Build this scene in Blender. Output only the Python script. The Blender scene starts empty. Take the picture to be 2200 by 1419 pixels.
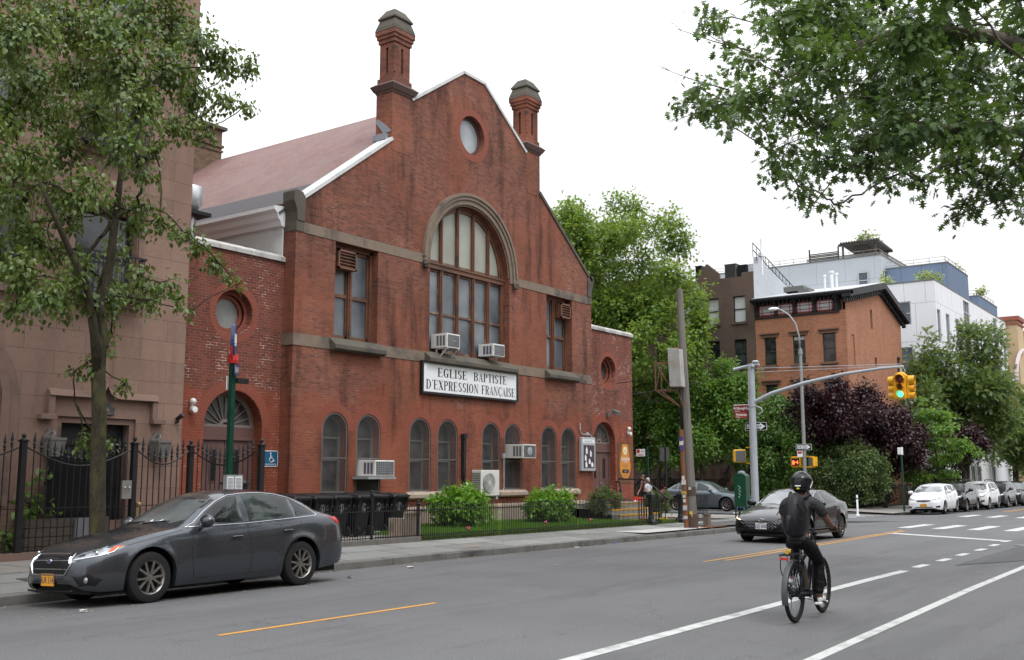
import bpy, bmesh, math, random
import numpy as np
from mathutils import Vector, Matrix, noise
from mathutils.geometry import tessellate_polygon
from mathutils.bvhtree import BVHTree
PI = math.pi
S = bpy.context.scene
# ------------------------------------------------------------ camera
cam_d = bpy.data.cameras.new('camera'); cam = bpy.data.objects.new('camera', cam_d)
S.collection.objects.link(cam); S.camera = cam
cam_d.sensor_width = 36.0; cam_d.lens = 36.0; cam_d.clip_start = 0.1; cam_d.clip_end = 4000
cam.location = (0, 0, 1.75)
cam.rotation_euler = (math.radians(90 + 7.957), 0, math.radians(35.764 - 90))
# ------------------------------------------------------------ world, sun, exposure
W = bpy.data.worlds.new("World"); S.world = W; W.use_nodes = True
nt = W.node_tree; nt.nodes.clear()
sky = nt.nodes.new('ShaderNodeTexSky'); sky.sky_type = 'NISHITA'; sky.sun_disc = False
SUN_EL, SUN_ROT = math.radians(58), math.radians(200)
sky.sun_elevation = SUN_EL; sky.sun_rotation = SUN_ROT; sky.air_density = 1.0; sky.dust_density = 6.0
hs = nt.nodes.new('ShaderNodeHueSaturation'); hs.inputs['Saturation'].default_value = 0.15
mx = nt.nodes.new('ShaderNodeMix'); mx.data_type = 'RGBA'; mx.inputs[0].default_value = 0.8
bgn = nt.nodes.new('ShaderNodeBackground'); bgn.inputs[1].default_value = 0.12
wo = nt.nodes.new('ShaderNodeOutputWorld')
nt.links.new(sky.outputs[0], hs.inputs['Color']); nt.links.new(hs.outputs[0], mx.inputs[6])
tcw = nt.nodes.new('ShaderNodeTexCoord'); spw = nt.nodes.new('ShaderNodeSeparateXYZ'); mrw = nt.nodes.new('ShaderNodeMapRange'); mgw = nt.nodes.new('ShaderNodeMix'); mgw.data_type = 'RGBA'
nt.links.new(tcw.outputs['Generated'], spw.inputs[0]); nt.links.new(spw.outputs[2], mrw.inputs[0]); mrw.inputs[1].default_value = .15; mrw.inputs[2].default_value = .95; nt.links.new(mrw.outputs[0], mgw.inputs[0])
mgw.inputs[6].default_value = (6.9, 7.0, 7.15, 1); mgw.inputs[7].default_value = (17.5, 18.0, 18.8, 1); nt.links.new(mgw.outputs[2], mx.inputs[7])   # overcast: brighter overhead
nt.links.new(mx.outputs[2], bgn.inputs[0]); nt.links.new(bgn.outputs[0], wo.inputs[0])
sun_d = bpy.data.lights.new('sun', 'SUN'); sun = bpy.data.objects.new('sun', sun_d); S.collection.objects.link(sun)
sun_d.energy = 0.9; sun_d.angle = math.radians(14); sun_d.color = (1.0, 0.97, 0.93)
_d = Vector((math.sin(SUN_ROT) * math.cos(SUN_EL), math.cos(SUN_ROT) * math.cos(SUN_EL), math.sin(SUN_EL)))
sun.rotation_euler = _d.to_track_quat('Z', 'Y').to_euler(); sun.location = (0, -10, 40)
S.view_settings.view_transform = 'Standard'; S.view_settings.look = 'None'
S.view_settings.exposure = 0.47; S.view_settings.gamma = 1.0
S.cycles.max_bounces = 6; S.cycles.diffuse_bounces = 3; S.cycles.glossy_bounces = 3; S.cycles.transmission_bounces = 4
S.cycles.transparent_max_bounces = 12
# ------------------------------------------------------------ mesh helpers
def G(x): return -0.0065 * max(0.0, x - 17.0)          # the street falls away gently beyond the church

class MB:
    def __init__(s): s.v = []; s.f = []; s.sm = False
    def add(s, vs, fs):
        o = len(s.v); s.v.extend([tuple(p) for p in vs]); s.f.extend([tuple(i + o for i in f) for f in fs]); return s
    def box(s, x0, x1, y0, y1, z0, z1):
        vs = [(x0,y0,z0),(x1,y0,z0),(x1,y1,z0),(x0,y1,z0),(x0,y0,z1),(x1,y0,z1),(x1,y1,z1),(x0,y1,z1)]
        return s.add(vs, [(0,3,2,1),(4,5,6,7),(0,1,5,4),(1,2,6,5),(2,3,7,6),(3,0,4,7)])
    def hexa(s, vs): return s.add(vs, [(0,3,2,1),(4,5,6,7),(0,1,5,4),(1,2,6,5),(2,3,7,6),(3,0,4,7)])
    def bbox(s, M, x0, x1, y0, y1, z0, z1):            # box through a matrix / function
        f = (lambda p: M @ Vector(p)) if isinstance(M, Matrix) else (lambda p: M(*p))
        return s.hexa([f(p) for p in [(x0,y0,z0),(x1,y0,z0),(x1,y1,z0),(x0,y1,z0),(x0,y0,z1),(x1,y0,z1),(x1,y1,z1),(x0,y1,z1)]])
    def frust(s, cx, cy, z0, z1, hx0, hy0, hx1, hy1):
        a = [(cx-hx0,cy-hy0,z0),(cx+hx0,cy-hy0,z0),(cx+hx0,cy+hy0,z0),(cx-hx0,cy+hy0,z0)]
        b = [(cx-hx1,cy-hy1,z1),(cx+hx1,cy-hy1,z1),(cx+hx1,cy+hy1,z1),(cx-hx1,cy+hy1,z1)]
        return s.hexa(a + b)
    def tube(s, pts, r, n=8, cap=True):
        pts = [Vector(p) for p in pts]; m = len(pts)
        rs = r if isinstance(r, (list, tuple)) else [r] * m
        vs = []; prev = None
        for i, p in enumerate(pts):
            t = (pts[min(i+1, m-1)] - pts[max(i-1, 0)])
            if t.length < 1e-9: t = Vector((0,0,1))
            t.normalize()
            if prev is None:
                a = Vector((0,0,1)) if abs(t.z) < .9 else Vector((1,0,0))
                u = t.cross(a).normalized()
            else:
                u = prev - t * prev.dot(t)
                u = u.normalized() if u.length > 1e-6 else t.orthogonal().normalized()
            prev = u; w = t.cross(u)
            for k in range(n):
                an = 2 * PI * k / n
                vs.append(p + (u * math.cos(an) + w * math.sin(an)) * rs[i])
        fs = [(i*n+k, i*n+(k+1) % n, (i+1)*n+(k+1) % n, (i+1)*n+k) for i in range(m-1) for k in range(n)]
        if cap: fs += [tuple(range(n-1, -1, -1)), tuple((m-1)*n + k for k in range(n))]
        return s.add(vs, fs)
    def bar(s, a, b, w, h=None):                       # square bar between two points
        a, b = Vector(a), Vector(b); h = h or w; t = (b - a).normalized()
        up = Vector((0,0,1)) if abs(t.z) < .95 else Vector((0,1,0))
        u = t.cross(up).normalized() * w / 2; v = u.normalized().cross(t) * h / 2
        return s.hexa([a-u-v, a+u-v, b+u-v, b-u-v, a-u+v, a+u+v, b+u+v, b-u+v])
    def lathe(s, prof, M=None, n=24, cap=True):        # profile of (r, z) about z
        M = M or Matrix.Identity(4); vs = []
        for r, z in prof:
            for k in range(n): vs.append(M @ Vector((r*math.cos(2*PI*k/n), r*math.sin(2*PI*k/n), z)))
        m = len(prof)
        fs = [(i*n+k, i*n+(k+1) % n, (i+1)*n+(k+1) % n, (i+1)*n+k) for i in range(m-1) for k in range(n)]
        if cap: fs += [tuple(range(n-1, -1, -1)), tuple((m-1)*n + k for k in range(n))]
        return s.add(vs, fs)
    def ball(s, c, r, n=10, sx=1, sy=1, sz=1):
        c = Vector(c); m = n // 2 + 1
        prof = [(max(1e-4, r*math.sin(PI*i/m)), -r*math.cos(PI*i/m)) for i in range(m+1)]
        return s.lathe(prof, Matrix.Translation(c) @ Matrix.Diagonal((sx, sy, sz, 1)), n)
    def prism(s, poly, f, w0, w1):                     # 2d polygon extruded; f(u, v, w) -> xyz
        n = len(poly); vs = [f(u, v, w0) for u, v in poly] + [f(u, v, w1) for u, v in poly]
        fs = [(k, (k+1) % n, n+(k+1) % n, n+k) for k in range(n)]
        tris = tessellate_polygon([[Vector((u, v, 0)) for u, v in poly]])
        fs += [tuple(t) for t in tris] + [tuple(n + i for i in reversed(t)) for t in tris]
        return s.add(vs, fs)
    def plate(s, outer, holes, f, depth=0.3, w=0.0, rim=True, edge=0.0):   # a wall face with holes and their reveals
        loops = [outer] + holes; flat = [p for l in loops for p in l]
        tris = tessellate_polygon([[Vector((u, v, 0)) for u, v in l] for l in loops])
        s.add([f(u, v, w) for u, v in flat], [tuple(t) for t in tris])
        if rim:
            for l in holes:
                n = len(l); s.add([f(u, v, w) for u, v in l] + [f(u, v, w+depth) for u, v in l], [(k, (k+1) % n, n+(k+1) % n, n+k) for k in range(n)])
        if edge:
            n = len(outer); s.add([f(u, v, w) for u, v in outer] + [f(u, v, w+edge) for u, v in outer], [(k, (k+1) % n, n+(k+1) % n, n+k) for k in range(n)])
        return s
    def quad(s, a, b, c, d): return s.add([a, b, c, d], [(0,1,2,3)])
    def build(s, name, mat, parent=None, label=None, cat=None, group=None, kind=None, bevel=0, smooth=False, recalc=False, auto=None):
        me = bpy.data.meshes.new(name)
        if parent is None:
            a = np.array(s.v, dtype=float); lo, hi = a.min(0), a.max(0)
            off = Vector(((lo[0]+hi[0])/2, (lo[1]+hi[1])/2, lo[2]))
        else:
            r = parent
            while r.parent: r = r.parent
            off = r.location.copy()
        me.from_pydata([(p[0]-off.x, p[1]-off.y, p[2]-off.z) for p in s.v], [], s.f)
        if recalc or bevel:
            bm = bmesh.new(); bm.from_mesh(me)
            bmesh.ops.recalc_face_normals(bm, faces=bm.faces)
            bm.to_mesh(me); bm.free()
        me.update()
        if smooth:
            me.shade_smooth()
            if auto: me.set_sharp_from_angle(angle=math.radians(auto))
        o = bpy.data.objects.new(name, me); S.collection.objects.link(o)
        if mat is not None: me.materials.append(mat)
        if parent is not None: o.parent = parent
        else: o.location = off
        if bevel:
            md = o.modifiers.new('bevel', 'BEVEL'); md.width = bevel; md.segments = 2; md.limit_method = 'ANGLE'; md.angle_limit = math.radians(40)
        tag(o, label, cat, group, kind); return o

def tag(o, label=None, cat=None, group=None, kind=None):
    if label: o['label'] = label
    if cat: o['category'] = cat
    if group: o['group'] = group
    if kind: o['kind'] = kind
    return o
def thing(name, label, cat, loc=(0,0,0), group=None):
    o = bpy.data.objects.new(name, None); S.collection.objects.link(o); o.location = loc; o.empty_display_size = .3
    return tag(o, label, cat, group)
def dup(root, loc, rz=0.0, label=None, group=None, scale=1.0):
    r = root.copy(); S.collection.objects.link(r); r.location = loc; r.rotation_euler = (0, 0, rz); r.scale = (scale,)*3
    if label: r['label'] = label
    if group: r['group'] = group
    for ch in list(root.children):
        c = ch.copy(); S.collection.objects.link(c); c.parent = r
        for g in list(ch.children):
            d = g.copy(); S.collection.objects.link(d); d.parent = c
    return r
def FY(Y): return lambda u, v, w: (u, Y + w, v)        # wall facing the street (-y); w goes inward
def FX(X): return lambda u, v, w: (X + w, u, v)        # wall facing -x
def circ(cx, cz, r, n=32): return [(cx + r*math.cos(2*PI*k/n), cz + r*math.sin(2*PI*k/n)) for k in range(n)]
def arch(cx, z0, zs, r, n=16, rz=None):
    rz = rz or r
    return [(cx-r, z0), (cx+r, z0)] + [(cx + r*math.cos(PI*k/n), zs + rz*math.sin(PI*k/n)) for k in range(n+1)]
def rect(x0, x1, z0, z1): return [(x0, z0), (x1, z0), (x1, z1), (x0, z1)]
def arcband(mb, cx, zs, r0, r1, f, w0, w1, a0=0, a1=PI, n=28):
    for k in range(n):
        a, b = a0+(a1-a0)*k/n, a0+(a1-a0)*(k+1)/n
        q = [(cx+r0*math.cos(a), zs+r0*math.sin(a)), (cx+r1*math.cos(a), zs+r1*math.sin(a)), (cx+r1*math.cos(b), zs+r1*math.sin(b)), (cx+r0*math.cos(b), zs+r0*math.sin(b))]
        mb.add([f(u, v, w0) for u, v in q] + [f(u, v, w1) for u, v in q], [(0,1,2,3), (0,1,5,4), (2,3,7,6)] + ([(0,3,7,4)] if k == 0 else []) + [(3,0,4,7), (1,2,6,5)])
    return mb
def voussoirs(mb, cx, zs, r0, r1, f, w=-.006, a0=0, a1=PI, step=.085, gap=.012):
    n = max(6, int((a1-a0)*(r0+r1)/2/step))
    for k in range(n):
        a, b = a0+(a1-a0)*k/n, a0+(a1-a0)*(k+1)/n; g = gap/(r0+r1)
        a += g; b -= g
        q = [(cx+r0*math.cos(a), zs+r0*math.sin(a)), (cx+r1*math.cos(a), zs+r1*math.sin(a)), (cx+r1*math.cos(b), zs+r1*math.sin(b)), (cx+r0*math.cos(b), zs+r0*math.sin(b))]
        mb.prism(q, f, w, .03)
    return mb
# ------------------------------------------------------------ materials
def _n(nt, t, **k):
    n = nt.nodes.new(t)
    for a, b in k.items():
        if a.startswith('i_'): n.inputs[a[2:].replace('_', ' ')].default_value = b
        else: setattr(n, a, b)
    return n
_M = {}
def mixc(nt, fac, a, b, mode='MIX'):
    m = nt.nodes.new('ShaderNodeMix'); m.data_type = 'RGBA'; m.blend_type = mode; m.clamp_factor = True
    for i, s in ((0, fac), (6, a), (7, b)):
        if hasattr(s, 'is_output'): nt.links.new(s, m.inputs[i])
        elif i == 0: m.inputs[0].default_value = s
        else: m.inputs[i].default_value = (*s[:3], 1)
    return m.outputs[2]
def ramp(nt, s, a, b, lo=0.0, hi=1.0):
    m = _n(nt, 'ShaderNodeMapRange'); m.inputs[1].default_value = a; m.inputs[2].default_value = b
    m.inputs[3].default_value = lo; m.inputs[4].default_value = hi; nt.links.new(s, m.inputs[0]); return m.outputs[0]
def pos(nt, sc=(1,1,1), world=False):
    g = nt.nodes.new('ShaderNodeNewGeometry') if world else nt.nodes.new('ShaderNodeTexCoord')
    m = nt.nodes.new('ShaderNodeVectorMath'); m.operation = 'MULTIPLY'; m.inputs[1].default_value = sc
    nt.links.new(g.outputs['Position' if world else 'Object'], m.inputs[0]); return m.outputs[0]
def noisef(nt, vec, scale, detail=4, rough=.55):
    n = _n(nt, 'ShaderNodeTexNoise'); n.inputs['Scale'].default_value = scale; n.inputs['Detail'].default_value = detail
    n.inputs['Roughness'].default_value = rough; nt.links.new(vec, n.inputs['Vector']); return n.outputs['Fac']
def base(name):
    m = bpy.data.materials.new(name); m.use_nodes = True; nt = m.node_tree
    return m, nt, nt.nodes['Principled BSDF']
def bumpn(nt, b, h, strength=.3, dist=.01):
    n = _n(nt, 'ShaderNodeBump'); n.inputs['Strength'].default_value = strength; n.inputs['Distance'].default_value = dist
    nt.links.new(h, n.inputs['Height']); nt.links.new(n.outputs[0], b.inputs['Normal'])
def mat(name, col, rough=.6, metal=0.0, var=.25, scale=6.0, bump=0.0, bs=60.0, dirt=None, coat=0.0, emit=0.0, spec=None, stretch=(1,1,1), rv=.12):
    if name in _M: return _M[name]
    m, nt, b = base(name); v = pos(nt, stretch)
    n1 = noisef(nt, v, scale, 6)
    c = mixc(nt, n1, tuple(x*(1-var) for x in col), tuple(min(1, x*(1+var)) for x in col))
    if dirt:
        n2 = noisef(nt, v, scale*.35, 5, .65); c = mixc(nt, ramp(nt, n2, .5, .68), c, dirt)
    nt.links.new(c, b.inputs['Base Color'])
    nt.links.new(ramp(nt, n1, .3, .7, max(.02, rough-rv), min(1, rough+rv)), b.inputs['Roughness'])
    b.inputs['Metallic'].default_value = metal; b.inputs['Coat Weight'].default_value = coat
    if spec is None and not metal and max(col) < .05: spec = .2
    if spec is not None: b.inputs['Specular IOR Level'].default_value = spec
    if bump: bumpn(nt, b, noisef(nt, v, bs, 3), bump, .01 if bs > 15 else .05)
    if emit:
        b.inputs['Emission Color'].default_value = (*col, 1); b.inputs['Emission Strength'].default_value = emit
    _M[name] = m; return m
def brickmat(name, c1, c2, mortar, bw=.205, rh=.0737, ms=.009, white=None, wl=(.6, .66), stain=(.4, .35, .33), st=.5, patch=None, offx=0.0, grime=.35, tall=False, tone2=None):
    m, nt, b = base(name)
    g = nt.nodes.new('ShaderNodeNewGeometry'); sp = nt.nodes.new('ShaderNodeSeparateXYZ'); nt.links.new(g.outputs['Position'], sp.inputs[0])
    ad = _n(nt, 'ShaderNodeMath', operation='ADD'); nt.links.new(sp.outputs[0], ad.inputs[0]); nt.links.new(sp.outputs[1], ad.inputs[1])
    cb = nt.nodes.new('ShaderNodeCombineXYZ'); nt.links.new(ad.outputs[0], cb.inputs[0]); nt.links.new(sp.outputs[2], cb.inputs[1])
    cb.inputs[2].default_value = 0
    v = cb.outputs[0]
    # a little unevenness in the courses
    dn = _n(nt, 'ShaderNodeTexNoise'); dn.inputs['Scale'].default_value = 3.0; nt.links.new(v, dn.inputs['Vector'])
    dv = _n(nt, 'ShaderNodeVectorMath', operation='SCALE'); nt.links.new(dn.outputs['Color'], dv.inputs[0]); dv.inputs['Scale'].default_value = .012
    av = _n(nt, 'ShaderNodeVectorMath', operation='ADD'); nt.links.new(v, av.inputs[0]); nt.links.new(dv.outputs[0], av.inputs[1])
    br = _n(nt, 'ShaderNodeTexBrick'); nt.links.new(av.outputs[0], br.inputs['Vector'])
    br.inputs['Scale'].default_value = 1; br.inputs['Brick Width'].default_value = bw; br.inputs['Row Height'].default_value = rh
    br.inputs['Mortar Size'].default_value = ms; br.inputs['Mortar Smooth'].default_value = .3; br.inputs['Bias'].default_value = -.2
    br.inputs['Color1'].default_value = (*c1, 1); br.inputs['Color2'].default_value = (*c2, 1); br.inputs['Mortar'].default_value = (*mortar, 1)
    if white:
        wn = noisef(nt, v, 1.1, 5, .7); wn2 = noisef(nt, v, 5.5, 2, .5)
        mm = _n(nt, 'ShaderNodeMath', operation='MULTIPLY'); nt.links.new(ramp(nt, wn, wl[0]-.07, wl[1]-.04), mm.inputs[0]); nt.links.new(ramp(nt, wn2, .48, .56), mm.inputs[1])
        nt.links.new(mixc(nt, mm.outputs[0], mortar, white), br.inputs['Mortar'])
    c = br.outputs['Color']
    if tone2:                                          # repaired / cleaned zones of another brick tone
        c = mixc(nt, ramp(nt, noisef(nt, v, .28, 3, .5), .46, .56), c, mixc(nt, .5, c, tone2))
    if patch:                                          # below a height the brick is redder (cleaned, painted)
        zr = ramp(nt, sp.outputs[2], patch[0], patch[0]+patch[3]); zn = noisef(nt, v, .8, 4, .6)
        zz = _n(nt, 'ShaderNodeMath', operation='ADD'); nt.links.new(zr, zz.inputs[0]); nt.links.new(ramp(nt, zn, .3, .7, -.45, .45), zz.inputs[1])
        c = mixc(nt, ramp(nt, zz.outputs[0], .35, .65, patch[2], 0), c, patch[1])
    sv = _n(nt, 'ShaderNodeVectorMath', operation='MULTIPLY'); nt.links.new(v, sv.inputs[0]); sv.inputs[1].default_value = (1.6, .28, 1)
    s1 = noisef(nt, sv.outputs[0], .9, 7, .62)
    c = mixc(nt, ramp(nt, s1, .5, .72, 0, st), c, mixc(nt, 1.0, c, stain, 'MULTIPLY'))
    s2 = noisef(nt, v, .45, 6, .6)
    c = mixc(nt, ramp(nt, s2, .35, .7, 0, grime), c, mixc(nt, 1.0, c, (.62, .6, .6), 'MULTIPLY'))
    s3 = noisef(nt, v, 14, 3, .6)
    c = mixc(nt, ramp(nt, s3, .3, .75, 0, .5), c, mixc(nt, 1.0, c, (.72, .7, .7), 'MULTIPLY'))
    nt.links.new(c, b.inputs['Base Color']); b.inputs['Roughness'].default_value = .86; b.inputs['Specular IOR Level'].default_value = .25
    h = _n(nt, 'ShaderNodeMath', operation='SUBTRACT'); nt.links.new(ramp(nt, s3, 0, 1, 0, .5), h.inputs[0]); nt.links.new(br.outputs['Fac'], h.inputs[1])
    bumpn(nt, b, h.outputs[0], .55, .008)
    return m
def glassmat(name, col, rough=.12, var=.5, scale=1.2, spec=.6, tint2=None, rnd_obj=False):
    if name in _M: return _M[name]
    m, nt, b = base(name); v = pos(nt, world=True)
    n = noisef(nt, v, scale, 3, .5)
    c = mixc(nt, ramp(nt, n, .35, .65), tuple(x*(1-var) for x in col), tint2 or tuple(x*(1+var) for x in col))
    if rnd_obj: oi = nt.nodes.new('ShaderNodeObjectInfo'); c = mixc(nt, ramp(nt, oi.outputs['Random'], 0, 1, .1, .95), mixc(nt, 1.0, c, (.55, .58, .62), 'MULTIPLY'), mixc(nt, 1.0, c, (1.35, 1.3, 1.25), 'MULTIPLY'))
    nt.links.new(c, b.inputs['Base Color']); b.inputs['Roughness'].default_value = rough; b.inputs['Specular IOR Level'].default_value = spec
    bumpn(nt, b, noisef(nt, v, .9, 2), .12, .02)
    _M[name] = m; return m
def textmesh(s, size, f, bold=0.0, xs=1.0, center=True):
    cu = bpy.data.curves.new('lettering', 'FONT'); cu.body = s; cu.size = size; cu.offset = bold
    cu.resolution_u = 2
    if center: cu.align_x = 'CENTER'
    o = bpy.data.objects.new('lettering', cu); S.collection.objects.link(o)
    dg = bpy.context.evaluated_depsgraph_get(); me = bpy.data.meshes.new_from_object(o.evaluated_get(dg))
    mb = MB(); mb.add([f(p.co.x*xs, p.co.y, 0) for p in me.vertices], [tuple(p.vertices) for p in me.polygons])
    bpy.data.objects.remove(o); bpy.data.curves.remove(cu); bpy.data.meshes.remove(me)
    return mb
rnd = random.Random(7)
# ============================================================ MATERIALS
BR1, BR2 = (.275, .100, .062), (.13, .050, .038)
m_brick = brickmat('church_brick', BR1, BR2, (.20, .12, .09), white=(.40, .30, .24), wl=(.62, .70), patch=(3.2, (.29, .072, .034), .38, 1.6), st=1.0, stain=(.24, .26, .30), grime=.95, tone2=(.29, .095, .052))
m_brick_wing = brickmat('wing_brick', (.22, .062, .040), (.12, .040, .031), (.19, .115, .09), white=(.55, .48, .42), wl=(.56, .64), patch=(3.6, (.30, .072, .032), .55, .8), st=.6)
m_vous = mat('arch_brick', (.225, .060, .036), .85, var=.35, scale=30)
m_stone = mat('brownstone_trim', (.18, .135, .10), .85, var=.35, scale=3, dirt=(.07, .06, .055), bump=.3, bs=90)
m_stone_dk = mat('weathered_stone', (.085, .075, .058), .9, var=.5, scale=2.5, dirt=(.035, .035, .033), bump=.4, bs=70)
m_sill = mat('sill_stone', (.34, .27, .21), .8, var=.2, scale=5, dirt=(.16, .13, .10), bump=.2)
m_pebble = mat('pebble_dash', (.30, .24, .19), .9, var=.5, scale=70, bump=.8, bs=110)
m_white_metal = mat('white_flashing', (.52, .53, .53), .5, var=.12, scale=4, dirt=(.4, .4, .4))
m_whitewall = mat('whitewash', (.55, .58, .58), .8, var=.08, scale=2, dirt=(.36, .38, .38))
m_slate_red, nt_, b_ = base('red_slates')
def _slate():
    nt, b = nt_, b_
    g = nt.nodes.new('ShaderNodeNewGeometry'); sp = nt.nodes.new('ShaderNodeSeparateXYZ'); nt.links.new(g.outputs['Position'], sp.inputs[0])
    cb = nt.nodes.new('ShaderNodeCombineXYZ'); nt.links.new(sp.outputs[1], cb.inputs[0])
    mu = _n(nt, 'ShaderNodeMath', operation='MULTIPLY'); mu.inputs[1].default_value = 1.69; nt.links.new(sp.outputs[2], mu.inputs[0]); nt.links.new(mu.outputs[0], cb.inputs[1])
    br = _n(nt, 'ShaderNodeTexBrick'); nt.links.new(cb.outputs[0], br.inputs['Vector']); br.inputs['Scale'].default_value = 1
    br.inputs['Brick Width'].default_value = .3; br.inputs['Row Height'].default_value = .16; br.inputs['Mortar Size'].default_value = .009
    br.inputs['Color1'].default_value = (.21, .10, .085, 1); br.inputs['Color2'].default_value = (.14, .068, .06, 1); br.inputs['Mortar'].default_value = (.09, .05, .05, 1)
    s = noisef(nt, g.outputs['Position'], .5, 5, .65)
    c = mixc(nt, ramp(nt, s, .35, .7), br.outputs['Color'], (.19, .125, .112)); 
    s2 = noisef(nt, cb.outputs[0], 5, 4, .7); c = mixc(nt, ramp(nt, s2, .68, .74), c, (.06, .055, .06))
    nt.links.new(c, b.inputs['Base Color']); b.inputs['Roughness'].default_value = .75
    bumpn(nt, b, br.outputs['Fac'], -.5, .01)
_slate()
m_asph_roof = mat('dark_shingles', (.075, .07, .075), .9, var=.4, scale=9, stretch=(1, 1, 5), bump=.4)
m_wood = mat('stained_window_wood', (.135, .055, .028), .6, var=.4, scale=5, dirt=(.06, .035, .025))
m_casing = mat('grey_paint_frame', (.12, .12, .118), .6, var=.2)
m_pane_hi = glassmat('frosted_blue_pane', (.085, .105, .13), .3, .3, .8, tint2=(.17, .19, .205), rnd_obj=True)
m_pane_arch = glassmat('frosted_green_pane', (.26, .27, .225), .4, .12, 1.0, tint2=(.30, .31, .26))
m_pane_lo = glassmat('dirty_grey_pane', (.025, .026, .028), .3, .5, 2.6, tint2=(.085, .082, .078))
m_pane_rose = glassmat('rose_pane', (.24, .27, .29), .3, .2, 1.3, tint2=(.33, .36, .39))
m_mesh = mat('galvanised_mesh', (.13, .128, .125), .6, .3, var=.15)
m_dk = mat('dark_recess', (.012, .012, .013), .9)
m_door = mat('mauve_brown_door', (.115, .058, .05), .55, var=.12, scale=3, dirt=(.07, .04, .035))
m_black = mat('black_iron', (.012, .012, .014), .45, var=.3, scale=20, spec=.4)
m_steel = mat('galvanised_steel', (.36, .38, .40), .5, .35, var=.12, scale=4, dirt=(.25, .26, .27))
m_white = mat('white_enamel', (.68, .68, .66), .45, var=.06, scale=5, dirt=(.48, .47, .44))
m_whitep = mat('white_sign_paint', (.74, .76, .77), .4, var=.03)
m_blackp = mat('black_paint', (.012, .012, .014), .5, var=.1)
m_yellow = mat('school_bus_yellow', (.72, .36, .005), .45, var=.1, scale=8, dirt=(.45, .23, .01))
m_dgreen = mat('dark_green_paint', (.008, .045, .028), .4, var=.15)
m_lead = mat('lead_flashing', (.22, .24, .27), .7, var=.3, scale=12)
# asphalt
def asphalt(name, c, patch=True):
    m, nt, b = base(name); v = pos(nt, world=True)
    n1 = noisef(nt, v, .25, 5, .6); n2 = noisef(nt, v, 55, 3, .7)
    col = mixc(nt, ramp(nt, n1, .3, .72), tuple(x*.88 for x in c), tuple(x*1.12 for x in c))
    col = mixc(nt, ramp(nt, n2, .3, .7), mixc(nt, 1.0, col, (1.22, 1.22, 1.22), 'MULTIPLY'), mixc(nt, 1.0, col, (.55, .55, .55), 'MULTIPLY'))
    n2b = noisef(nt, v, 28, 3, .7); col = mixc(nt, ramp(nt, n2b, .3, .75, 0, .6), col, mixc(nt, 1.0, col, (.6, .6, .6), 'MULTIPLY'))
    # long stains and tyre-polished streaks along the lane
    sv = _n(nt, 'ShaderNodeVectorMath', operation='MULTIPLY'); nt.links.new(v, sv.inputs[0]); sv.inputs[1].default_value = (.12, 1.1, 1)
    n3 = noisef(nt, sv.outputs[0], 1.0, 6, .6); col = mixc(nt, ramp(nt, n3, .5, .75, 0, .45), col, mixc(nt, 1.0, col, (.55, .55, .56), 'MULTIPLY'))
    sw = _n(nt, 'ShaderNodeVectorMath', operation='MULTIPLY'); nt.links.new(v, sw.inputs[0]); sw.inputs[1].default_value = (.22, 1.7, 1)
    n4 = noisef(nt, sw.outputs[0], .62, 6, .6); col = mixc(nt, ramp(nt, n4, .55, .575, 0, .6), col, tuple(x*.62 for x in c))
    n5 = noisef(nt, v, .16, 4, .6); col = mixc(nt, ramp(nt, n5, .5, .66, 0, .6), col, mixc(nt, 1.0, col, (.72, .72, .74), 'MULTIPLY'))
    # cracks
    cr = _n(nt, 'ShaderNodeTexVoronoi', feature='DISTANCE_TO_EDGE'); cr.inputs['Scale'].default_value = .22
    dn = _n(nt, 'ShaderNodeTexNoise'); dn.inputs['Scale'].default_value = 1.2; dn.inputs['Detail'].default_value = 6; nt.links.new(v, dn.inputs['Vector'])
    av = _n(nt, 'ShaderNodeVectorMath', operation='ADD'); ds = _n(nt, 'ShaderNodeVectorMath', operation='SCALE'); ds.inputs['Scale'].default_value = 2.2
    nt.links.new(dn.outputs['Color'], ds.inputs[0]); nt.links.new(v, av.inputs[0]); nt.links.new(ds.outputs[0], av.inputs[1]); nt.links.new(av.outputs[0], cr.inputs['Vector'])
    col = mixc(nt, ramp(nt, cr.outputs['Distance'], .0, .004, .55, 0), col, (.03, .03, .03))
    nt.links.new(col, b.inputs['Base Color']); b.inputs['Roughness'].default_value = .82
    bumpn(nt, b, n2, .5, .012); return m
m_asph = asphalt('asphalt', (.135, .135, .138))
m_asph2 = asphalt('patched_asphalt', (.085, .085, .088))
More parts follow.
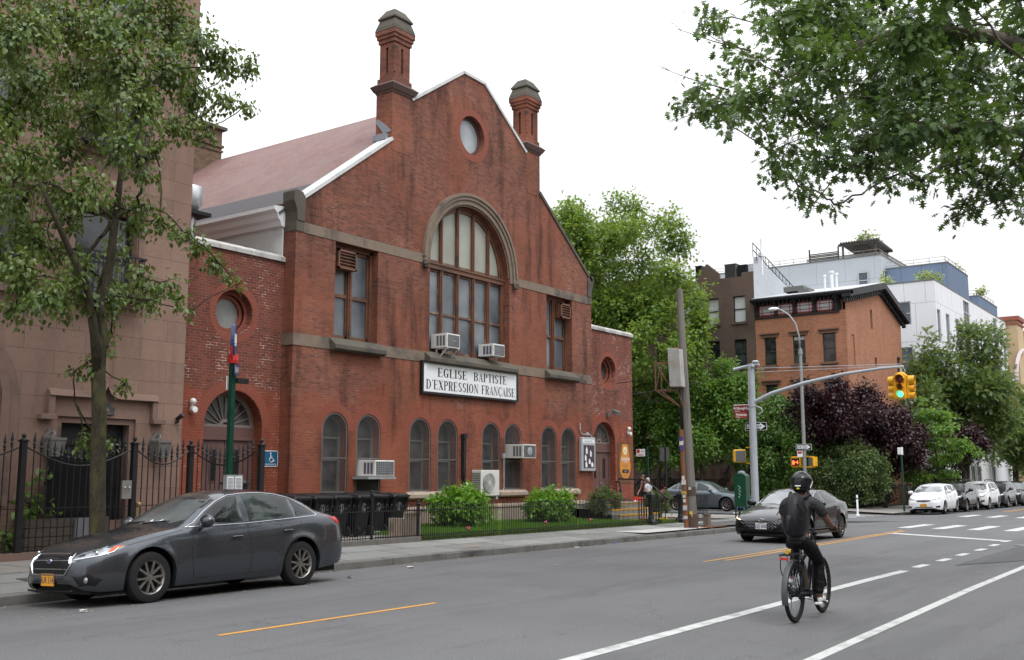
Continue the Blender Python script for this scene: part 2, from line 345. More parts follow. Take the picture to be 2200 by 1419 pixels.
def paving(name, c, w, h, g=(.03, .028, .026), off=0.0, ms=.012, rv=.3):
    m, nt, b = base(name); v = pos(nt, world=True)
    dn = _n(nt, 'ShaderNodeTexNoise'); dn.inputs['Scale'].default_value = 2.0; dn.inputs['Detail'].default_value = 4; nt.links.new(v, dn.inputs['Vector'])
    ds = _n(nt, 'ShaderNodeVectorMath', operation='SCALE'); ds.inputs['Scale'].default_value = .06; av = _n(nt, 'ShaderNodeVectorMath', operation='ADD')
    nt.links.new(dn.outputs['Color'], ds.inputs[0]); nt.links.new(v, av.inputs[0]); nt.links.new(ds.outputs[0], av.inputs[1])
    br = _n(nt, 'ShaderNodeTexBrick'); nt.links.new(av.outputs[0], br.inputs['Vector']); br.inputs['Scale'].default_value = 1
    br.inputs['Brick Width'].default_value = w; br.inputs['Row Height'].default_value = h; br.inputs['Mortar Size'].default_value = ms; br.inputs['Mortar Smooth'].default_value = .2
    br.inputs['Color1'].default_value = (*[x*(1+rv*.5) for x in c], 1); br.inputs['Color2'].default_value = (*[x*(1-rv*.5) for x in c], 1); br.inputs['Mortar'].default_value = (*g, 1)
    n1 = noisef(nt, v, .8, 6, .65); col = mixc(nt, ramp(nt, n1, .4, .75, 0, .6), br.outputs['Color'], mixc(nt, 1.0, br.outputs['Color'], (.6, .58, .55), 'MULTIPLY'))
    n2 = noisef(nt, v, 30, 4, .6); col = mixc(nt, ramp(nt, n2, .4, .8, 0, .4), col, mixc(nt, 1.0, col, (.55, .55, .55), 'MULTIPLY'))
    nt.links.new(col, b.inputs['Base Color']); b.inputs['Roughness'].default_value = .8
    bumpn(nt, b, br.outputs['Fac'], -.4, .01); return m
m_walk = paving('bluestone_flags', (.205, .21, .20), 1.9, 1.0, (.018, .017, .015), ms=.022, rv=.45)
m_conc = paving('concrete_flags', (.25, .235, .215), 1.5, 1.5, (.08, .075, .07), ms=.01, rv=.12)
m_kerb = mat('granite_kerb', (.13, .125, .115), .85, var=.45, scale=4, dirt=(.05, .048, .045), bump=.5, bs=40)
m_lane_w = mat('road_paint_white', (.47, .475, .465), .7, var=.15, scale=14, dirt=(.27, .27, .265), bump=.3)
m_lane_y = mat('road_paint_yellow', (.52, .25, .035), .7, var=.15, scale=12, dirt=(.36, .20, .07), bump=.3)
# ============================================================ GROUND
def strip(name, x0, x1, y0, y1, dz, m, kind='structure', yb=None, dz1=None, **k):
    dz1 = dz if dz1 is None else dz1
    xs = sorted({x0, x1} | ({17.0} if x0 < 17 < x1 else set())); mb = MB(); yb = yb or (y0, y1)
    for a, b in zip(xs, xs[1:]):
        ta, tb = (a-x0)/(x1-x0), (b-x0)/(x1-x0)
        mb.quad((a, y0+(yb[0]-y0)*ta, G(a)+dz), (b, y0+(yb[0]-y0)*tb, G(b)+dz), (b, y1+(yb[1]-y1)*tb, G(b)+dz1), (a, y1+(yb[1]-y1)*ta, G(a)+dz1))
    return mb.build(name, m, kind=kind, **k)
mb = MB()
for a, b in ((-900, 17), (17, 300), (300, 1600)):
    za = -.35 if a <= 17 else G(a)-.35; zb = -.35 if b <= 17 else G(min(b, 300))-.35
    if a == 300: za = G(300)-.35
    mb.quad((a, -1200, za), (b, -1200, zb), (b, 1300, zb), (a, 1300, za))
mb.build('ground', mat('bare_ground', (.12, .10, .08), .95, var=.4, scale=.5), kind='structure')
strip('road', -40, 300, -2.2, 11.4, 0, m_asph)
strip('road', -40, 43, 11.4, 14.7, 0, m_asph, dz1=-.14); strip('road', 53, 300, 11.4, 14.7, 0, m_asph, dz1=-.14)
strip('cross_street', 43.0, 53.0, 11.4, 14.7, 0.0, m_asph, dz1=-.08)
strip('cross_street', 43.0, 53.0, 14.7, 130, -.08, m_asph)
strip('cross_street', 43.0, 53.0, -90, -2.2, 0.0, m_asph)
KH = .10                                               # pavement height at the fence line
def walk(name, x0, x1, y0, y1, dz, m, dz1=None): return strip(name, x0, x1, y0, y1, dz, m, dz1=dz1)
walk('pavement', -40, 42.85, 14.88, 17.05, 0.0, m_walk, KH)
walk('pavement', 38.62, 42.85, 17.05, 120, KH, m_conc)
walk('pavement', -40, 10.0, 17.05, 19.3, KH, m_conc)
walk('pavement', 10.0, 15.0, 17.05, 20.1, KH+.004, m_conc)
walk('pavement', 53.15, 300, 14.88, 18.0, 0.0, m_conc, KH)
walk('pavement', 53.15, 57.6, 18.0, 120, KH, m_conc)
walk('pavement', -40, 300, -6, -2.35, KH, m_conc)
walk('courtyard', 15.0, 22.4, 17.1, 21.4, KH+.02, m_conc)
walk('garden_soil', 57.6, 300, 18.0, 130, KH-.02, mat('soil', (.06, .05, .035), .95, var=.4, scale=2))
walk('garden_soil', 31.0, 38.62, 17.05, 40, KH-.03, mat('soil', (.06, .05, .035), .95, var=.4, scale=2))
def kerb(pts, w=.15):
    mb = MB()
    for (x0, y0), (x1, y1) in zip(pts, pts[1:]):
        L = math.hypot(x1-x0, y1-y0); n = max(1, int(L/1.7)); nx, ny = -(y1-y0)/L*w, (x1-x0)/L*w
        for i in range(n):
            if abs(x0+(x1-x0)*i/n) > 120: continue
            a, b = i/n+.006/L, (i+1)/n-.006/L; z = rnd.uniform(-.012, .006); j = rnd.uniform(-.012, .012)
            P = []
            for zz in (-.4, z):
                for t, o in ((a, 0), (b, 0), (b, 1), (a, 1)):
                    x, y = x0+(x1-x0)*t, y0+(y1-y0)*t
                    P.append((x+nx*(o+j if o == 0 else 1)+(nx*.12 if zz > -.2 and o == 0 else 0), y+ny*(o+j if o == 0 else 1)+(ny*.12 if zz > -.2 and o == 0 else 0), G(x)+zz))
            mb.hexa(P)
    return mb
k = kerb([(-20, 14.73), (40.4, 14.73), (41.9, 15.0), (42.85, 15.9), (43.0, 17.2), (43.0, 60)])
k.build('kerb', m_kerb, kind='structure', bevel=.012)
kerb([(53.0, 60), (53.0, 17.2), (53.3, 15.9), (54.2, 15.0), (55.4, 14.73), (115, 14.73)]).build('kerb', m_kerb, kind='structure', bevel=.012)
kerb([(119, -2.2), (-19, -2.2)]).build('kerb', m_kerb, kind='structure')
# markings: sheets 4 mm above the asphalt
def marks(name, segs, m, dz=.004):
    mb = MB()
    for P in segs: mb.add([(x, y, G(x)+dz) for x, y in P], [tuple(range(len(P)))])
    return mb.build(name, m, kind='structure')
def seg(x0, x1, y0, w, y1=None):
    y1 = y0 if y1 is None else y1; n = max(1, int((x1-x0)/2)); out = []
    for i in range(n):
        a, b = x0+(x1-x0)*i/n, x0+(x1-x0)*(i+1)/n; ya, yb = y0+(y1-y0)*i/n, y0+(y1-y0)*(i+1)/n
        out.append([(a, ya-w/2), (b, yb-w/2), (b, yb+w/2), (a, ya+w/2)])
    return out
marks('yellow_line', seg(7.45, 11.0, 9.3, .085, 9.2) + seg(19.3, 35.3, 9.16, .085, 9.62) + seg(19.9, 34.8, 8.95, .085, 9.42) + seg(60, 200, 10.9, .1, 10.9) + seg(60, 200, 11.12, .1, 11.12), m_lane_y)
marks('lane_line', seg(5.5, 19.71, 5.42, .17, 5.36) + seg(6.5, 25.5, 3.5, .13, 3.82), m_lane_w)
marks('lane_dashes', [q for x, y in ((21.0, 5.4), (22.9, 5.42), (24.8, 5.47), (26.8, 5.5), (28.9, 5.6), (31.0, 5.7)) for q in seg(x-.42, x+.42, y, .17)], m_lane_w)
marks('stop_line', [[(30.9, 5.75), (31.35, 5.7), (33.5, 9.35), (33.0, 9.45)]], m_lane_w)
marks('zebra_crossing', [q for i in range(11) for q in seg(37.2, 40.8, -1.2+i*1.13, .42, -1.2+i*1.13)], m_lane_w)
marks('zebra_crossing', [q for i in range(11) for q in seg(50.2, 53.4, -.8+i*1.18, .42, -.8+i*1.18)], m_lane_w)
marks('crossing_line', [[(43.2, 20.2), (52.9, 20.4), (52.9, 20.75), (43.2, 20.5)]], m_lane_w, -.074)
marks('zebra_crossing', [q for i in range(7) for q in seg(43.6+i*1.4, 44.0+i*1.4, 16.4, 2.6)], m_lane_w, -.074)
marks('asphalt_patch', [[(21.5, 4.9), (29.5, 5.0), (33.0, 4.9), (36.0, 2.0), (24, 3.9)]], m_asph2, .008)
marks('asphalt_patch', [[(32.6, 15.0), (37.2, 15.0), (37.4, 16.6), (33.0, 16.6)]], m_asph2, .075)
marks('fresh_concrete', [[(27.6, 14.95), (32.4, 14.95), (32.5, 15.9), (27.6, 16.0)]], mat('pale_concrete', (.40, .39, .37), .85, var=.12, scale=4), .052)
marks('utility_paint', [[(31.0, 14.93), (33.4, 14.93), (33.3, 15.0), (31.2, 15.02)], [(31.9, 15.2), (32.7, 15.16), (32.7, 15.22), (32.0, 15.26)], [(19.2, 15.2), (19.8, 15.16), (19.8, 15.22), (19.3, 15.25)]], mat('orange_marking', (.55, .16, .05), .8, var=.4, scale=12), .066)
marks('utility_paint', [[(24.9, 14.5), (25.3, 14.5), (25.3, 14.56), (24.9, 14.56)]], mat('blue_marking', (.02, .06, .45), .7), -.115)
# cover plates
for x, y in ((29.2, 4.9),):
    mb = MB(); mb.lathe([(.30, 0), (.30, .006), (.24, .006), (.24, .003)], Matrix.Translation((x, y, G(x)+.009)), 28); o = mb.build('manhole_cover', mat('cast_iron_cover', (.16, .16, .155), .8, var=.3, scale=10), label='round iron cover ringed in pale paint on the patched road', cat='manhole cover')
# ============================================================ CHURCH
Yf, YW = 21.0, 21.45
church = thing('church', 'red brick gabled church with big arched window, two chimneys and slate roof', 'church', (26.8, 26, 0))
F0, FW_ = FY(Yf), FY(YW)
LOX = [20.62, 21.98, 24.28, 25.62, 27.94, 29.22, 31.48, 32.80]
outer = [(18.95, 0), (34.55, 0), (34.55, 9.40), (30.92, 12.2), (30.92, 13.0), (30.05, 13.55), (27.5, 15.36), (26.3, 15.40), (23.65, 13.62), (22.75, 12.5), (22.75, 12.08), (18.95, 9.25)]
arch_out = arch(26.82, 5.42, 8.6, 2.17, 28)
holes = [arch(x, 1.17, 2.95, .505, 12) for x in LOX] + [rect(20.47, 22.25, 5.5, 8.38), rect(31.35, 33.13, 5.5, 8.38), arch_out, circ(26.82, 13.27, .68, 36)]
mb = MB(); mb.plate(outer, holes, F0, .42)
# return sides of the front wall
mb.quad((18.95, Yf, 0), (18.95, Yf, 9.25), (18.95, 30, 9.25), (18.95, 30, 0)); mb.quad((34.55, Yf, 0), (34.55, 24, 0), (34.55, 24, 9.4), (34.55, Yf, 9.4))
# back of parapet gable
mb.add([(u, Yf+.45, v) for u, v in outer], [tuple(t) for t in tessellate_polygon([[Vector((u, v, 0)) for u, v in outer]])])
mb.build('front_wall', m_brick, church)
# wings
for s_, x0, x1, cd, cr in ((-1, 14.6, 18.95, 17.42, 17.3), (1, 34.55, 38.6, 36.22, 36.6)):
    hl = [arch(cd, .55, 2.95, .94 if s_ < 0 else .87, 18), circ(cr, 5.93, .60, 30)]
    mb = MB(); mb.plate(rect(x0, x1, 0, 7.55), hl, FW_, .5)
    if s_ > 0: mb.quad((x1, YW, 0), (x1, YW+9, 0), (x1, YW+9, 7.55), (x1, YW, 7.55))
    else: mb.quad((x0, YW, 0), (x0, YW+9, 0), (x0, YW+9, 7.55), (x0, YW, 7.55))
    w = mb.build('wing_wall', m_brick_wing, church)
    mb = MB()                                           # coping slabs
    xx = x0
    while xx < x1-.05:
        L = min(1.05, x1-xx+ (.06 if s_ > 0 else 0)); yy = YW-.07
        mb.prism([(yy, 7.55), (YW+.42, 7.55), (YW+.42, 7.66), (YW+.28, 7.76), (YW+.08, 7.76), (yy, 7.66)], lambda u, v, w: (w, u, v), xx+.008, xx+L-.008); xx += L
    mb.build('coping', mat('pale_coping', (.42, .41, .39), .85, var=.3, scale=6, dirt=(.2, .19, .18)), church)
    mb = MB(); voussoirs(mb, cr, 5.93, .615, .80, FW_, a1=2*PI); mb.build('brick_arch', m_vous, church); mb = MB(); voussoirs(mb, cd, 2.95, (.955 if s_ < 0 else .885), 1.22, FW_, step=.08); mb.build('brick_arch', m_vous, church)
    # round window, stepped reveal
    mb = MB(); arcband(mb, cr, 5.93, .5, .6, FW_, .2, .24, 0, 2*PI, 30); arcband(mb, cr, 5.93, .40, .5, FW_, .3, .40, 0, 2*PI, 30)
    wdw = mb.build('window', m_vous, church)
    mb = MB(); mb.prism(circ(cr, 5.93, .47, 28), FW_, .36, .40); mb.build('pane', m_pane_lo if s_ > 0 else glassmat('round_pane', (.17, .175, .165), .35, .2, 2), wdw)
    # doorway: double doors under a fanlight
    r = .94 if s_ < 0 else .87; zt = 2.95; d = .34 if s_ < 0 else .26
    mb = MB(); mb.box(cd-r+.09, cd-.008, YW+d, YW+d+.05, .56, 2.64); mb.box(cd+.008, cd+r-.09, YW+d, YW+d+.05, .56, 2.64)
    for sx in (-1, 1): mb.box(cd+sx*(r-.08)-.06, cd+sx*(r-.08)+.06, YW+d-.03, YW+d+.06, .55, 2.66)
    mb.box(cd-r, cd+r, YW+d-.025, YW+d+.08, 2.64, 2.95); mb.box(cd-r, cd+r, YW+d-.06, YW+d+.08, 2.60, 2.66)
    dr = mb.build('door', m_door, church, bevel=.006)
    mb = MB()
    for sx in (-1, 1): mb.box(cd+sx*.36-.085, cd+sx*.36+.085, YW+d-.012, YW+d+.01, 1.55, 2.35)
    mb.build('door_light', m_dk, dr)
    mb = MB()
    for sx in (-1, 1):
        for q in ((-.11, -.085, 1.52, 2.38), (.085, .11, 1.52, 2.38), (-.085, .085, 2.35, 2.38), (-.085, .085, 1.52, 1.55)): mb.box(cd+sx*.36+q[0], cd+sx*.36+q[1], YW+d-.018, YW+d+.01, q[2], q[3])
    mb.build('light_frame', m_door, dr)
    mb = MB(); mb.tube([(cd+.07, YW+d, 1.35), (cd+.07, YW+d-.07, 1.35), (cd-.05, YW+d-.08, 1.35)], .018); mb.build('handle', m_steel, dr)
    mb = MB(); arcband(mb, cd, zt, r-.13, r, FW_, d, d+.08); arcband(mb, cd, zt, .12, .2, FW_, d, d+.05, n=10)
    mb.box(cd-r, cd+r, YW+d-.01, YW+d+.06, 2.93, 3.01)
    for k in range(1, 10):
        a = PI*k/10; mb.bar((cd+.18*math.cos(a), YW+d+.02, zt+.18*math.sin(a)), (cd+(r-.15)*math.cos(a), YW+d+.02, zt+(r-.15)*math.sin(a)), .022)
    fl = mb.build('fanlight', mat('fanlight_frame', (.17, .14, .125), .6, var=.2), church)
    mb = MB(); mb.prism(arch(cd, zt, zt, r-.1, 16), FW_, d+.05, d+.07); mb.build('pane', m_pane_lo, fl)
    mb = MB(); arcband(mb, cd, zt, r+.012, r+.06, FW_, d-.12, d-.02)
# roof: planes behind the parapet, red slates over a band of dark shingles, truncated ridge
mb = MB()
EX0, EX1, RB, RY = 18.75, 34.75, 21.42, 47.0
def rz(x): return 9.12 + (x-18.95)*.757 if x < 26.8 else 9.12 + (34.65-x)*.757
mb.quad((20.45, RB, rz(20.45)), (26.2, RB, rz(26.2)), (26.2, RY, rz(26.2)), (20.45, RY, rz(20.45)))
mb.quad((27.4, RB, rz(27.4)), (34.75, RB, rz(34.75)), (34.75, RY, rz(34.75)), (27.4, RY, rz(27.4)))
mb.quad((26.2, RB, rz(26.2)), (27.4, RB, rz(27.4)), (27.4, RY, rz(27.4)), (26.2, RY, rz(26.2)))
roof = mb.build('roof', m_slate_red, church)
mb = MB(); mb.hexa([(18.7, RB, rz(18.7)-.05), (20.45, RB, rz(20.45)-.05), (20.45, RY, rz(20.45)-.05), (18.7, RY, rz(18.7)-.05), (18.7, RB, rz(18.7)+.004), (20.45, RB, rz(20.45)+.004), (20.45, RY, rz(20.45)+.004), (18.7, RY, rz(18.7)+.004)])
mb.build('shingle_band', m_asph_roof, roof)
mb = MB(); mb.prism([(18.95, 8.55), (18.82, 8.58), (18.78, 8.7), (18.70, 8.78), (18.66, 8.92), (18.56, 9.0), (18.56, 9.10), (18.95, 9.14)], lambda u, v, w: (u, w, v), 21.46, 44); mb.build('gutter', m_whitep, roof)
mb = MB(); mb.box(18.9, 18.945, 21.5, 44, 7.3, 8.6); mb.build('side_wall', m_whitewall, church)
for (x, y, z, r) in ((18.88, 23.0, 7.98, .17), (18.88, 25.4, 8.35, .05)):
    mb = MB()
    mb.lathe([(r, -.02), (r, .1), (r*.75, .1), (r*.75, 0)], Matrix.Translation((x, y, z)) @ Matrix.Rotation(-PI/2, 4, 'Y') @ Matrix.Diagonal((1.25, .8, 1, 1)), 14); mb.build('wall_vent', m_stone_dk, church)
def cop(a, b, w=.05, th=.10, m=None):
    mb = MB()
    (x0, z0), (x1, z1) = a, b; t = Vector((x1-x0, 0, z1-z0)); L = t.length; t.normalize(); n = Vector((-t.z, 0, t.x)); n = n if n.z > 0 else -n
    A, B = Vector((x0, 0, z0)), Vector((x1, 0, z1)); k = max(1, int(L/1.3))
    for i in range(k):
        p, q = A+t*(L*i/k+.002), A+t*(L*(i+1)/k-.002)
        V = []
        for off in (-th*.75, th*.25):
            for pp, y in ((p, Yf-w), (q, Yf-w), (q, Yf+.5), (p, Yf+.5)): V.append(pp + n*off + Vector((0, y, 0)))
        mb.hexa(V)
    mb.build('gable_coping', m or m_white_metal, church)
cop((19.18, 9.42), (22.75, 12.09)); cop((23.64, 13.62), (26.3, 15.42)); cop((26.3, 15.42), (27.5, 15.38), th=.10); cop((27.5, 15.38), (30.06, 13.53), th=.10); 
cop((30.92, 12.21), (34.62, 9.38), th=.12, m=m_stone_dk)
# string courses (bands), kneelers, plinth
def band(z0, z1, xs, y=Yf-.018, gap=.006):
    for x0, x1 in xs:
        mb = MB(); n = max(1, round((x1-x0)/1.25))
        for i in range(n): mb.box(x0+(x1-x0)*i/n+gap/2, x0+(x1-x0)*(i+1)/n-gap/2, y, Yf+.02, z0, z1)
        mb.build('string_course', m_stone, church)
band(8.385, 8.68, [(18.94, 24.28), (29.36, 34.56)]); band(5.22, 5.55, [(18.94, 20.35), (22.38, 24.5), (29.14, 31.22), (33.25, 34.56)])
mb = MB(); mb.box(18.93, 18.95, Yf-.018, YW, 5.22, 5.55); mb.build('string_course', m_stone, church)
for sx, xa in ((-1, 18.95), (1, 34.55)):
    mb = MB(); f = lambda u, v, w: (xa + sx*u, w, v)
    mb.prism([(-.28, 8.69), (.0, 8.69), (.02, 8.95), (.10, 9.15), (.12, 9.2), (.14, 9.24), (.14, 9.5), (.1, 9.56), (-.18, 9.52), (-.28, 9.4)], f, Yf-.05, Yf+.42); 
    mb.prism([(-.28, 8.40), (.015, 8.40), (.015, 8.685), (-.28, 8.685)], f, Yf-.03, Yf+.42)
    mb.build('kneeler', m_stone_dk, church, bevel=.01)
mb = MB(); mb.box(19.3, 34.56, Yf-.13, Yf+.02, -.3, .62); mb.build('plinth', m_pebble, church)
mb = MB(); mb.prism([(Yf-.16, .62), (Yf+.02, .62), (Yf+.02, .74), (Yf-.1, .70), (Yf-.16, .68)], lambda u, v, w: (w, u, v), 19.3, 34.56); mb.build('plinth_cap', m_sill, church)
for x0, x1 in ((19.95, 22.65), (23.62, 26.28), (27.25, 29.92), (30.85, 33.42)):
    mb = MB(); mb.prism([(Yf-.16, 1.0), (Yf-.1, .95), (Yf+.3, .95), (Yf+.3, 1.19), (Yf-.02, 1.18), (Yf-.16, 1.10)], lambda u, v, w: (w, u, v), x0, x1); mb.build('window_sill', m_sill, church)
for x0, x1 in ((20.3, 22.42), (31.2, 33.3), (24.42, 29.2)):
    mb = MB(); mb.prism([(Yf-.26, 5.24), (Yf-.18, 5.20), (Yf+.38, 5.20), (Yf+.38, 5.62), (Yf+.02, 5.58), (Yf-.26, 5.36)], lambda u, v, w: (w, u, v), x0, x1); mb.build('window_sill', m_stone_dk, church, bevel=.01)
# brick arches of the low windows, round window, big arch
for x in LOX: mb = MB(); voussoirs(mb, x, 2.95, .515, .76, F0, step=.08, w=-.005-.004*(LOX.index(x) % 2)); mb.build('brick_arch', m_vous, church)
mb = MB(); voussoirs(mb, 26.82, 13.27, .69, .92, F0, a1=2*PI, w=-.003); mb.build('brick_arch', m_vous, church)
mb = MB(); arcband(mb, 26.82, 13.27, .58, .675, F0, .2, .3, 0, 2*PI, 36); rw = mb.build('window', mat('rose_frame', (.10, .045, .035), .6), church)
mb = MB(); mb.prism(circ(26.82, 13.27, .6, 32), F0, .24, .27); mb.build('pane', m_pane_rose, rw)
mb = MB()
voussoirs(mb, 26.82, 8.6, 2.12, 2.18, F0, step=.09, w=.02)
arcband(mb, 26.82, 8.6, 2.18, 2.34, F0, -.03, .02, n=40); arcband(mb, 26.82, 8.6, 2.34, 2.50, F0, -.075, .02, n=40); arcband(mb, 26.82, 8.6, 2.46, 2.56, F0, -.12, .02, n=40)
for sx in (-1, 1):
    mb.box(26.82+sx*2.34-.16, 26.82+sx*2.34+.0, Yf-.03, Yf+.02, 8.42, 8.6); mb.box(26.82+sx*2.43-.1, 26.82+sx*2.43+.1, Yf-.09, Yf+.02, 8.42, 8.6)
mb.build('arch_moulding', m_stone, church)
for sx in (-1, 1):
    mb = MB()
    for k in range(9): mb.ball((26.82+sx*2.45+rnd.uniform(-.07, .07), Yf-.10+rnd.uniform(-.03, .03), 8.36+rnd.uniform(-.09, .08)), rnd.uniform(.05, .09), 8)
    mb.build('carved_boss', m_stone_dk, church)
# big arched window: five lights, transom
yb = Yf+.30
mb = MB(); X0, X1 = 24.68, 28.96; n5 = (X1-X0)/5
f = FY(0)
arcband(mb, 26.82, 8.6, 2.04, 2.17, f, yb-.05, yb+.1, n=36)
arcband(mb, 26.82, 8.6, 1.94, 2.04, f, yb-.01, yb+.1, n=36)
for sx in (-1, 1): mb.box(26.82+sx*2.09-.09, 26.82+sx*2.09+.09, yb-.05, yb+.1, 5.5, 8.6)
mb.box(X0, X1, yb-.09, yb+.1, 8.36, 8.56); mb.box(X0, X1, yb-.13, yb+.1, 8.50, 8.55); mb.box(X0, X1, yb-.04, yb+.1, 5.5, 5.64)
for k in range(1, 5):
    x = X0+n5*k; zt = 8.6+math.sqrt(max(0, 2.08**2-(x-26.82)**2)); mb.box(x-.065, x+.065, yb-.05, yb+.1, 5.5, 8.36); mb.box(x-.02, x+.02, yb-.08, yb, 5.5, 8.36)
    mb.box(x-.06, x+.06, yb-.05, yb+.1, 8.56, zt); mb.box(x-.02, x+.02, yb-.075, yb, 8.56, zt)
bigw = mb.build('arched_window', m_wood, church)
mb = MB()
for k in range(5):
    x = X0+n5*k
    for (a, b, c, d, dy) in ((x+.065, x+.105, 5.64, 8.36, .02), (x+n5-.105, x+n5-.065, 5.64, 8.36, .02)): mb.box(a, b, yb+dy, yb+.08, c, d)
    mb.box(x+.07, x+n5-.07, yb+.0, yb+.07, 6.88, 6.95); mb.box(x+.07, x+n5-.07, yb+.02, yb+.07, 5.64, 5.73); mb.box(x+.07, x+n5-.07, yb+.01, yb+.07, 8.28, 8.36)
    mb.box(x+.07, x+n5-.07, yb+.0, yb+.07, 8.56, 8.66)
mb.build('sash', mat('sash_wood', (.10, .045, .028), .6, var=.3, scale=6, dirt=(.22, .17, .13)), bigw)
for k in range(5):
    for z0_, z1_ in ((5.52, 6.92), (6.92, 8.4)): mb = MB(); mb.box(X0+n5*k+.02, X0+n5*(k+1)-.02, yb+.055, yb+.075, z0_, z1_); mb.build('pane', m_pane_hi, bigw)
mb = MB(); mb.prism(arch(26.82, 8.5, 8.6, 2.0, 28), f, yb+.045, yb+.07); mb.build('pane', m_pane_arch, bigw)
# tall two-light windows
for x0, x1, vx in ((20.47, 22.25, 0), (31.35, 33.13, 1)):
    y = Yf+.33; mb = MB(); xc = (x0+x1)/2
    for a, b in ((x0, x0+.09), (x1-.09, x1)): mb.box(a, b, y-.08, y+.1, 5.5, 8.38)
    mb.box(x0, x1, y-.08, y+.1, 8.27, 8.38); mb.box(x0, x1, y-.05, y+.1, 5.5, 5.62); mb.box(xc-.08, xc+.08, y-.06, y+.1, 5.5, 8.3); mb.box(xc-.025, xc+.025, y-.09, y, 5.5, 8.3)
    for a, b in ((x0+.09, xc-.08), (xc+.08, x1-.09)):
        mb.box(a, b, y-.01, y+.08, 6.83, 6.93); mb.box(a, b, y+.0, y+.08, 5.62, 5.72); mb.box(a, b, y+.0, y+.08, 8.18, 8.27); mb.box(a, a+.05, y, y+.08, 5.6, 8.27); mb.box(b-.05, b, y, y+.08, 5.6, 8.27)
    w = mb.build('window', m_wood, church)
    for a, b in ((x0+.05, xc), (xc, x1-.05)):
        for z0_, z1_ in ((5.55, 6.88), (6.88, 8.33)): mb = MB(); mb.box(a, b, y+.05, y+.07, z0_, z1_); mb.build('pane', m_pane_hi, w)
    vx0 = (x0+.12, xc-.02) if not vx else (xc+.12, x1-.1)
    mb = MB(); mb.box(vx0[0], vx0[1], y-.28, y+.03, 7.62, 8.18)
    for k in range(5): mb.bbox(Matrix.Translation((0, y-.29, 7.70+k*.095)) @ Matrix.Rotation(math.radians(35), 4, 'X'), vx0[0]+.06, vx0[1]-.06, -.06, .03, -.008, .008)
    for q in ((vx0[0], vx0[0]+.06), (vx0[1]-.06, vx0[1])): mb.box(q[0], q[1], y-.34, y-.27, 7.62, 8.18)
    mb.box(vx0[0], vx0[1], y-.34, y-.27, 8.12, 8.18); mb.box(vx0[0], vx0[1], y-.34, y-.27, 7.62, 7.67)
    mb.build('louvred_vent', m_wood, w)
# low arched windows with wire grilles
for i, x in enumerate(LOX):
    y = Yf+.30; mb = MB(); f = FY(0)
    arcband(mb, x, 2.95, .40, .50, f, y, y+.1, n=16)
    for sx in (-1, 1): mb.box(x+sx*.455-.05, x+sx*.455+.05, y, y+.1, 1.17, 2.95)
    mb.box(x-.45, x+.45, y-.01, y+.1, 1.17, 1.25); mb.box(x-.4, x+.4, y-.01, y+.08, 2.1, 2.17); mb.box(x-.4, x+.4, y, y+.08, 2.72, 2.77)
    w = mb.build('window', m_casing, church)
    mb = MB(); mb.prism(arch(x, 1.2, 2.95, .44, 14), f, y+.05, y+.07); mb.build('pane', m_pane_lo, w)
    ac = i in (1, 5)
    zb = 1.2 if not ac else (2.18 if i == 1 else 2.78)
    mb = MB(); gy_ = Yf+.025
    gx0, gx1, gr = x-.48, x+.48, .48
    arcband(mb, x, 2.95, .455, .49, f, gy_-.012, gy_+.012, n=18)
    for sx in (-1, 1): mb.box(x+sx*.473-.017, x+sx*.473+.017, gy_-.012, gy_+.012, 1.2, 2.95)
    mb.box(x-.47, x+.47, gy_-.012, gy_+.012, 1.2, 1.235); mb.box(x-.46, x+.46, gy_-.02, gy_+.012, 2.16, 2.19)
    def inside(u, v):
        return abs(u-x) < .47 and v > 1.2 and (v < 2.95 or (u-x)**2+(v-2.95)**2 < .47**2) and not (ac and (1.62 < v < 2.16 if i == 1 else 2.2 < v < 2.78))
    st = .066; N = 60
    for sgn in (-1, 1):
        for k in range(-50, 60):
            c0 = k*st; run = None; prev = None; 
            for j in range(N+1):
                u = x-.47+.94*j/N; v = 1.2 + c0 + sgn*(u-x+.47)*1.7
                ins = inside(u, v)
                if ins and run is None: run = (u, v)
                if run is not None and (not ins or j == N):
                    e = prev if not ins else (u, v)
                    if e and e[0] > run[0]+.01: mb.quad((run[0], gy_, run[1]-.004), (e[0], gy_, e[1]-.004), (e[0], gy_, e[1]+.004), (run[0], gy_, run[1]+.004))
                    run = None
                prev = (u, v)
    mb.build('wire_grille', m_mesh, w)
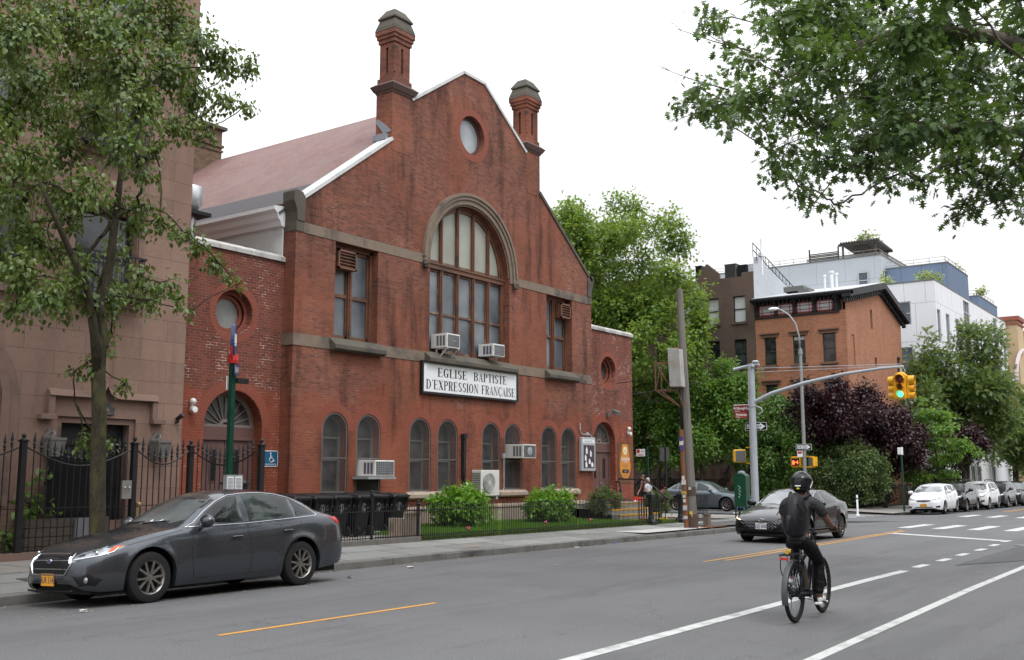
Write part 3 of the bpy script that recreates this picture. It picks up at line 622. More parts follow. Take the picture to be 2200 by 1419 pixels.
# chimneys on the gable shoulders
for cx, flip in ((23.2, 1), (30.48, -1)):
    mb = MB(); y0, y1 = Yf-.02, Yf+.68; cy = (y0+y1)/2; lo = 11.7 if flip > 0 else 12.0
    mb.box(cx-.45, cx+.45, y0+.012, y1, lo, 13.62)
    mb.frust(cx, cy, 13.95, 14.12, .44, .34, .44, .34)
    h = .37; hy = .31
    for sx in (-1, 1):
        for sy in (-1, 1): mb.box(*sorted((cx+sx*.055, cx+sx*h)), *sorted((cy+sy*.05, cy+sy*hy)), 14.3, 15.15)
    mb.box(cx-h, cx+h, cy-hy, cy+hy, 14.12, 14.3); mb.box(cx-h, cx+h, cy-hy, cy+hy, 15.15, 15.3)
    mb.box(cx-.28, cx+.28, cy-.22, cy+.22, 14.2, 15.2)
    mb.box(cx-.41, cx+.41, cy-.35, cy+.35, 15.3, 15.44); mb.box(cx-.45, cx+.45, cy-.39, cy+.39, 15.44, 15.56); mb.box(cx-.485, cx+.485, cy-.425, cy+.425, 15.56, 15.70)
    mb.tube([(cx-h+.02, cy-hy-.0, 14.3), (cx-h+.02, cy-hy-.0, 15.12)], .04, 10)
    ch = mb.build('chimney', m_brick, church)
    mb = MB(); mb.frust(cx, cy, 13.60, 13.68, .47, .36, .50, .40); mb.frust(cx, cy, 13.68, 13.84, .52, .42, .62, .50); mb.frust(cx, cy, 13.84, 13.95, .62, .50, .48, .38); mb.build('ledge', mat('chimney_ledge', (.10, .06, .05), .85, var=.4, scale=5), ch)
    mb = MB(); mb.frust(cx, cy, 15.70, 15.80, .50, .44, .48, .42); mb.frust(cx, cy, 15.80, 16.12, .48, .42, .38, .32); mb.frust(cx, cy, 16.10, 16.15, .44, .38, .44, .38); mb.frust(cx, cy, 16.15, 16.46, .44, .38, .25, .19); mb.build('cap', m_stone_dk, ch, bevel=.015)
    mb = MB(); mb.frust(cx-h+.02, cy-hy, 15.0, 15.12, .03, .03, .075, .075); mb.build('capital', m_stone_dk, ch)
mb = MB(); mb.box(22.62, 22.9, Yf+.15, Yf+.7, 12.05, 12.25); mb.prism([(0, 12.3), (.35, 12.3), (.7, 12.72), (.6, 12.8), (.25, 12.55)], lambda u, v, w: (22.73+w, Yf+.0+u, v), 0, .02); mb.build('flashing', m_lead, church)
# side and rear body of the wings and nave (closed blocks behind the walls)
mb = MB(); mb.box(14.9, 18.9, 22.0, 44, 0, 7.4); mb.box(19.0, 34.5, 21.6, 44, 0, 9.1); mb.box(34.6, 38.55, 22.0, 44, 0, 7.4); mb.build('nave_block', mat('inner_wall', (.12, .05, .035), .9), church)
# ============================================================ OTHER BUILDINGS
def ashlar(name, c, bw, rh, mortar, ms=.008, dirt=(.5, .48, .46), st=.6, vary=.1):
    m = brickmat(name, tuple(x*(1+vary) for x in c), tuple(x*(1-vary) for x in c), mortar, bw, rh, ms, stain=dirt, st=st, grime=.5); return m
m_bstone = ashlar('brownstone_ashlar', (.262, .170, .133), 1.35, .475, (.195, .125, .097), .008)
m_bstone_t = mat('brownstone_moulding', (.19, .118, .092), .85, var=.2, scale=3, dirt=(.10, .07, .055), bump=.15)
m_pane_dk = glassmat('dark_window_pane', (.028, .032, .034), .07, .5, 1.5, spec=.8, tint2=(.06, .068, .07))
m_pane_bl = glassmat('blue_window_pane', (.06, .085, .12), .07, .4, .4, spec=.8, tint2=(.13, .16, .20))
m_curtain = mat('pale_blind', (.50, .52, .52), .8, var=.12, scale=2)
m_fdark = mat('dark_window_frame', (.02, .02, .022), .5)
m_fbrown = mat('brown_window_frame', (.05, .04, .03), .6)
def sash(parent, f, u0, u1, v0, v1, fm, pm, d=.14, blind=0, mid=True, t=.05, bars=0):
    mb = MB()
    def b(a, c, e, g, w0, w1): mb.bbox(lambda x, y, z: f(x, z, y), a, c, w0, w1, e, g)
    b(u0, u0+t, v0, v1, d-.04, d+.05); b(u1-t, u1, v0, v1, d-.04, d+.05); b(u0+t, u1-t, v1-t, v1, d-.04, d+.05); b(u0+t, u1-t, v0, v0+t, d-.04, d+.05)
    if mid: b(u0+t, u1-t, (v0+v1)/2-.03, (v0+v1)/2+.03, d-.02, d+.05)
    for k in range(bars): u = u0+(u1-u0)*(k+1)/(bars+1); b(u-.02, u+.02, v0+t, v1-t, d-.01, d+.04)
    w = mb.build('window', fm, parent)
    mb = MB(); mb.bbox(lambda x, y, z: f(x, z, y), u0+.01, u1-.01, d+.02, d+.04, v0+.01, v1-.01); mb.build('pane', pm, w)
    if blind:
        mb = MB(); mb.bbox(lambda x, y, z: f(x, z, y), u0+t, u1-t, d+.008, d+.016, v1-(v1-v0)*blind, v1-t); mb.build('blind', m_curtain, w)
    return w
# ---- brownstone house on the left
YB = 20.1; FB = FY(YB)
bs = thing('brownstone_house', 'tall brownstone house left of the church with hooded black doorway', 'house', (9, 24, 0))
WB = [(11.92, 13.42, 5.52, 7.45), (8.7, 10.92, 5.52, 7.5), (11.9, 13.45, 8.85, 10.6), (8.7, 10.5, 8.95, 10.8), (11.9, 13.45, 12.0, 13.8), (8.7, 10.5, 12.0, 13.9), (4.5, 6.5, 5.5, 7.5), (4.5, 6.5, 8.95, 10.8)]
mb = MB(); mb.plate(rect(1.5, 14.83, 0, 17), [rect(a, b, c, d) for a, b, c, d in WB] + [rect(11.78, 13.62, .5, 2.93), arch(9.3, 1.3, 3.2, 1.25, 18)], FB, .3)
mb.quad((14.83, YB, 0), (14.83, YB+14, 0), (14.83, YB+14, 17), (14.83, YB, 17)); mb.box(1.6, 14.75, YB+.5, YB+13.9, 0, 16.9)
mb.build('wall', m_bstone, bs)
for a, b, c, d in WB:
    w = sash(bs, FB, a+.05, b-.05, c, d, m_fdark, m_pane_dk, .2, blind=0, bars=0 if b-a < 2 else 1)
    mb = MB(); mb.box(a-.12, b+.12, YB-.13, YB+.1, c-.16, c); mb.build('sill', m_bstone_t, w)
    mb = MB(); mb.box(a-.16, a-.02, YB-.05, YB+.02, c, d+.12); mb.box(b+.02, b+.16, YB-.05, YB+.02, c, d+.12); mb.box(a-.02, b+.02, YB-.05, YB+.02, d-.02+.04, d+.12); mb.box(a-.22, b+.22, YB-.14, YB+.02, d+.12, d+.22); mb.build('surround', m_bstone_t, w)
    if a > 11 and c < 11:                               # ironwork balconet
        mb = MB(); zt = c+.95 if c < 6 else c+.55
        for yy in (YB-.32,):
            mb.bar((a-.05, yy, zt), (b+.05, yy, zt), .04); mb.bar((a-.05, yy, c+.02), (b+.05, yy, c+.02), .05)
            k = a-.05
            while k < b+.06: mb.bar((k, yy, c), (k, yy, zt), .018); k += .11
            k = a+.06
            while k < b-.05:
                mb.tube([(k+.05*math.cos(q), yy, (c+zt)/2+.14*math.sin(q)) for q in [i*PI/4 for i in range(9)]], .008, 4); k += .22
        for x in (a-.05, b+.05): mb.bar((x, YB-.32, zt), (x, YB, zt), .04); mb.bar((x, YB-.32, c+.02), (x, YB, c+.02), .05); mb.bar((x, YB-.16, c), (x, YB-.16, zt), .018)
        mb.box(a-.07, b+.07, YB-.34, YB-.1, c-.04, c+.0); mb.build('balconet', m_black, w)
# arched opening on the far left, half outside the picture
mb = MB(); f = FB
arcband(mb, 9.3, 3.2, 1.25, 1.42, f, -.05, .02, n=20); arcband(mb, 9.3, 3.2, 1.10, 1.25, f, .06, .3, n=20); arcband(mb, 9.3, 3.2, 1.42, 1.62, f, -.02, .02, n=20)
for sx in (-1, 1): mb.box(9.3+sx*1.335-.085, 9.3+sx*1.335+.085, YB-.05, YB+.02, 1.2, 3.2); mb.box(9.3+sx*1.52-.1, 9.3+sx*1.52+.1, YB-.02, YB+.02, 1.2, 3.2); mb.box(9.3+sx*1.175-.075, 9.3+sx*1.175+.075, YB+.06, YB+.3, 1.3, 3.2)
aw = mb.build('arched_window', m_bstone_t, bs)
mb = MB(); mb.prism(arch(9.3, 1.3, 3.2, 1.12, 16), f, .22, .24); mb.build('pane', m_pane_dk, aw)
mb = MB(); mb.box(7.9, 10.75, YB-.12, YB+.1, 1.12, 1.3); mb.build('sill', m_bstone_t, aw)
# doorway and its drip hood
mb = MB(); mb.box(11.78, 11.9, YB+.06, YB+.32, .5, 2.93); mb.box(13.5, 13.62, YB+.06, YB+.32, .5, 2.93); mb.box(11.9, 13.5, YB+.06, YB+.32, 2.80, 2.93); mb.build('door_frame', m_bstone_t, bs)
mb = MB(); mb.box(11.9, 13.5, YB+.28, YB+.34, .5, 2.8)
for x in (11.95, 12.72):
    for z0, z1 in ((.6, 1.3), (1.4, 2.2)):
        for q in ((x+.06, x+.66, z0, z0+.04), (x+.06, x+.66, z1-.04, z1), (x+.06, x+.1, z0, z1), (x+.62, x+.66, z0, z1)): mb.box(q[0], q[1], YB+.26, YB+.29, q[2], q[3])
mb.box(11.9, 13.5, YB+.24, YB+.3, 2.34, 2.42); mb.box(12.68, 12.72, YB+.25, YB+.3, .5, 2.34)
dr = mb.build('door', m_black, bs)
mb = MB()
prof = [(-.14, 0), (.0, 0), (.0, .13), (-.05, .13), (-.14, .05)]
def hoodrun(pts):
    for (x0, z0), (x1, z1) in zip(pts, pts[1:]):
        mb.hexa([(x0, YB-.16, z0), (x1, YB-.16, z1), (x1, YB+.02, z1), (x0, YB+.02, z0), (x0, YB-.09, z0+.13), (x1, YB-.09, z1+.13), (x1, YB+.02, z1+.16), (x0, YB+.02, z0+.16)])
hoodrun([(11.5, 3.34), (12.5, 3.34), (12.62, 3.37), (12.72, 3.45), (12.80, 3.60), (12.88, 3.45), (12.98, 3.37), (13.10, 3.34), (14.1, 3.34)])
mb.box(11.5, 11.64, YB-.12, YB+.02, 2.92, 3.34); mb.box(13.96, 14.1, YB-.12, YB+.02, 2.92, 3.34)
mb.box(11.32, 11.64, YB-.17, YB+.02, 2.84, 2.95); mb.box(13.96, 14.28, YB-.17, YB+.02, 2.84, 2.95)
mb.build('door_hood', m_bstone_t, bs, bevel=.012)
np_ = MB(); np_.box(12.62, 13.06, YB-.03, YB, 3.0, 3.16); np_.prism([(12.70, 3.16), (12.98, 3.16), (12.95, 3.22), (12.90, 3.26), (12.84, 3.27), (12.78, 3.26), (12.73, 3.22)], FB, -.03, 0)
npo = np_.build('number_plate', mat('number_plate', (.05, .055, .055), .5), bs)
textmesh('306', .13, lambda x, y, z: (12.84+x, YB-.034, 3.07+y)).build('lettering', m_sill, npo)
textmesh('VANDERBILT AVENUE', .035, lambda x, y, z: (12.84+x, YB-.034, 3.02+y)).build('lettering', m_sill, npo)
mb = MB(); mb.box(11.4, 14.0, YB-.75, YB+.3, 0, .32); mb.box(11.55, 13.85, YB-.4, YB+.3, .32, .5); mb.build('doorstep', m_bstone_t, bs)
mb = MB(); mb.box(1.5, 14.86, YB-.08, YB+.02, 0, .75); mb.build('plinth', m_bstone_t, bs)
# ---- brick chimney stack of the building behind the church
t = thing('brick_chimney_stack', 'banded tan brick chimney stack rising behind the slate roof', 'chimney', (25.1, 35, 0))
mch = brickmat('tan_chimney_brick', (.20, .13, .085), (.11, .07, .05), (.10, .08, .06), stain=(.4, .4, .4))
mb = MB(); mb.box(23.7, 26.45, 34, 36.5, 0, 15.0); mb.box(23.65, 26.5, 33.95, 36.5, 15.0, 15.08); mb.box(23.7, 26.45, 34, 36.5, 15.08, 15.2); mb.box(23.63, 26.52, 33.93, 36.5, 15.2, 15.3); mb.box(23.7, 26.45, 34, 36.5, 15.3, 15.95); mb.build('stack', mch, t)
mb = MB(); mb.box(23.55, 26.6, 33.85, 36.6, 15.95, 16.08); mb.build('cap', m_stone_dk, t)
t = thing('roof_ventilator', 'silver mushroom shaped metal vent on the church side roof', 'vent', (17.75, 24, 7.5))
mb = MB(); mb.lathe([(.12, 7.4), (.12, 9.15), (.2, 9.2), (.28, 9.35), (.28, 9.75), (.24, 9.85), (.16, 9.88)], Matrix.Translation((17.72, 24, 0)), 20); mb.build('cowl', mat('bright_galvanised', (.5, .52, .54), .35, .6, var=.15), t, smooth=True, auto=35)
mb = MB(); mb.box(17.3, 18.1, 23.6, 24.4, 8.98, 9.08); mb.build('base_flashing', m_fdark, t)
# ---- dark brown row houses across the cross street
XR = 61.0; FR = FX(XR)
m_dkbrown = mat('dark_brown_render', (.108, .074, .058), .9, var=.12, scale=1.0, dirt=(.065, .045, .037), bump=.15, bs=30)
rows = [(25.0, 30.6, 14.3), (30.6, 36.4, 14.9), (36.4, 42.2, 14.7), (42.2, 48.0, 15.0), (48.0, 54, 14.6)]
BYS = [(.6, 1.42), (2.42, 3.3), (4.3, 5.1)]
for hi, (ya, yb_, H_) in enumerate(rows):
    t = thing('row_house', ['dark brown rendered house with stepped parapet left of the orange brick house', 'brown row house seen behind the big tree next to the stepped parapet', 'brown row house third from the orange brick house behind the maple', 'brown row house fourth from the orange brick house behind the maple', 'brown row house farthest along the cross street behind the church'][hi], 'house', (XR+5, (ya+yb_)/2, 0), 'brownstone row along the cross street')
    ops = []
    for (a, b) in BYS:
        for z0, z1 in ((11.3, 13.0), (8.4, 10.2), (5.5, 7.4), (2.7, 4.4)): ops.append(rect(ya+a, ya+b, z0, z1))
    top = [(yb_, 0), (yb_, H_+.0), (yb_-.5, H_), (yb_-.5, H_-.1)] if hi == 0 else [(yb_, 0), (yb_, H_)]
    out = [(ya, -1), (yb_, -1), (yb_, H_)] + ([(28.9, H_), (28.9, H_+.35), (28.2, H_+1.05), (27.4, H_+.35), (27.4, H_-.02), (25.8, H_-.05), (25.8, H_+.2), (25.0, H_+.2)] if hi == 0 else [(ya, H_)])
    mb = MB(); mb.plate(out, ops, FR, .3); mb.box(XR+.31, XR+11, ya+.01, yb_-.01, -1, H_-.3)
    mb.add([(XR+.35, u, v) for u, v in out], [tuple(q) for q in tessellate_polygon([[Vector((u, v, 0)) for u, v in out]])]); n = len(out)
    mb.add([(XR, u, v) for u, v in out] + [(XR+.35, u, v) for u, v in out], [(k, (k+1) % n, n+(k+1) % n, n+k) for k in range(n)])
    mb.build('wall', m_dkbrown, t)
    for i, o in enumerate(ops):
        (u0, v0), (u1, v1) = o[0], o[2]
        w = sash(t, FR, u0, u1, v0, v1, m_fdark, m_pane_dk if v0 < 11 or hi else m_curtain, .16, blind=(.45 if v0 > 11 else 0), bars=0)
        mb = MB(); mb.bbox(lambda x, y, z: (XR+y, x, z), u0-.12, u1+.12, -.1, .05, v0-.13, v0); mb.build('sill', m_dkbrown, w)
    # stoop with rails
    mb = MB(); yc = ya+1.2
    for k in range(7): mb.box(XR-2.6+k*.32, XR+.0, yc-.7, yc+.7, -.6, -.25+k*.24)
    mb.build('stoop', m_bstone_t, t)
    for sy in (-.75, .75):
        mb = MB(); mb.bar((XR-2.6, yc+sy, .75), (XR, yc+sy, 2.35), .1)
        for k in range(9): x = XR-2.55+k*.3; mb.bar((x, yc+sy, -.2+k*.18), (x, yc+sy, .72+k*.185), .04)
        mb.build('stair_rail', m_black, t)
# low garden walls with pierced balusters in front of the row
for i, (ya, yb_) in enumerate(((25.6, 29.3), (29.6, 33.4))):
    t = thing('front_garden_railing', ['black front garden railing with pale lozenge balusters behind the grey sedan', 'black front garden railing left of the lozenge railing, behind the pedestrians'][i], 'railing', (57.7, (ya+yb_)/2, -.4))
    mb = MB(); mb.box(57.6, 57.75, ya, yb_, -.5, .1); mb.bar((57.68, ya, 1.35), (57.68, yb_, 1.35), .06); mb.bar((57.68, ya, .25), (57.68, yb_, .25), .05)
    y = ya
    while y < yb_: mb.bar((57.68, y, .1), (57.68, y, 1.45), .022); y += .13
    mb.build('rail', m_black, t)
    if i == 0:
        for k in range(6):
            mb = MB(); y = ya+.45+k*.55; mb.prism([(y-.1, 1.45), (y+.1, 1.45), (y+.1, 1.9), (y, 2.08), (y-.1, 1.9)], lambda u, v, w: (57.66+w, u, v), 0, .06); mb.build('baluster', m_bstone_t, t)
# ---- orange brick corner house
oh = thing('orange_brick_house', 'orange brick corner house with black bracketed cornice and red attic windows', 'house', (67, 22, 0))
m_ob = brickmat('orange_brick', (.44, .175, .09), (.30, .11, .055), (.36, .25, .18), .23, .083, .012, stain=(.55, .5, .5), st=.5, grime=.35)
m_lint = mat('brown_lintel', (.17, .095, .06), .85, var=.3)
ops = [rect(a, b, z0, z1) for z0, z1 in ((8.4, 10.15), (5.45, 7.2), (2.5, 4.3)) for a, b in ((19.93, 20.72), (21.8, 22.58), (23.65, 24.42))]
mb = MB(); mb.plate(rect(19.25, 24.98, -1, 11.5), ops, FR, .3)
YS = 19.25; FS = FY(YS)
sw = [arch(66.15, 10.9, 11.95, .22, 10), rect(62.0, 62.45, 8.2, 10.1), rect(66.5, 66.95, 8.4, 9.1), rect(71.6, 72.4, 7.2, 9.6), rect(66.5, 66.95, 5.2, 6.0), rect(62.0, 62.45, 5.1, 6.9)]
so = [(61.0, -1), (72.9, -1), (72.9, 12.2), (67.9, 13.7), (61.0, 12.3)]
mb.plate(so, sw, FS, .25); mb.box(61.31, 72.8, 19.6, 24.9, -1, 11.4)
mb.add([(61.3, 19.5, 11.4), (72.8, 19.5, 11.4), (72.8, 19.5, 12.1), (67.9, 19.5, 13.6), (61.3, 19.5, 12.2), (61.3, 24.9, 11.4), (72.8, 24.9, 11.4), (72.8, 24.9, 12.1), (67.9, 24.9, 13.6), (61.3, 24.9, 12.2)], [(5,6,7,8,9), (1,6,7,2), (0,5,9,4)])
mb.build('wall', m_ob, oh)
for o in ops:
    (u0, v0), (u1, v1) = o[0], o[2]
    w = sash(oh, FR, u0, u1, v0, v1, m_fbrown, m_pane_dk, .12, blind=.15 if abs(u0-21.8) < .1 else 0)
    mb = MB(); g = lambda x, y, z: (XR+y, x, z); mb.bbox(g, u0-.14, u1+.14, -.12, .05, v0-.13, v0); mb.build('sill', m_lint, w); mb = MB(); mb.bbox(g, u0-.16, u1+.16, -.05, .05, v1, v1+.2); mb.bbox(g, u0-.24, u1+.24, -.16, .05, v1+.2, v1+.28); mb.build('lintel', m_lint, w)
mb = MB(); mb.prism(arch(66.15, 10.9, 11.95, .22, 10), FS, .14, .16); w = mb.build('window', m_pane_dk, oh)
for a, b, c, d in ((62.0, 62.45, 8.2, 10.1), (66.5, 66.95, 8.4, 9.1), (71.6, 72.4, 7.2, 9.6), (66.5, 66.95, 5.2, 6.0), (62.0, 62.45, 5.1, 6.9)):
    if a < 63:
        mb = MB(); mb.box(a, b, YS+.06, YS+.08, c, d); mb.build('bricked_window', m_ob, oh)
    else: sash(oh, FS, a, b, c, d, m_fbrown, m_pane_dk, .12, mid=d-c > 1)
# attic windows between brackets
mb = MB(); mb.bbox(g, 19.6, 24.95, -.02, .25, 11.5, 12.35); mb.bbox(g, 19.6, 24.95, -.08, .1, 11.36, 11.46); cornice = mb.build('frieze', mat('charcoal_paint', (.022, .023, .026), .6, var=.2), oh)
m_red = mat('dark_red_frame', (.20, .02, .022), .5)
for y0 in (19.98, 21.22, 22.46, 23.66):
    y1 = y0+1.02; mb = MB()
    for q in ((y0, y1, 11.52, 11.6), (y0, y1, 12.12, 12.2), (y0, y0+.07, 11.52, 12.2), (y1-.07, y1, 11.52, 12.2), (y0, y1, 11.72, 11.75), (y0, y1, 11.98, 12.01), (y0+.2, y0+.23, 11.55, 12.15), (y1-.23, y1-.2, 11.55, 12.15)): mb.bbox(g, q[0], q[1], -.07, -.03 + .012*((q[1]-q[0]) < .1), q[2], q[3])
    w = mb.build('attic_window', m_red, oh); mb = MB(); mb.bbox(g, y0+.02, y1-.02, -.035, -.028, 11.55, 12.16); mb.build('pane', mat('bright_pane', (.30, .32, .33), .1, var=.2), w)
mb = MB()
for y in (19.75, 21.1, 22.33, 23.57, 24.82):
    mb.prism([(0, 11.4), (-.1, 11.45), (-.14, 11.9), (-.3, 12.2), (-.42, 12.4), (0, 12.4)], lambda u, v, w: (XR+u, w, v), y-.08, y+.08)
y = 19.6
while y < 24.9: mb.bbox(g, y, y+.1, -.25, 0, 12.22, 12.38); y += .26
mb.build('bracket', m_fdark, oh)
mb = MB(); mb.prism([(0, 12.38), (-.42, 12.38), (-.5, 12.5), (-.5, 12.58), (0, 12.6)], lambda u, v, w: (XR+u, w, v), 18.75, 25.1)
pr = [(60.55, 12.2), (67.9, 13.72), (73.5, 12.05)]
for (x0, z0), (x1, z1) in zip(pr, pr[1:]):
    mb.hexa([(x0, 18.75, z0), (x1, 18.75, z1), (x1, 19.3, z1), (x0, 19.3, z0), (x0, 18.75, z0+.38), (x1, 18.75, z1+.38), (x1, 19.3, z1+.38), (x0, 19.3, z0+.38)])
    n = int((x1-x0)/.36)
    for i in range(n):
        x, z = x0+(x1-x0)*(i+.5)/n, z0+(z1-z0)*(i+.5)/n
        mb.prism([(x-.08, z-.34), (x+.08, z-.34), (x+.08, z+.02), (x-.08, z+.02)], FY(19.0), .02, .26); mb.prism([(x-.05, z-.1), (x+.05, z-.1), (x+.05, z+.02), (x-.05, z+.02)], FY(18.82), 0, .2)
mb.build('cornice', m_fdark, oh)
mb = MB(); mb.hexa([(60.6, 18.8, 12.62), (67.9, 18.8, 14.12), (67.9, 25.0, 14.12), (60.6, 25.0, 12.62), (60.6, 18.8, 12.66), (67.9, 18.8, 14.16), (67.9, 25.0, 14.16), (60.6, 25.0, 12.66)])
mb.hexa([(67.9, 18.8, 14.12), (73.5, 18.8, 12.44), (73.5, 25.0, 12.44), (67.9, 25.0, 14.12), (67.9, 18.8, 14.16), (73.5, 18.8, 12.48), (73.5, 25.0, 12.48), (67.9, 25.0, 14.16)]); mb.build('roof', mat('silver_roof_coating', (.42, .43, .45), .6, var=.25, scale=2), oh)
mb = MB()
for (x, y, r, h) in ((63.9, 20.95, .1, .95), (64.2, 20.75, .07, .85), (63.6, 21.3, .06, .7)): mb.lathe([(r, 12.9), (r, 13.4+h), (r*1.7, 13.42+h), (r*1.7, 13.55+h)], Matrix.Translation((x, y, 0)), 12)
mb.build('flue', m_whitep, oh)
mb = MB(); mb.box(63, 65.5, 22.5, 23.8, 13.3, 13.62); mb.box(62.3, 63.6, 21.9, 22.6, 12.9, 13.25); mb.build('skylight', m_casing, oh)
# silver painted party wall with a rail stepping down behind the orange house
pw = thing('silver_party_wall', 'silver painted party wall with stair rail above the orange house roof', 'wall', (66, 25, 12))
mb = MB(); mb.prism([(61.0, 12.3), (72.5, 12.3), (72.5, 13.2), (66.5, 14.9), (63.6, 16.2), (61.0, 16.2), (61.0, 14.5)][:0] or [(61.02, 12.2), (70.5, 12.2), (70.5, 13.5), (65.9, 14.6), (63.3, 15.15), (62.6, 15.3), (62.6, 15.6), (61.9, 15.6), (61.9, 15.1), (61.02, 15.0)], FY(25.02), -.04, .3); mb.build('wall', mat('silver_paint', (.40, .42, .45), .6, var=.25, scale=3), pw)
mb = MB()
for a, b in (((61.05, 15.9), (63.0, 15.4)), ((63.1, 15.35), (70, 13.6))):
    for dz in (0, .45):
        mb.bar((a[0], 25.0, a[1]+dz), (b[0], 25.0, b[1]+dz), .04)
    k = 0
    while a[0]+k < b[0]: z = a[1]+(b[1]-a[1])*k/(b[0]-a[0]); mb.bar((a[0]+k, 25.0, z-.5), (a[0]+k, 25.0, z+.45), .03); k += .6
mb.build('rail', m_fdark, pw)
mb = MB(); mb.lathe([(.07, 14.5), (.07, 16.9)], Matrix.Translation((62.5, 25.0, 0)), 10); mb.lathe([(.22, 15.7), (.22, 15.95), (.1, 16.1)], Matrix.Translation((62.5, 25.0, 0)), 12); mb.build('flue', m_whitep, pw)
for i, (y0, y1, z) in enumerate(((26.5, 27.3, 14.35), (25.75, 26.4, 14.2), (28.95, 29.4, 14.5))):
    t = thing('rooftop_condenser', ['finned grey condenser on the brown house roof beside the pediment', 'dark condenser box at the right end of the brown house roof', 'small dark condenser left of the brown parapet pediment'][i], 'air conditioner', (62, (y0+y1)/2, z))
    mb = MB(); mb.box(61.8, 62.7, y0, y1, z, z+.95); mb.build('casing', m_casing if i == 0 else m_fdark, t, bevel=.03)
    mb = MB()
    for k in range(9): mb.box(61.77, 61.8, y0+.04, y1-.04, z+.1+k*.09, z+.13+k*.09)
    mb.box(61.75, 62.75, y0-.02, y1+.02, z+.93, z+.97); mb.build('grille', m_black, t)
# ---- modern panel-clad block
def panelmat(name, c, w, h, line):
    return brickmat(name, c, tuple(x*.97 for x in c), line, w, h, .02, stain=(.85, .87, .9), st=.4, grime=.12)
m_pw = panelmat('white_panels', (.76, .77, .80), 1.55, 2.9, (.40, .42, .46))
m_pg = panelmat('grey_panels', (.42, .45, .48), 2.4, 2.5, (.27, .29, .31))
m_pb = panelmat('blue_panels', (.15, .20, .29), 1.6, 2.3, (.06, .09, .14))
md = thing('modern_apartment_block', 'white, grey and blue panelled apartment block with terraces behind the orange house', 'building', (92, 28, 0))
blocks = [(80, 110, 18.5, 40, -1, 16.15, m_pw, 'white_volume'), (84, 99, 23.45, 40, 16.1, 19.4, m_pg, 'grey_volume'), (85, 92.2, 18.6, 23.4, 16.0, 18.35, m_pb, 'blue_volume'), (96, 104, 18.6, 24, 15.6, 17.2, m_pb, 'blue_volume'), (88, 99, 24.5, 31, 19.3, 20.5, m_pg, 'grey_volume')]
FM = FY(18.5); wins = [(80.3, 81.3), (83.0, 84.2), (86.2, 87.4), (93.3, 94.6), (98.6, 99.2), (105.3, 106.8)]
opm = []
for a, b in wins:
    for z0, z1 in ((11.6, 14.0), (8.0, 10.6), (4.5, 7.0)): opm.append(rect(a, b, z0, z1))
opm += [rect(89.3, 91.4, 10.3, 15.9), rect(101.2, 102.8, 10.3, 15.9), rect(89.3, 91.4, 4, 9.6), rect(101.2, 102.8, 4, 9.6)]
for i, (x0, x1, y0, y1, z0, z1, m_, nm) in enumerate(blocks):
    mb = MB()
    if i == 0:
        mb.plate(rect(x0, x1, z0, z1), opm, FM, .25); mb.plate(rect(18.5, 40, z0, z1), [rect(20.3, 21.5, 12.9, 14.7), rect(20.3, 21.5, 9.0, 11.2)], FX(80), .25)
        mb.quad((80, 18.5, z1), (110, 18.5, z1), (110, 40, z1), (80, 40, z1)); mb.quad((110, 18.5, z0), (110, 40, z0), (110, 40, z1), (110, 18.5, z1)); mb.box(80.3, 109.8, 18.8, 39.8, z0, z1-.1)
    else: mb.box(x0, x1, y0, y1, z0, z1)
    v = mb.build(nm, m_, md)
    mb = MB(); mb.box(x0-.03, x1+.03, y0-.03, y0+.0, z1-.02, z1+.07); mb.box(x0-.03, x0, y0, y1, z1-.02, z1+.07); mb.build('roof_edge', m_fdark if i == 9 else m_casing, v)
    mb = MB()                                           # roof railing
    if i in (1, 2, 3):
        for zz in (.45, .9): mb.bar((x0+.2, y0+.2, z1+zz*.6), (x1, y0+.2, z1+zz*.6), .03); mb.bar((x0+.2, y0+.2, z1+zz*.6), (x0+.2, y1, z1+zz*.6), .03)
        k = 0
        while k < y1-y0: mb.bar((x0+.2, y0+.2+k, z1), (x0+.2, y0+.2+k, z1+.55), .03); k += 1.2
        k = 0
        while k < x1-x0: mb.bar((x0+.2+k, y0+.2, z1), (x0+.2+k, y0+.2, z1+.55), .03); k += 1.2
        mb.build('roof_rail', m_sill, v)
m_fgrey = mat('aluminium_frame', (.42, .44, .46), .4, .3)
for o in opm:
    (u0, v0), (u1, v1) = o[0], o[2]
    if v1-v0 > 4:
        mb = MB(); n = 3
        for k in range(n+1): mb.box(u0+(u1-u0)*k/n-.04, u0+(u1-u0)*k/n+.04, 18.56, 18.66, v0, v1)
        for k in range(7): mb.box(u0, u1, 18.57, 18.66, v0+(v1-v0)*k/6-.04, v0+(v1-v0)*k/6+.04)
        w = mb.build('window', m_fgrey, md); mb = MB(); mb.box(u0, u1, 18.63, 18.65, v0, v1); mb.build('pane', m_pane_bl, w)
    else: sash(md, FM, u0, u1, v0, v1, m_fgrey, m_pane_bl, .1, mid=False, bars=1, t=.07)
for z0, z1 in ((12.9, 14.7), (9.0, 11.2)): sash(md, FX(80), 20.3, 21.5, z0, z1, m_fgrey, m_pane_bl, .1, mid=True, t=.08)
sash(md, FX(83.9), 24.5, 25.3, 16.7, 18.1, m_fgrey, m_pane_bl, .0, t=.06); sash(md, FY(23.35), 84.4, 86.2, 16.3, 18.2, m_fgrey, m_pane_dk, .0, t=.06)
sash(md, FX(83.9), 31.6, 33.6, 16.3, 17.6, m_fgrey, m_pane_bl, .0, t=.06, bars=2)
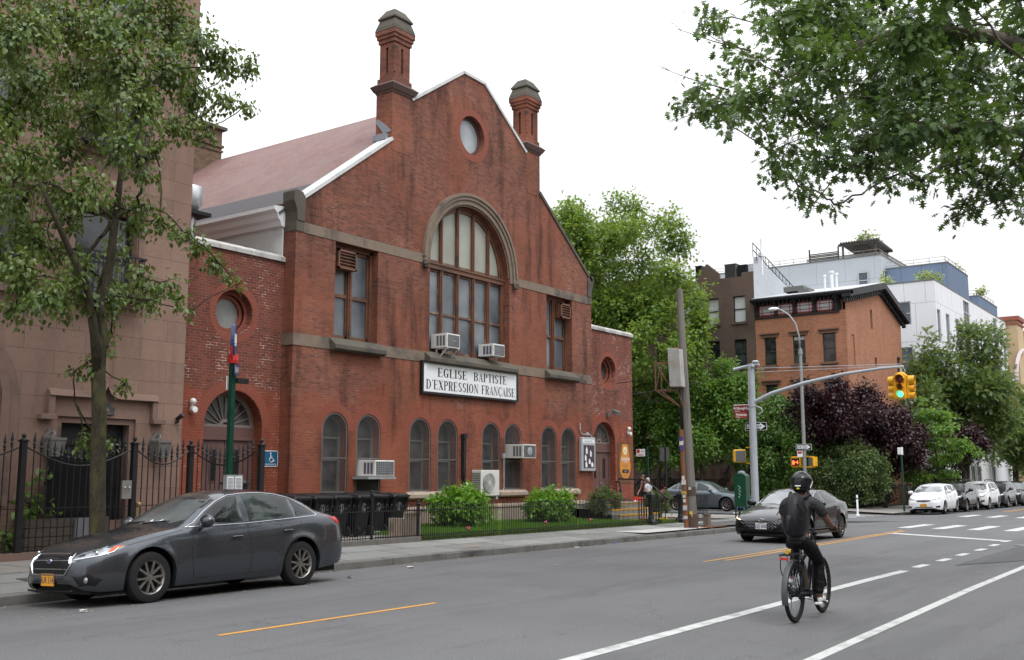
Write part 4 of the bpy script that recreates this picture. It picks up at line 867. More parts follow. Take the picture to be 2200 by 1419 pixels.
mb = MB(); mb.box(103.2, 104.9, 17.6, 18.49, 9.6, 9.7); mb.box(103.2, 104.9, 17.6, 17.64, 9.7, 10.7); mb.box(103.2, 103.24, 17.6, 18.49, 9.7, 10.7); mb.build('glass_balcony', glassmat('balcony_glass', (.35, .48, .46), .1, .1), md)
# glazed passage door frames at street level beyond the trees
for (a, b) in ((88.0, 89.6), (90.2, 91.8), (96, 97.5)):
    sash(md, FY(18.44), a, b, -.4, 2.4, m_whitep, m_pane_dk, .0, t=.1, bars=1)
# rooftop pergola and screens
t = thing('rooftop_pergola', 'dark slatted pergola on the grey rooftop of the modern block', 'pergola', (87, 25.5, 19.4))
mb = MB()
for k in range(14): mb.hexa([(85.2, 24.0+k*.23, 20.95), (89.5, 24.0+k*.23, 20.75), (89.5, 24.12+k*.23, 20.75), (85.2, 24.12+k*.23, 20.95), (85.2, 24.0+k*.23, 21.12), (89.5, 24.0+k*.23, 20.92), (89.5, 24.12+k*.23, 20.92), (85.2, 24.12+k*.23, 21.12)])
mb.bar((85.4, 23.9, 20.9), (85.4, 27.3, 20.9), .2); mb.bar((89.3, 23.9, 20.72), (89.3, 27.3, 20.72), .2); mb.build('slats', m_fbrown, t)
mb = MB()
for x in (85.6, 89.1):
    for y in (24.3, 27.0): mb.bar((x, y, 19.4), (x, y, 20.8), .14)
mb.build('posts', m_fbrown, t)
t = thing('rooftop_screen', 'dark slatted screen on the grey roof left of the pergola', 'screen', (86, 28.4, 19.4))
mb = MB()
for k in range(8): mb.box(85.6, 85.66, 27.4, 29.9, 19.5+k*.13, 19.58+k*.13)
for y in (27.4, 29.9): mb.bar((85.6, y, 19.4), (85.6, y, 20.9), .1)
mb.build('slats', m_fdark, t)
# ---- tan building with red bands at the far right
tb = thing('tan_apartment_building', 'tan stucco building with dark red cornice bands at the right edge', 'building', (118, 22, 0))
m_tan = mat('tan_stucco', (.50, .37, .22), .9, var=.08, scale=1, dirt=(.42, .31, .2)); m_redb = mat('red_band', (.27, .075, .05), .8)
FT = FY(18.0); opt = []
for i in range(9):
    for z0 in (12.2, 9.2, 6.2, 3.2): opt.append(rect(111.4+i*2.6, 112.5+i*2.6, z0, z0+1.8))
mb = MB(); mb.plate(rect(110.3, 140, -1.5, 15.8), opt, FT, .25); mb.box(110.4, 139.9, 18.3, 30, -1.5, 15.7); mb.quad((110.3, 18, -1.5), (110.3, 30, -1.5), (110.3, 30, 15.8), (110.3, 18, 15.8)); mb.box(107.2, 110.29, 17.5, 22, -1.5, 16.4); mb.build('wall', m_tan, tb)
for o in opt:
    (u0, v0), (u1, v1) = o[0], o[2]
    w = sash(tb, FT, u0, u1, v0, v1, m_whitep, m_pane_dk, .1, t=.07)
mb = MB(); mb.box(110.3, 140, 17.85, 18.0, 15.3, 15.9); mb.build('red_band', m_redb, tb); mb = MB(); mb.box(110.3, 140, 17.93, 18.0, 13.9, 14.1)
for i in range(14): mb.box(111+i*2.0, 111.3+i*2.0, 17.92, 18, 14.4, 15.0)
mb.build('red_band', m_redb, tb)
mb = MB(); mb.box(107.0, 110.5, 17.3, 22.2, 16.3, 16.7); mb.box(107.1, 110.4, 17.4, 22.1, 15.9, 16.1); mb.box(107.1, 110.4, 17.4, 22.1, 8.8, 9.2); mb.build('red_band', m_redb, tb)
mb = MB(); pts = [(109.8+6*math.cos(a), 17.3, 10.2+3.4*math.sin(a)) for a in [math.radians(d) for d in range(95, 180, 6)]]
mb.tube(pts, .18, 6); mb.build('arched_awning', mat('awning_white', (.5, .42, .42), .7), tb)
# ---- low blocks closing the far street
for i, (x0, x1, y0, y1, h, c) in enumerate(((142, 175, 18.5, 40, 13, (.28, .13, .09)), (175, 230, 18, 40, 16, (.30, .24, .19)), (230, 330, 16, 40, 15, (.22, .12, .09)))):
    t = thing('distant_building', ['red brick block beyond the tan building', 'pale block farther down the street', 'brown block closing the end of the street'][i], 'building', ((x0+x1)/2, (y0+y1)/2, -2))
    mb = MB(); mb.box(x0, x1, y0, y1, -3, h); mb.build('wall', mat('far_wall_%s' % 'abc'[i], c, .9, var=.15, scale=.3), t)
# ============================================================ VEGETATION
def leafmat(name, c, c2=None, trans=.35, rough=.42, hv=.03, vv=.35, spec=.4):
    m, nt, b = base(name); g = nt.nodes.new('ShaderNodeNewGeometry'); c2 = c2 or tuple(x*1.5 for x in c)
    r = g.outputs['Random Per Island']
    col = mixc(nt, ramp(nt, r, 0, 1), tuple(x*(1-vv) for x in c), tuple(x*(1+vv) for x in c))
    n = noisef(nt, g.outputs['Position'], .9, 2); col = mixc(nt, ramp(nt, n, .42, .66), col, c2)
    nt.links.new(col, b.inputs['Base Color']); b.inputs['Roughness'].default_value = rough; b.inputs['Specular IOR Level'].default_value = spec
    t = nt.nodes.new('ShaderNodeBsdfTranslucent'); tc = mixc(nt, .5, col, tuple(min(1, x*2.2) for x in (c2[0]*1.1, c2[1], c2[2]*.5))); nt.links.new(tc, t.inputs[0])
    ms = nt.nodes.new('ShaderNodeMixShader'); ms.inputs[0].default_value = trans
    nt.links.new(b.outputs[0], ms.inputs[1]); nt.links.new(t.outputs[0], ms.inputs[2]); nt.links.new(ms.outputs[0], nt.nodes['Material Output'].inputs[0])
    return m
L_PEAR = leafmat('pear_leaves', (.070, .115, .024), (.125, .18, .04), .25, .36, vv=.55, spec=.4); L_OAK = leafmat('oak_leaves', (.056, .105, .03), (.105, .18, .035), .24, .36, vv=.6, spec=.42); L_MAPLE = leafmat('maple_leaves', (0.081, 0.156, 0.027), (0.188, 0.275, 0.050), .4); L_MID = leafmat('fresh_green_leaves', (0.075, 0.156, 0.027), (0.138, 0.250, 0.044), .4)
L_WEEP = leafmat('weeping_leaves', (0.077, 0.156, 0.039), (0.133, 0.235, 0.055)); L_PURP = leafmat('purple_leaves', (.026, .009, .013), (.046, .014, .022), .15)
L_AIL = leafmat('ailanthus_leaves', (.062, .125, .035), (.14, .19, .05), .35); L_SHRUB = leafmat('shrub_leaves', (0.075, 0.125, 0.044), (0.125, 0.175, 0.062), .3)
L_REDB = leafmat('redbud_leaves', (0.081, 0.169, 0.031), (0.150, 0.275, 0.050), .4); L_HYD = leafmat('hydrangea_leaves', (0.088, 0.200, 0.022), (0.163, 0.312, 0.037), .35); L_DARK = leafmat('hedge_leaves', (0.022, 0.048, 0.016), (0.037, 0.069, 0.025), .2)
L_ROOF = leafmat('bamboo_leaves', (0.200, 0.263, 0.100), (0.288, 0.350, 0.138), .3); L_RHOD = leafmat('rhododendron_leaves', (0.112, 0.200, 0.044), (0.175, 0.275, 0.062)); L_ROSE = leafmat('rose_leaves', (0.062, 0.106, 0.031), (0.100, 0.150, 0.037))
BARK = mat('grey_green_bark', (.045, .038, .027), .92, var=.9, scale=16, dirt=(.075, .075, .028), bump=1.0, bs=14, stretch=(1, 1, .35))
BARKD = mat('dark_bark', (.045, .037, .03), .9, var=.4, scale=12, bump=.5)
SH = {'leaf': ([(0,0,0), (.22,.33,.06), (.6,.27,.05), (1,0,-.10), (.6,-.27,.05), (.22,-.33,.06), (.5,0,-.03)], [(0,6,1), (1,6,2), (2,6,3), (3,6,4), (4,6,5), (5,6,0)]),
      'dia': ([(0,0,0), (.45,.42,.05), (1,0,-.05), (.45,-.42,.05)], [(0,2,1), (0,3,2)]),
      'oak': ([(0,0,0), (.18,.06,0), (.22,.28,.03), (.36,.10,0), (.45,.46,.02), (.56,.12,0), (.72,.34,.0), (.74,.1,0), (1,0,-.06), (.74,-.1,0), (.72,-.34,.0), (.56,-.12,0), (.45,-.46,.02), (.36,-.10,0), (.22,-.28,.03), (.18,-.06,0)], [tuple(range(16))]),
      'comp': ([(0,0,0), (.1,.35,.02), (.2,.02,0), (.35,.38,.0), (.45,.02,0), (.6,.34,-.02), (.7,.02,-.02), (.85,.25,-.05), (1,0,-.1), (.85,-.25,-.05), (.7,-.02,-.02), (.6,-.34,-.02), (.45,-.02,0), (.35,-.38,0), (.2,-.02,0), (.1,-.35,.02)], [tuple(range(16))])}
def leafmesh(name, P, D, N, size, shape, m, parent, kindr=None):
    sv, sf = SH[shape]; sv = np.array(sv); n = len(P); k = len(sv)
    D = D/np.linalg.norm(D, axis=1, keepdims=True); Sd = np.cross(D, N); Sd /= np.linalg.norm(Sd, axis=1, keepdims=True)+1e-9; Nn = np.cross(Sd, D)
    s = size[:, None, None]
    V = P[:, None, :] + s*(D[:, None, :]*sv[None, :, 0, None] + Sd[:, None, :]*sv[None, :, 1, None] + Nn[:, None, :]*sv[None, :, 2, None])
    V = V.reshape(-1, 3); r = parent
    while r is not None and r.parent: r = r.parent
    off = np.array(r.location) if r is not None else np.zeros(3); V = V - off
    loops = np.concatenate([np.concatenate([np.array(f) for f in sf])[None, :] + (np.arange(n)*k)[:, None]]).reshape(-1)
    lens = np.tile([len(f) for f in sf], n); starts = np.concatenate([[0], np.cumsum(lens)[:-1]])
    me = bpy.data.meshes.new(name); me.vertices.add(len(V)); me.vertices.foreach_set('co', V.ravel().astype(np.float32))
    me.loops.add(len(loops)); me.loops.foreach_set('vertex_index', loops.astype(np.int32)); me.polygons.add(len(lens)); me.polygons.foreach_set('loop_start', starts.astype(np.int32)); me.polygons.foreach_set('loop_total', lens.astype(np.int32))
    me.update(calc_edges=True); me.materials.append(m)
    o = bpy.data.objects.new(name, me); S.collection.objects.link(o); o.parent = parent; return o
def grow(rs, root, crotch, clumps, r0, r_tip=.012, jit=.12):
    """limbs from the crotch to each clump: every clump hangs on the nearest point nearer the crotch"""
    C = [np.array(c[:3]) for c in clumps]; cr = np.array(crotch); order = sorted(range(len(C)), key=lambda i: np.linalg.norm(C[i]-cr))
    nodes = [cr]; par = [-1]; idx = {}
    for i in order:
        c = C[i]; dc = np.linalg.norm(c-cr); best, bj = 1e9, 0
        for j, nd in enumerate(nodes):
            dn = np.linalg.norm(nd-cr)
            if dn > dc*.92 and j: continue
            e = np.linalg.norm(c-nd) + .22*dn + (0.35*max(0, nd[2]-c[2]))
            if e < best: best, bj = e, j
        # a node part-way, so that limbs fork
        a = nodes[bj]; mid = a+(c-a)*.5 + np.array([rs.gauss(0, jit), rs.gauss(0, jit), abs(rs.gauss(0, jit))])*np.linalg.norm(c-a)*.5
        nodes.append(mid); par.append(bj); nodes.append(c); par.append(len(nodes)-2); idx[i] = len(nodes)-1
    cnt = [0]*len(nodes)
    for i in idx.values():
        k = i
        while k >= 0: cnt[k] += 1; k = par[k]
    tot = cnt[0]; rad = [max(r_tip, r0*(c/tot)**.55) for c in cnt]
    return nodes, par, rad
def tree(name, label, cat, base_, trunk, clumps, lm, bark=None, leaf=.08, shape='leaf', lai=1.6, droop=.5, r0=.14, seed=1, flat=1.0, twigs=14, tw=True, group=None, crown='crown', shell=.35, trunk2=None, bare=None, lim=.9):
    rs = random.Random(seed); rg = np.random.default_rng(seed); bark = bark or BARKD
    t = thing(name, label, cat, base_, group); mb = MB()
    tp = [Vector(p[:3]) for p in trunk]; mb.tube(tp, [p[3] for p in trunk], 12 if r0 > .1 else 8)
    crotch = trunk[-1][:3]
    nodes, par, rad = grow(rs, base_, crotch, clumps, trunk[-1][3]*lim)
    for k in range(1, len(nodes)):
        if par[k] < 0: continue
        a, b = Vector(nodes[par[k]]), Vector(nodes[k]); L = (b-a).length
        if L < 1e-3: continue
        m1 = a.lerp(b, .33)+Vector((rs.gauss(0, .04), rs.gauss(0, .04), rs.gauss(0, .04)))*L; m2 = a.lerp(b, .67)+Vector((rs.gauss(0, .04), rs.gauss(0, .04), rs.gauss(0, .04)))*L
        ra = min(rad[par[k]], rad[k]*1.35); mb.tube([a, m1, m2, b], [ra, ra*.7+rad[k]*.3, ra*.3+rad[k]*.7, rad[k]], 6 if r0 > .05 else 5)
    if trunk2:
        for path in trunk2: mb.tube([Vector(p[:3]) for p in path], [p[3] for p in path], 10)
    if bare:
        for path, r_ in bare:
            p0, p1 = Vector(path[0]), Vector(path[1]); mb.tube([p0, p0.lerp(p1, .5)+Vector((0, 0, -.03)), p1], [r_, r_*.6, r_*.3], 5)
            for _ in range(9):
                s = p0.lerp(p1, rs.uniform(.1, 1)); e = s+(p1-p0)*rs.uniform(.15, .4)+Vector((rs.uniform(-.25, .25), rs.uniform(-.25, .25), rs.uniform(-.3, .3))); mb.tube([s, s.lerp(e, .5)+Vector((0, 0, .02)), e], [.005, .004, .002], 3)
    P, D, Nn, Sz = [], [], [], []; la = {'leaf': .46, 'dia': .42, 'oak': .42, 'comp': .45}[shape]*leaf*leaf
    for c in clumps:
        cx, cy, cz, r = c[:4]; fl = c[4] if len(c) > 4 else flat
        n = int(lai*PI*r*r*(.5+.5*fl)/la); nt_ = max(3, int(twigs*max(.5, min(2.2, r/.45))))
        if n < 1: continue
        dirs = rg.normal(size=(nt_, 3)); dirs /= np.linalg.norm(dirs, axis=1, keepdims=True)
        rr = rg.uniform(shell, 1.0, nt_)**.7 * r * rg.uniform(.75, 1.18, nt_)
        ends = np.array([cx, cy, cz]) + dirs*rr[:, None]*np.array([1, 1, fl]); ends[:, 2] -= droop*.12*r
        if tw:
            for e in ends: mb.tube([(cx, cy, cz), ((cx+e[0])/2+rs.gauss(0, .05*r), (cy+e[1])/2+rs.gauss(0, .05*r), (cz+e[2])/2+.1*r), tuple(e)], [.008, .006, .003], 3, cap=False)
        w = rg.integers(0, nt_, n); tt = rg.beta(2.2, 1.1, n); e = ends[w]; c0 = np.array([cx, cy, cz])
        p = c0 + (e-c0)*tt[:, None]; p += rg.normal(size=(n, 3))*(leaf*.55+.10*r)*np.array([1, 1, .6+.4*fl])
        out = (p-c0)/(np.linalg.norm(p-c0, axis=1, keepdims=True)+1e-6)
        d = out*.7 + rg.normal(size=(n, 3))*.55; d[:, 2] -= droop
        nn = rg.normal(size=(n, 3))*.45 + out*.25; nn[:, 2] += .9
        P.append(p); D.append(d); Nn.append(nn); Sz.append(leaf*rg.uniform(.6, 1.25, n))
    wood = mb.build('trunk', bark, t, smooth=True)
    leafmesh(crown, np.concatenate(P), np.concatenate(D), np.concatenate(Nn), np.concatenate(Sz), shape, lm, t)
    return t
def blob(rs, c, R, n, r, zf=1.0, hollow=.45):          # clumps through an ellipsoid crown
    out = []
    for _ in range(n):
        v = Vector((rs.gauss(0, 1), rs.gauss(0, 1), rs.gauss(0, 1))).normalized()*(rs.uniform(hollow, 1)**.6)
        out.append((c[0]+v.x*R[0], c[1]+v.y*R[1], c[2]+v.z*R[2], r*rs.uniform(.7, 1.25)))
    return out
PEAR = [(7.06,13.65,7.97,0.59),(8.35,14.88,8.92,0.67),(8.65,14.18,8.7,0.59),(9.92,15.12,9.49,0.65),(10.73,15.2,9.73,0.63),(9.59,12.96,8.48,0.44),(9.88,12.75,8.23,0.33),(13.02,16.05,10.0,0.28),(9.47,13.74,8.17,0.6),(8.67,13.64,7.95,0.57),(9.77,16.68,8.97,0.67),(7.8,14.58,7.74,0.56),(11.81,16.05,9.03,0.54),(11.46,14.61,8.49,0.3),(12.47,15.26,8.79,0.18),(8.8,13.3,7.25,0.49),(9.3,15.24,7.74,0.54),(9.02,16.17,7.85,0.56),(7.6,14.79,7.07,0.49),(11.15,15.67,8.18,0.39),(11.57,15.39,8.08,0.23),(8.3,12.96,6.47,0.34),(10.73,15.73,7.65,0.27),(8.75,15.06,6.92,0.41),(7.45,13.91,6.28,0.4),(7.82,12.82,5.78,0.32),(9.02,16.16,6.47,0.43),(7.58,14.59,5.81,0.34),(9.12,15.58,5.92,0.31),(8.69,16.22,5.84,0.42),(8.0,15.56,5.02,0.36),(9.29,16.38,5.5,0.36),(7.77,14.28,4.55,0.3),(9.24,15.9,4.6,0.35),(9.02,14.67,4.41,0.26),(10.56,16.44,5.73,0.25),(10.45,16.22,5.09,0.33),(8.81,13.09,4.57,0.25),(9.32,13.24,4.63,0.21),(9.86,13.57,4.45,0.18),(11.09,14.98,4.56,0.11),(9.65,14.44,6.09,0.23),(10.59,15.21,6.12,0.23),(10.13,13.9,5.64,0.21),(11.08,14.73,5.69,0.23),(11.06,14.24,5.38,0.21),(11.23,14.1,5.14,0.16),(12.16,15.04,5.21,0.1),(9.18,14.75,3.44,0.18),(9.88,14.94,3.2,0.15),(8.9,14.81,3.31,0.12),(9.26,14.96,2.27,0.21),(9.56,14.91,2.21,0.16),(9.63,14.99,3.99,0.12),(7.26,15.39,8.2,0.64),(6.39,13.35,6.1,0.55),(7.76,16.14,5.5,0.59),(8.65,16.56,10.34,0.73),(9.71,16.32,10.72,0.76),(10.05,14.98,10.37,0.65),(7.25,15.56,9.46,0.65),(9.26,14.53,3.72,0.1)]
OAK = [(18.07,8.74,9.14,0.19),(16.91,7.89,8.92,0.17),(15.58,6.97,9.5,0.22),(14.53,6.32,8.54,0.18),(18.38,8.38,9.06,0.3),(19.25,8.25,9.39,0.41),(14.83,5.97,7.67,0.34),(18.41,7.57,9.85,0.3),(16.28,7.08,7.88,0.18),(15.32,5.64,9.13,0.42),(16.26,5.35,9.32,0.59),(18.56,6.69,9.69,0.45),(19.51,5.6,10.42,0.73),(15.3,3.71,8.37,0.56),(18.51,3.7,9.55,0.58),(14.99,4.82,7.95,0.5),(18.75,5.18,8.93,0.69),(16.87,3.91,8.2,0.57),(19.99,3.8,9.28,0.66),(20.63,3.29,8.91,0.44),(17.19,6.22,8.32,0.43),(19.97,6.47,8.93,0.47),(16.55,4.68,7.32,0.46),(15.47,3.76,6.9,0.52),(18.42,3.78,7.82,0.61),(15.45,2.62,6.66,0.37),(15.57,5.7,7.02,0.29),(16.62,6.21,7.02,0.26),(17.75,6.36,6.93,0.24),(15.48,5.29,5.96,0.12),(14.96,4.87,6.47,0.3),(19.3,6.22,6.9,0.16),(16.53,4.85,6.83,0.27),(20.12,5.18,7.85,0.38),(19.73,5.32,7.36,0.22),(17.1,4.06,6.48,0.23),(17.67,3.59,6.85,0.35),(18.07,3.25,6.65,0.35),(18.67,3.73,6.37,0.21),(18.36,3.92,6.09,0.13),(18.33,3.04,6.27,0.22),(18.7,2.84,7.05,0.36),(20.43,3.17,6.53,0.17),(16.99,6.77,7.95,0.18),(16.68,6.41,9.59,0.21),(19.28,2.63,9.55,0.49),(16.66,2.19,7.8,0.42),(17.03,2.1,7.08,0.5),(20.71,2.63,7.17,0.52),(17.43,5.79,10.68,0.59),(17.91,4.68,10.64,0.67),(15.27,3.01,9.03,0.55),(17.62,2.41,9.83,0.61),(17.43,6.75,10.78,0.35)]

kf = 1.05
def kz(p): return (p[0]*kf, p[1]*kf, 1.75+(p[2]-1.75)*kf) + tuple(q*kf for q in p[3:])
tree('street_tree', 'leaning pear tree with mossy forked trunk in front of the brownstone', 'tree', (9.8, 15.33, .0), [kz(p) for p in [(9.33,14.6,.08,.15), (9.33,14.6,.6,.125), (9.27,14.62,1.9,.115), (9.24,14.6,2.6,.11), (9.18,14.6,3.3,.105), (9.2,14.6,4.0,.088), (9.12,14.6,4.45,.08), (9.3,14.62,5.1,.07), (9.32,14.6,5.8,.06)]],
     [kz((x, y, z, r*1.1)) for x, y, z, r in PEAR] + [(9.04,15.33,4.86,.41),(9.84,15.51,4.68,.37),(10.7,15.59,4.77,.29),(8.65,15.81,5.47,.41),(9.37,15.51,5.25,.34),(10.43,15.78,6.13,.29),(8.17,14.44,4.34,.41),(8.03,15.1,4.25,.29),(10.1,15.82,6.49,.33),(9.06,15.37,6.27,.37),(8.3,15.75,6.54,.41),(9.7,14.57,6.75,.33),(8.03,14.77,4.85,.41)], L_PEAR, BARK, leaf=.095, lai=2.1, droop=1.1, r0=.11, seed=4, twigs=14, trunk2=[[kz(p) for p in q] for q in [[(9.2, 14.6, 3.15, .09), (9.05, 14.55, 3.9, .075), (8.85, 14.5, 4.6, .06), (8.35, 14.4, 5.3, .045), (7.9, 14.4, 6.1, .03)], [(9.32, 14.6, 5.7, .06), (9.45, 14.7, 6.6, .045), (9.4, 14.8, 7.6, .035), (9.25, 14.8, 8.8, .025)]]])
# square earth pit and edging of the tree
mb = MB(); mb.box(9.0, 10.6, 14.95, 16.3, .0, .075); mb.build('tree_pit', mat('pit_soil', (.07, .055, .04), .95, var=.5, scale=8, bump=.6), kind='structure')
OC = (21.5, -1.0, 6.0)
tree('oak_tree', 'pin oak whose lobed dark leaves overhang the street at upper right', 'tree', (22.5, -3.3, KH), [(22.5,-3.3,KH,.42), (22.4,-3.2,2.5,.36), (22.2,-2.8,4.8,.32), (21.4,-1.2,6.8,.26)],
     [(x, y, z, r*1.2) for x, y, z, r in OAK], L_OAK, mat('oak_bark', (.11, .095, .075), .9, var=.4, scale=10, bump=.6), leaf=.17, shape='oak', lai=4.8, droop=.5, r0=.05, seed=9, twigs=17, lim=.28,
     trunk2=[[(21.4, -1.2, 6.8, .24), (20.0, 1.5, 8.6, .17), (18.9, 3.2, 9.4, .13), (18.2, 4.5, 9.6, .10), (17.6, 5.6, 9.2, .06)], [(21.2, -.8, 7.0, .18), (19.6, 2.0, 7.6, .12), (18.2, 4.0, 7.6, .08), (17.3, 5.2, 7.3, .04)]],
     bare=[((( 16.6, 6.7, 9.2), (16.1, 7.9, 9.75)), .018), (((17.6, 7.6, 9.0), (17.0, 8.7, 9.5)), .016), (((17.9, 8.0, 8.9), (17.6, 8.9, 8.6)), .012)])
R_ = random.Random(11)
mc = blob(R_, (54.8, 31.6, 14.3), (4.9, 5.0, 4.3), 62, 1.3, hollow=.35) + blob(R_, (54.5, 35.4, 14.6), (3.5, 3.0, 4.4), 34, 1.25, hollow=.3) + blob(R_, (54.5, 29.5, 9.0), (4.2, 4.6, 3.4), 34, 1.15, hollow=.3) + [(53.6, 26.6, 13.2, .9), (54, 25.8, 11.8, .9), (54, 25.4, 10.6, .85), (54, 25.6, 9.4, .8), (54.2, 26.4, 8.4, .7), (54, 34, 18.2, 1.0), (54, 36.3, 17.6, 1.1), (54, 31, 18.3, .9), (54, 28.2, 16.6, 1.0)]
tree('maple_tree', 'tall bright green maple rising behind the church right wing', 'tree', (54.6, 31.2, G(54)), [(54.6,31.2,-.3,.45), (54.6,31.2,3,.36), (54.7,31.2,6,.3)], mc, L_MAPLE, leaf=.26, shape='oak', lai=3.0, droop=.35, seed=5, twigs=14, r0=.12, tw=True)
tree('young_street_tree', 'light green young tree in front of the dark brown row house', 'tree', (55, 26.1, G(55)), [(55,26.1,-.3,.13), (55,26.1,2.2,.10)], blob(R_, (55.2, 26.0, 5.2), (2.0, 3.2, 3.4), 66, .88, hollow=.3) + [(55.2, 25.9, 8.6, .45), (55, 26.6, 8.1, .5), (55.2, 24.6, 7.6, .45), (55.2, 24.2, 6.6, .5), (55, 28.2, 5.4, .7), (55, 28.6, 4.2, .6)], L_MID, leaf=.19, shape='leaf', lai=2.6, droop=.4, seed=6, twigs=12)
tree('street_tree', 'dark green street tree above the pedestrians beside the church wing', 'tree', (54.9, 33.6, G(55)), [(54.9,33.6,-.3,.16), (54.9,33.6,2.4,.13)], blob(R_, (54.9, 32.8, 4.9), (1.9, 3.6, 2.6), 44, .85, hollow=.3), L_WEEP, leaf=.2, shape='leaf', lai=2.6, seed=7, twigs=12, group='trees along the cross street')
tree('street_tree', 'green street tree with low boughs behind the leaning utility pole', 'tree', (55.2, 29.2, G(55)), [(55.2,29.2,-.3,.15), (55.1,28.9,1.6,.12), (55.3,28.7,2.6,.10)], blob(R_, (55.2, 28.9, 4.3), (1.8, 3.2, 2.4), 42, .82, hollow=.3), L_MID, leaf=.19, shape='leaf', lai=2.6, seed=8, twigs=12, group='trees along the cross street')
# weeping tree and climbers at the corner garden
wc = blob(R_, (58.0, 22.4, 3.7), (1.5, 3.0, 2.6), 70, .78, hollow=.3) + [(57.6+R_.uniform(-.4, .4), 19.9+k*.42, 2.0+R_.uniform(-1.6, 1.4), .62) for k in range(13)] + [(57.6, 20.2+k*.5, 1.0, .65) for k in range(10)] + [(57.6, 20.2+k*.6, 0.2, .6) for k in range(9)]
tree('weeping_tree', 'weeping green tree draped over the corner garden by the lamppost', 'tree', (58.4, 22.3, G(58)), [(58.4,22.3,-.4,.16), (58.5,22.4,2.0,.13), (58.3,22.2,3.4,.10)], wc, L_WEEP, leaf=.17, shape='leaf', lai=2.6, droop=1.1, seed=10, twigs=13)
tree('climbing_vine', 'pale green vine column behind the pedestrian signal', 'vine', (56.9, 21.2, G(57)), [(56.9,21.2,-.4,.05), (56.9,21.2,2.2,.04)], [(56.7+R_.uniform(-.1, .1), 21.2+R_.uniform(-.3, .3), .0+k*.27, .32) for k in range(15)] + [(56.7, 21.7, 4.0, .35), (56.7, 21.6, 3.6, .35), (56.7, 20.9, 3.9, .3)], L_REDB, leaf=.13, shape='dia', lai=1.6, droop=.6, seed=12, twigs=9)
tree('flowering_shrub', 'large rounded green shrub below the purple tree behind the cyclist', 'shrub', (57.2, 18.6, G(57)), [(57.2,18.6,-.4,.08), (57.2,18.6,.6,.06)], blob(R_, (57.4, 18.6, 1.75), (1.3, 2.5, 1.5), 46, .7, hollow=.4) + [(57.2, 17.4, .5, .5), (57.2, 18.4, .3, .5), (57.2, 19.4, .4, .5)], L_SHRUB, leaf=.13, shape='leaf', lai=2.8, droop=.2, seed=13, twigs=12)
tree('purple_tree', 'large dark purple leaved tree against the orange brick house', 'tree', (58.3, 19.0, G(58)), [(58.3,19.0,-.4,.2), (58.2,19.0,2.4,.15)], blob(R_, (58.3, 19.3, 5.0), (2.1, 2.75, 2.2), 60, .8, hollow=.25) + [(57.6, 21.2, 6.0, .6), (57.6, 20.9, 6.9, .4), (57.6, 21.6, 5.3, .6)], L_PURP, leaf=.17, shape='leaf', lai=3.0, droop=.4, seed=14, twigs=13, group='purple leaved trees in the corner garden')
tree('purple_tree', 'lower purple leaved tree right of the large one over the dark fence', 'tree', (60.5, 17.3, G(60)), [(60.5,17.3,-.4,.14), (60.3,17.5,1.2,.12), (60.5,17.3,2.2,.10)], blob(R_, (60.5, 16.9, 3.7), (1.8, 2.1, 1.8), 38, .68, hollow=.25), L_PURP, leaf=.17, shape='leaf', lai=3.0, droop=.4, seed=15, twigs=12, group='purple leaved trees in the corner garden')
rc = []
for lv, (z, r_) in enumerate(((1.6, 1.4), (2.5, 2.0), (3.4, 2.1), (4.3, 1.7), (5.1, 1.1))):
    for k in range(9): a = R_.uniform(0, 2*PI); q = r_*R_.uniform(.3, 1); rc.append((62.6+q*math.cos(a)*.9, 15.3+q*math.sin(a), z+R_.uniform(-.15, .2), .55, .42))
rc += [(62.5, 13.2, 3.1, .5, .4), (62.5, 12.7, 2.9, .4, .4), (62.5, 16.6, 5.4, .4, .5), (62.5, 15.6, 5.9, .35, .6)]
tree('redbud_tree', 'layered bright green small tree above the parked white hatchback', 'tree', (62.6, 15.9, G(62)), [(62.6,15.9,-.4,.12), (62.6,15.8,1.0,.10), (62.6,15.5,1.8,.08)], rc, L_REDB, leaf=.19, shape='leaf', lai=2.6, droop=.35, seed=16, twigs=11)
ac_ = blob(R_, (75.5, 15.6, 6.6), (4.0, 3.0, 3.6), 64, 1.0, hollow=.3) + blob(R_, (73.8, 17.4, 9.0), (1.8, 1.8, 2.4), 22, .8, hollow=.3) + blob(R_, (76, 14.8, 10.2), (2.4, 1.8, 1.9), 18, .75, hollow=.3) + blob(R_, (70.8, 17.3, 5.6), (1.8, 1.6, 2.2), 14, .85, hollow=.3)
tree('ailanthus_tree', 'tall feathery green tree in front of the white panelled block', 'tree', (75, 16.2, G(75)), [(75,16.2,-.6,.3), (75,16.0,2.2,.24), (75.2,15.8,4,.2)], ac_, L_AIL, leaf=.34, shape='comp', lai=3.0, droop=.12, seed=17, twigs=15, tw=False)
tree('street_tree', 'dark purple street tree between the redbud and the tall feathery tree', 'tree', (70, 15.0, G(70)), [(70,15.0,-.5,.12), (70,15,1.8,.10)], blob(R_, (70, 14.7, 3.6), (1.4, 1.6, 1.1), 20, .6, hollow=.25), L_PURP, leaf=.2, shape='leaf', lai=2.8, seed=18, twigs=10, group='trees along the far pavement')
tree('street_tree', 'dense green street tree above the last parked cars', 'tree', (88, 15.2, G(88)), [(88,15.2,-.7,.25), (88,15.2,2.2,.2)], blob(R_, (88, 15.2, 5.4), (3.4, 2.8, 3.2), 46, 1.0, hollow=.3), L_AIL, leaf=.32, shape='comp', droop=.1, lai=3.0, seed=19, twigs=12, tw=False, group='trees along the far pavement')
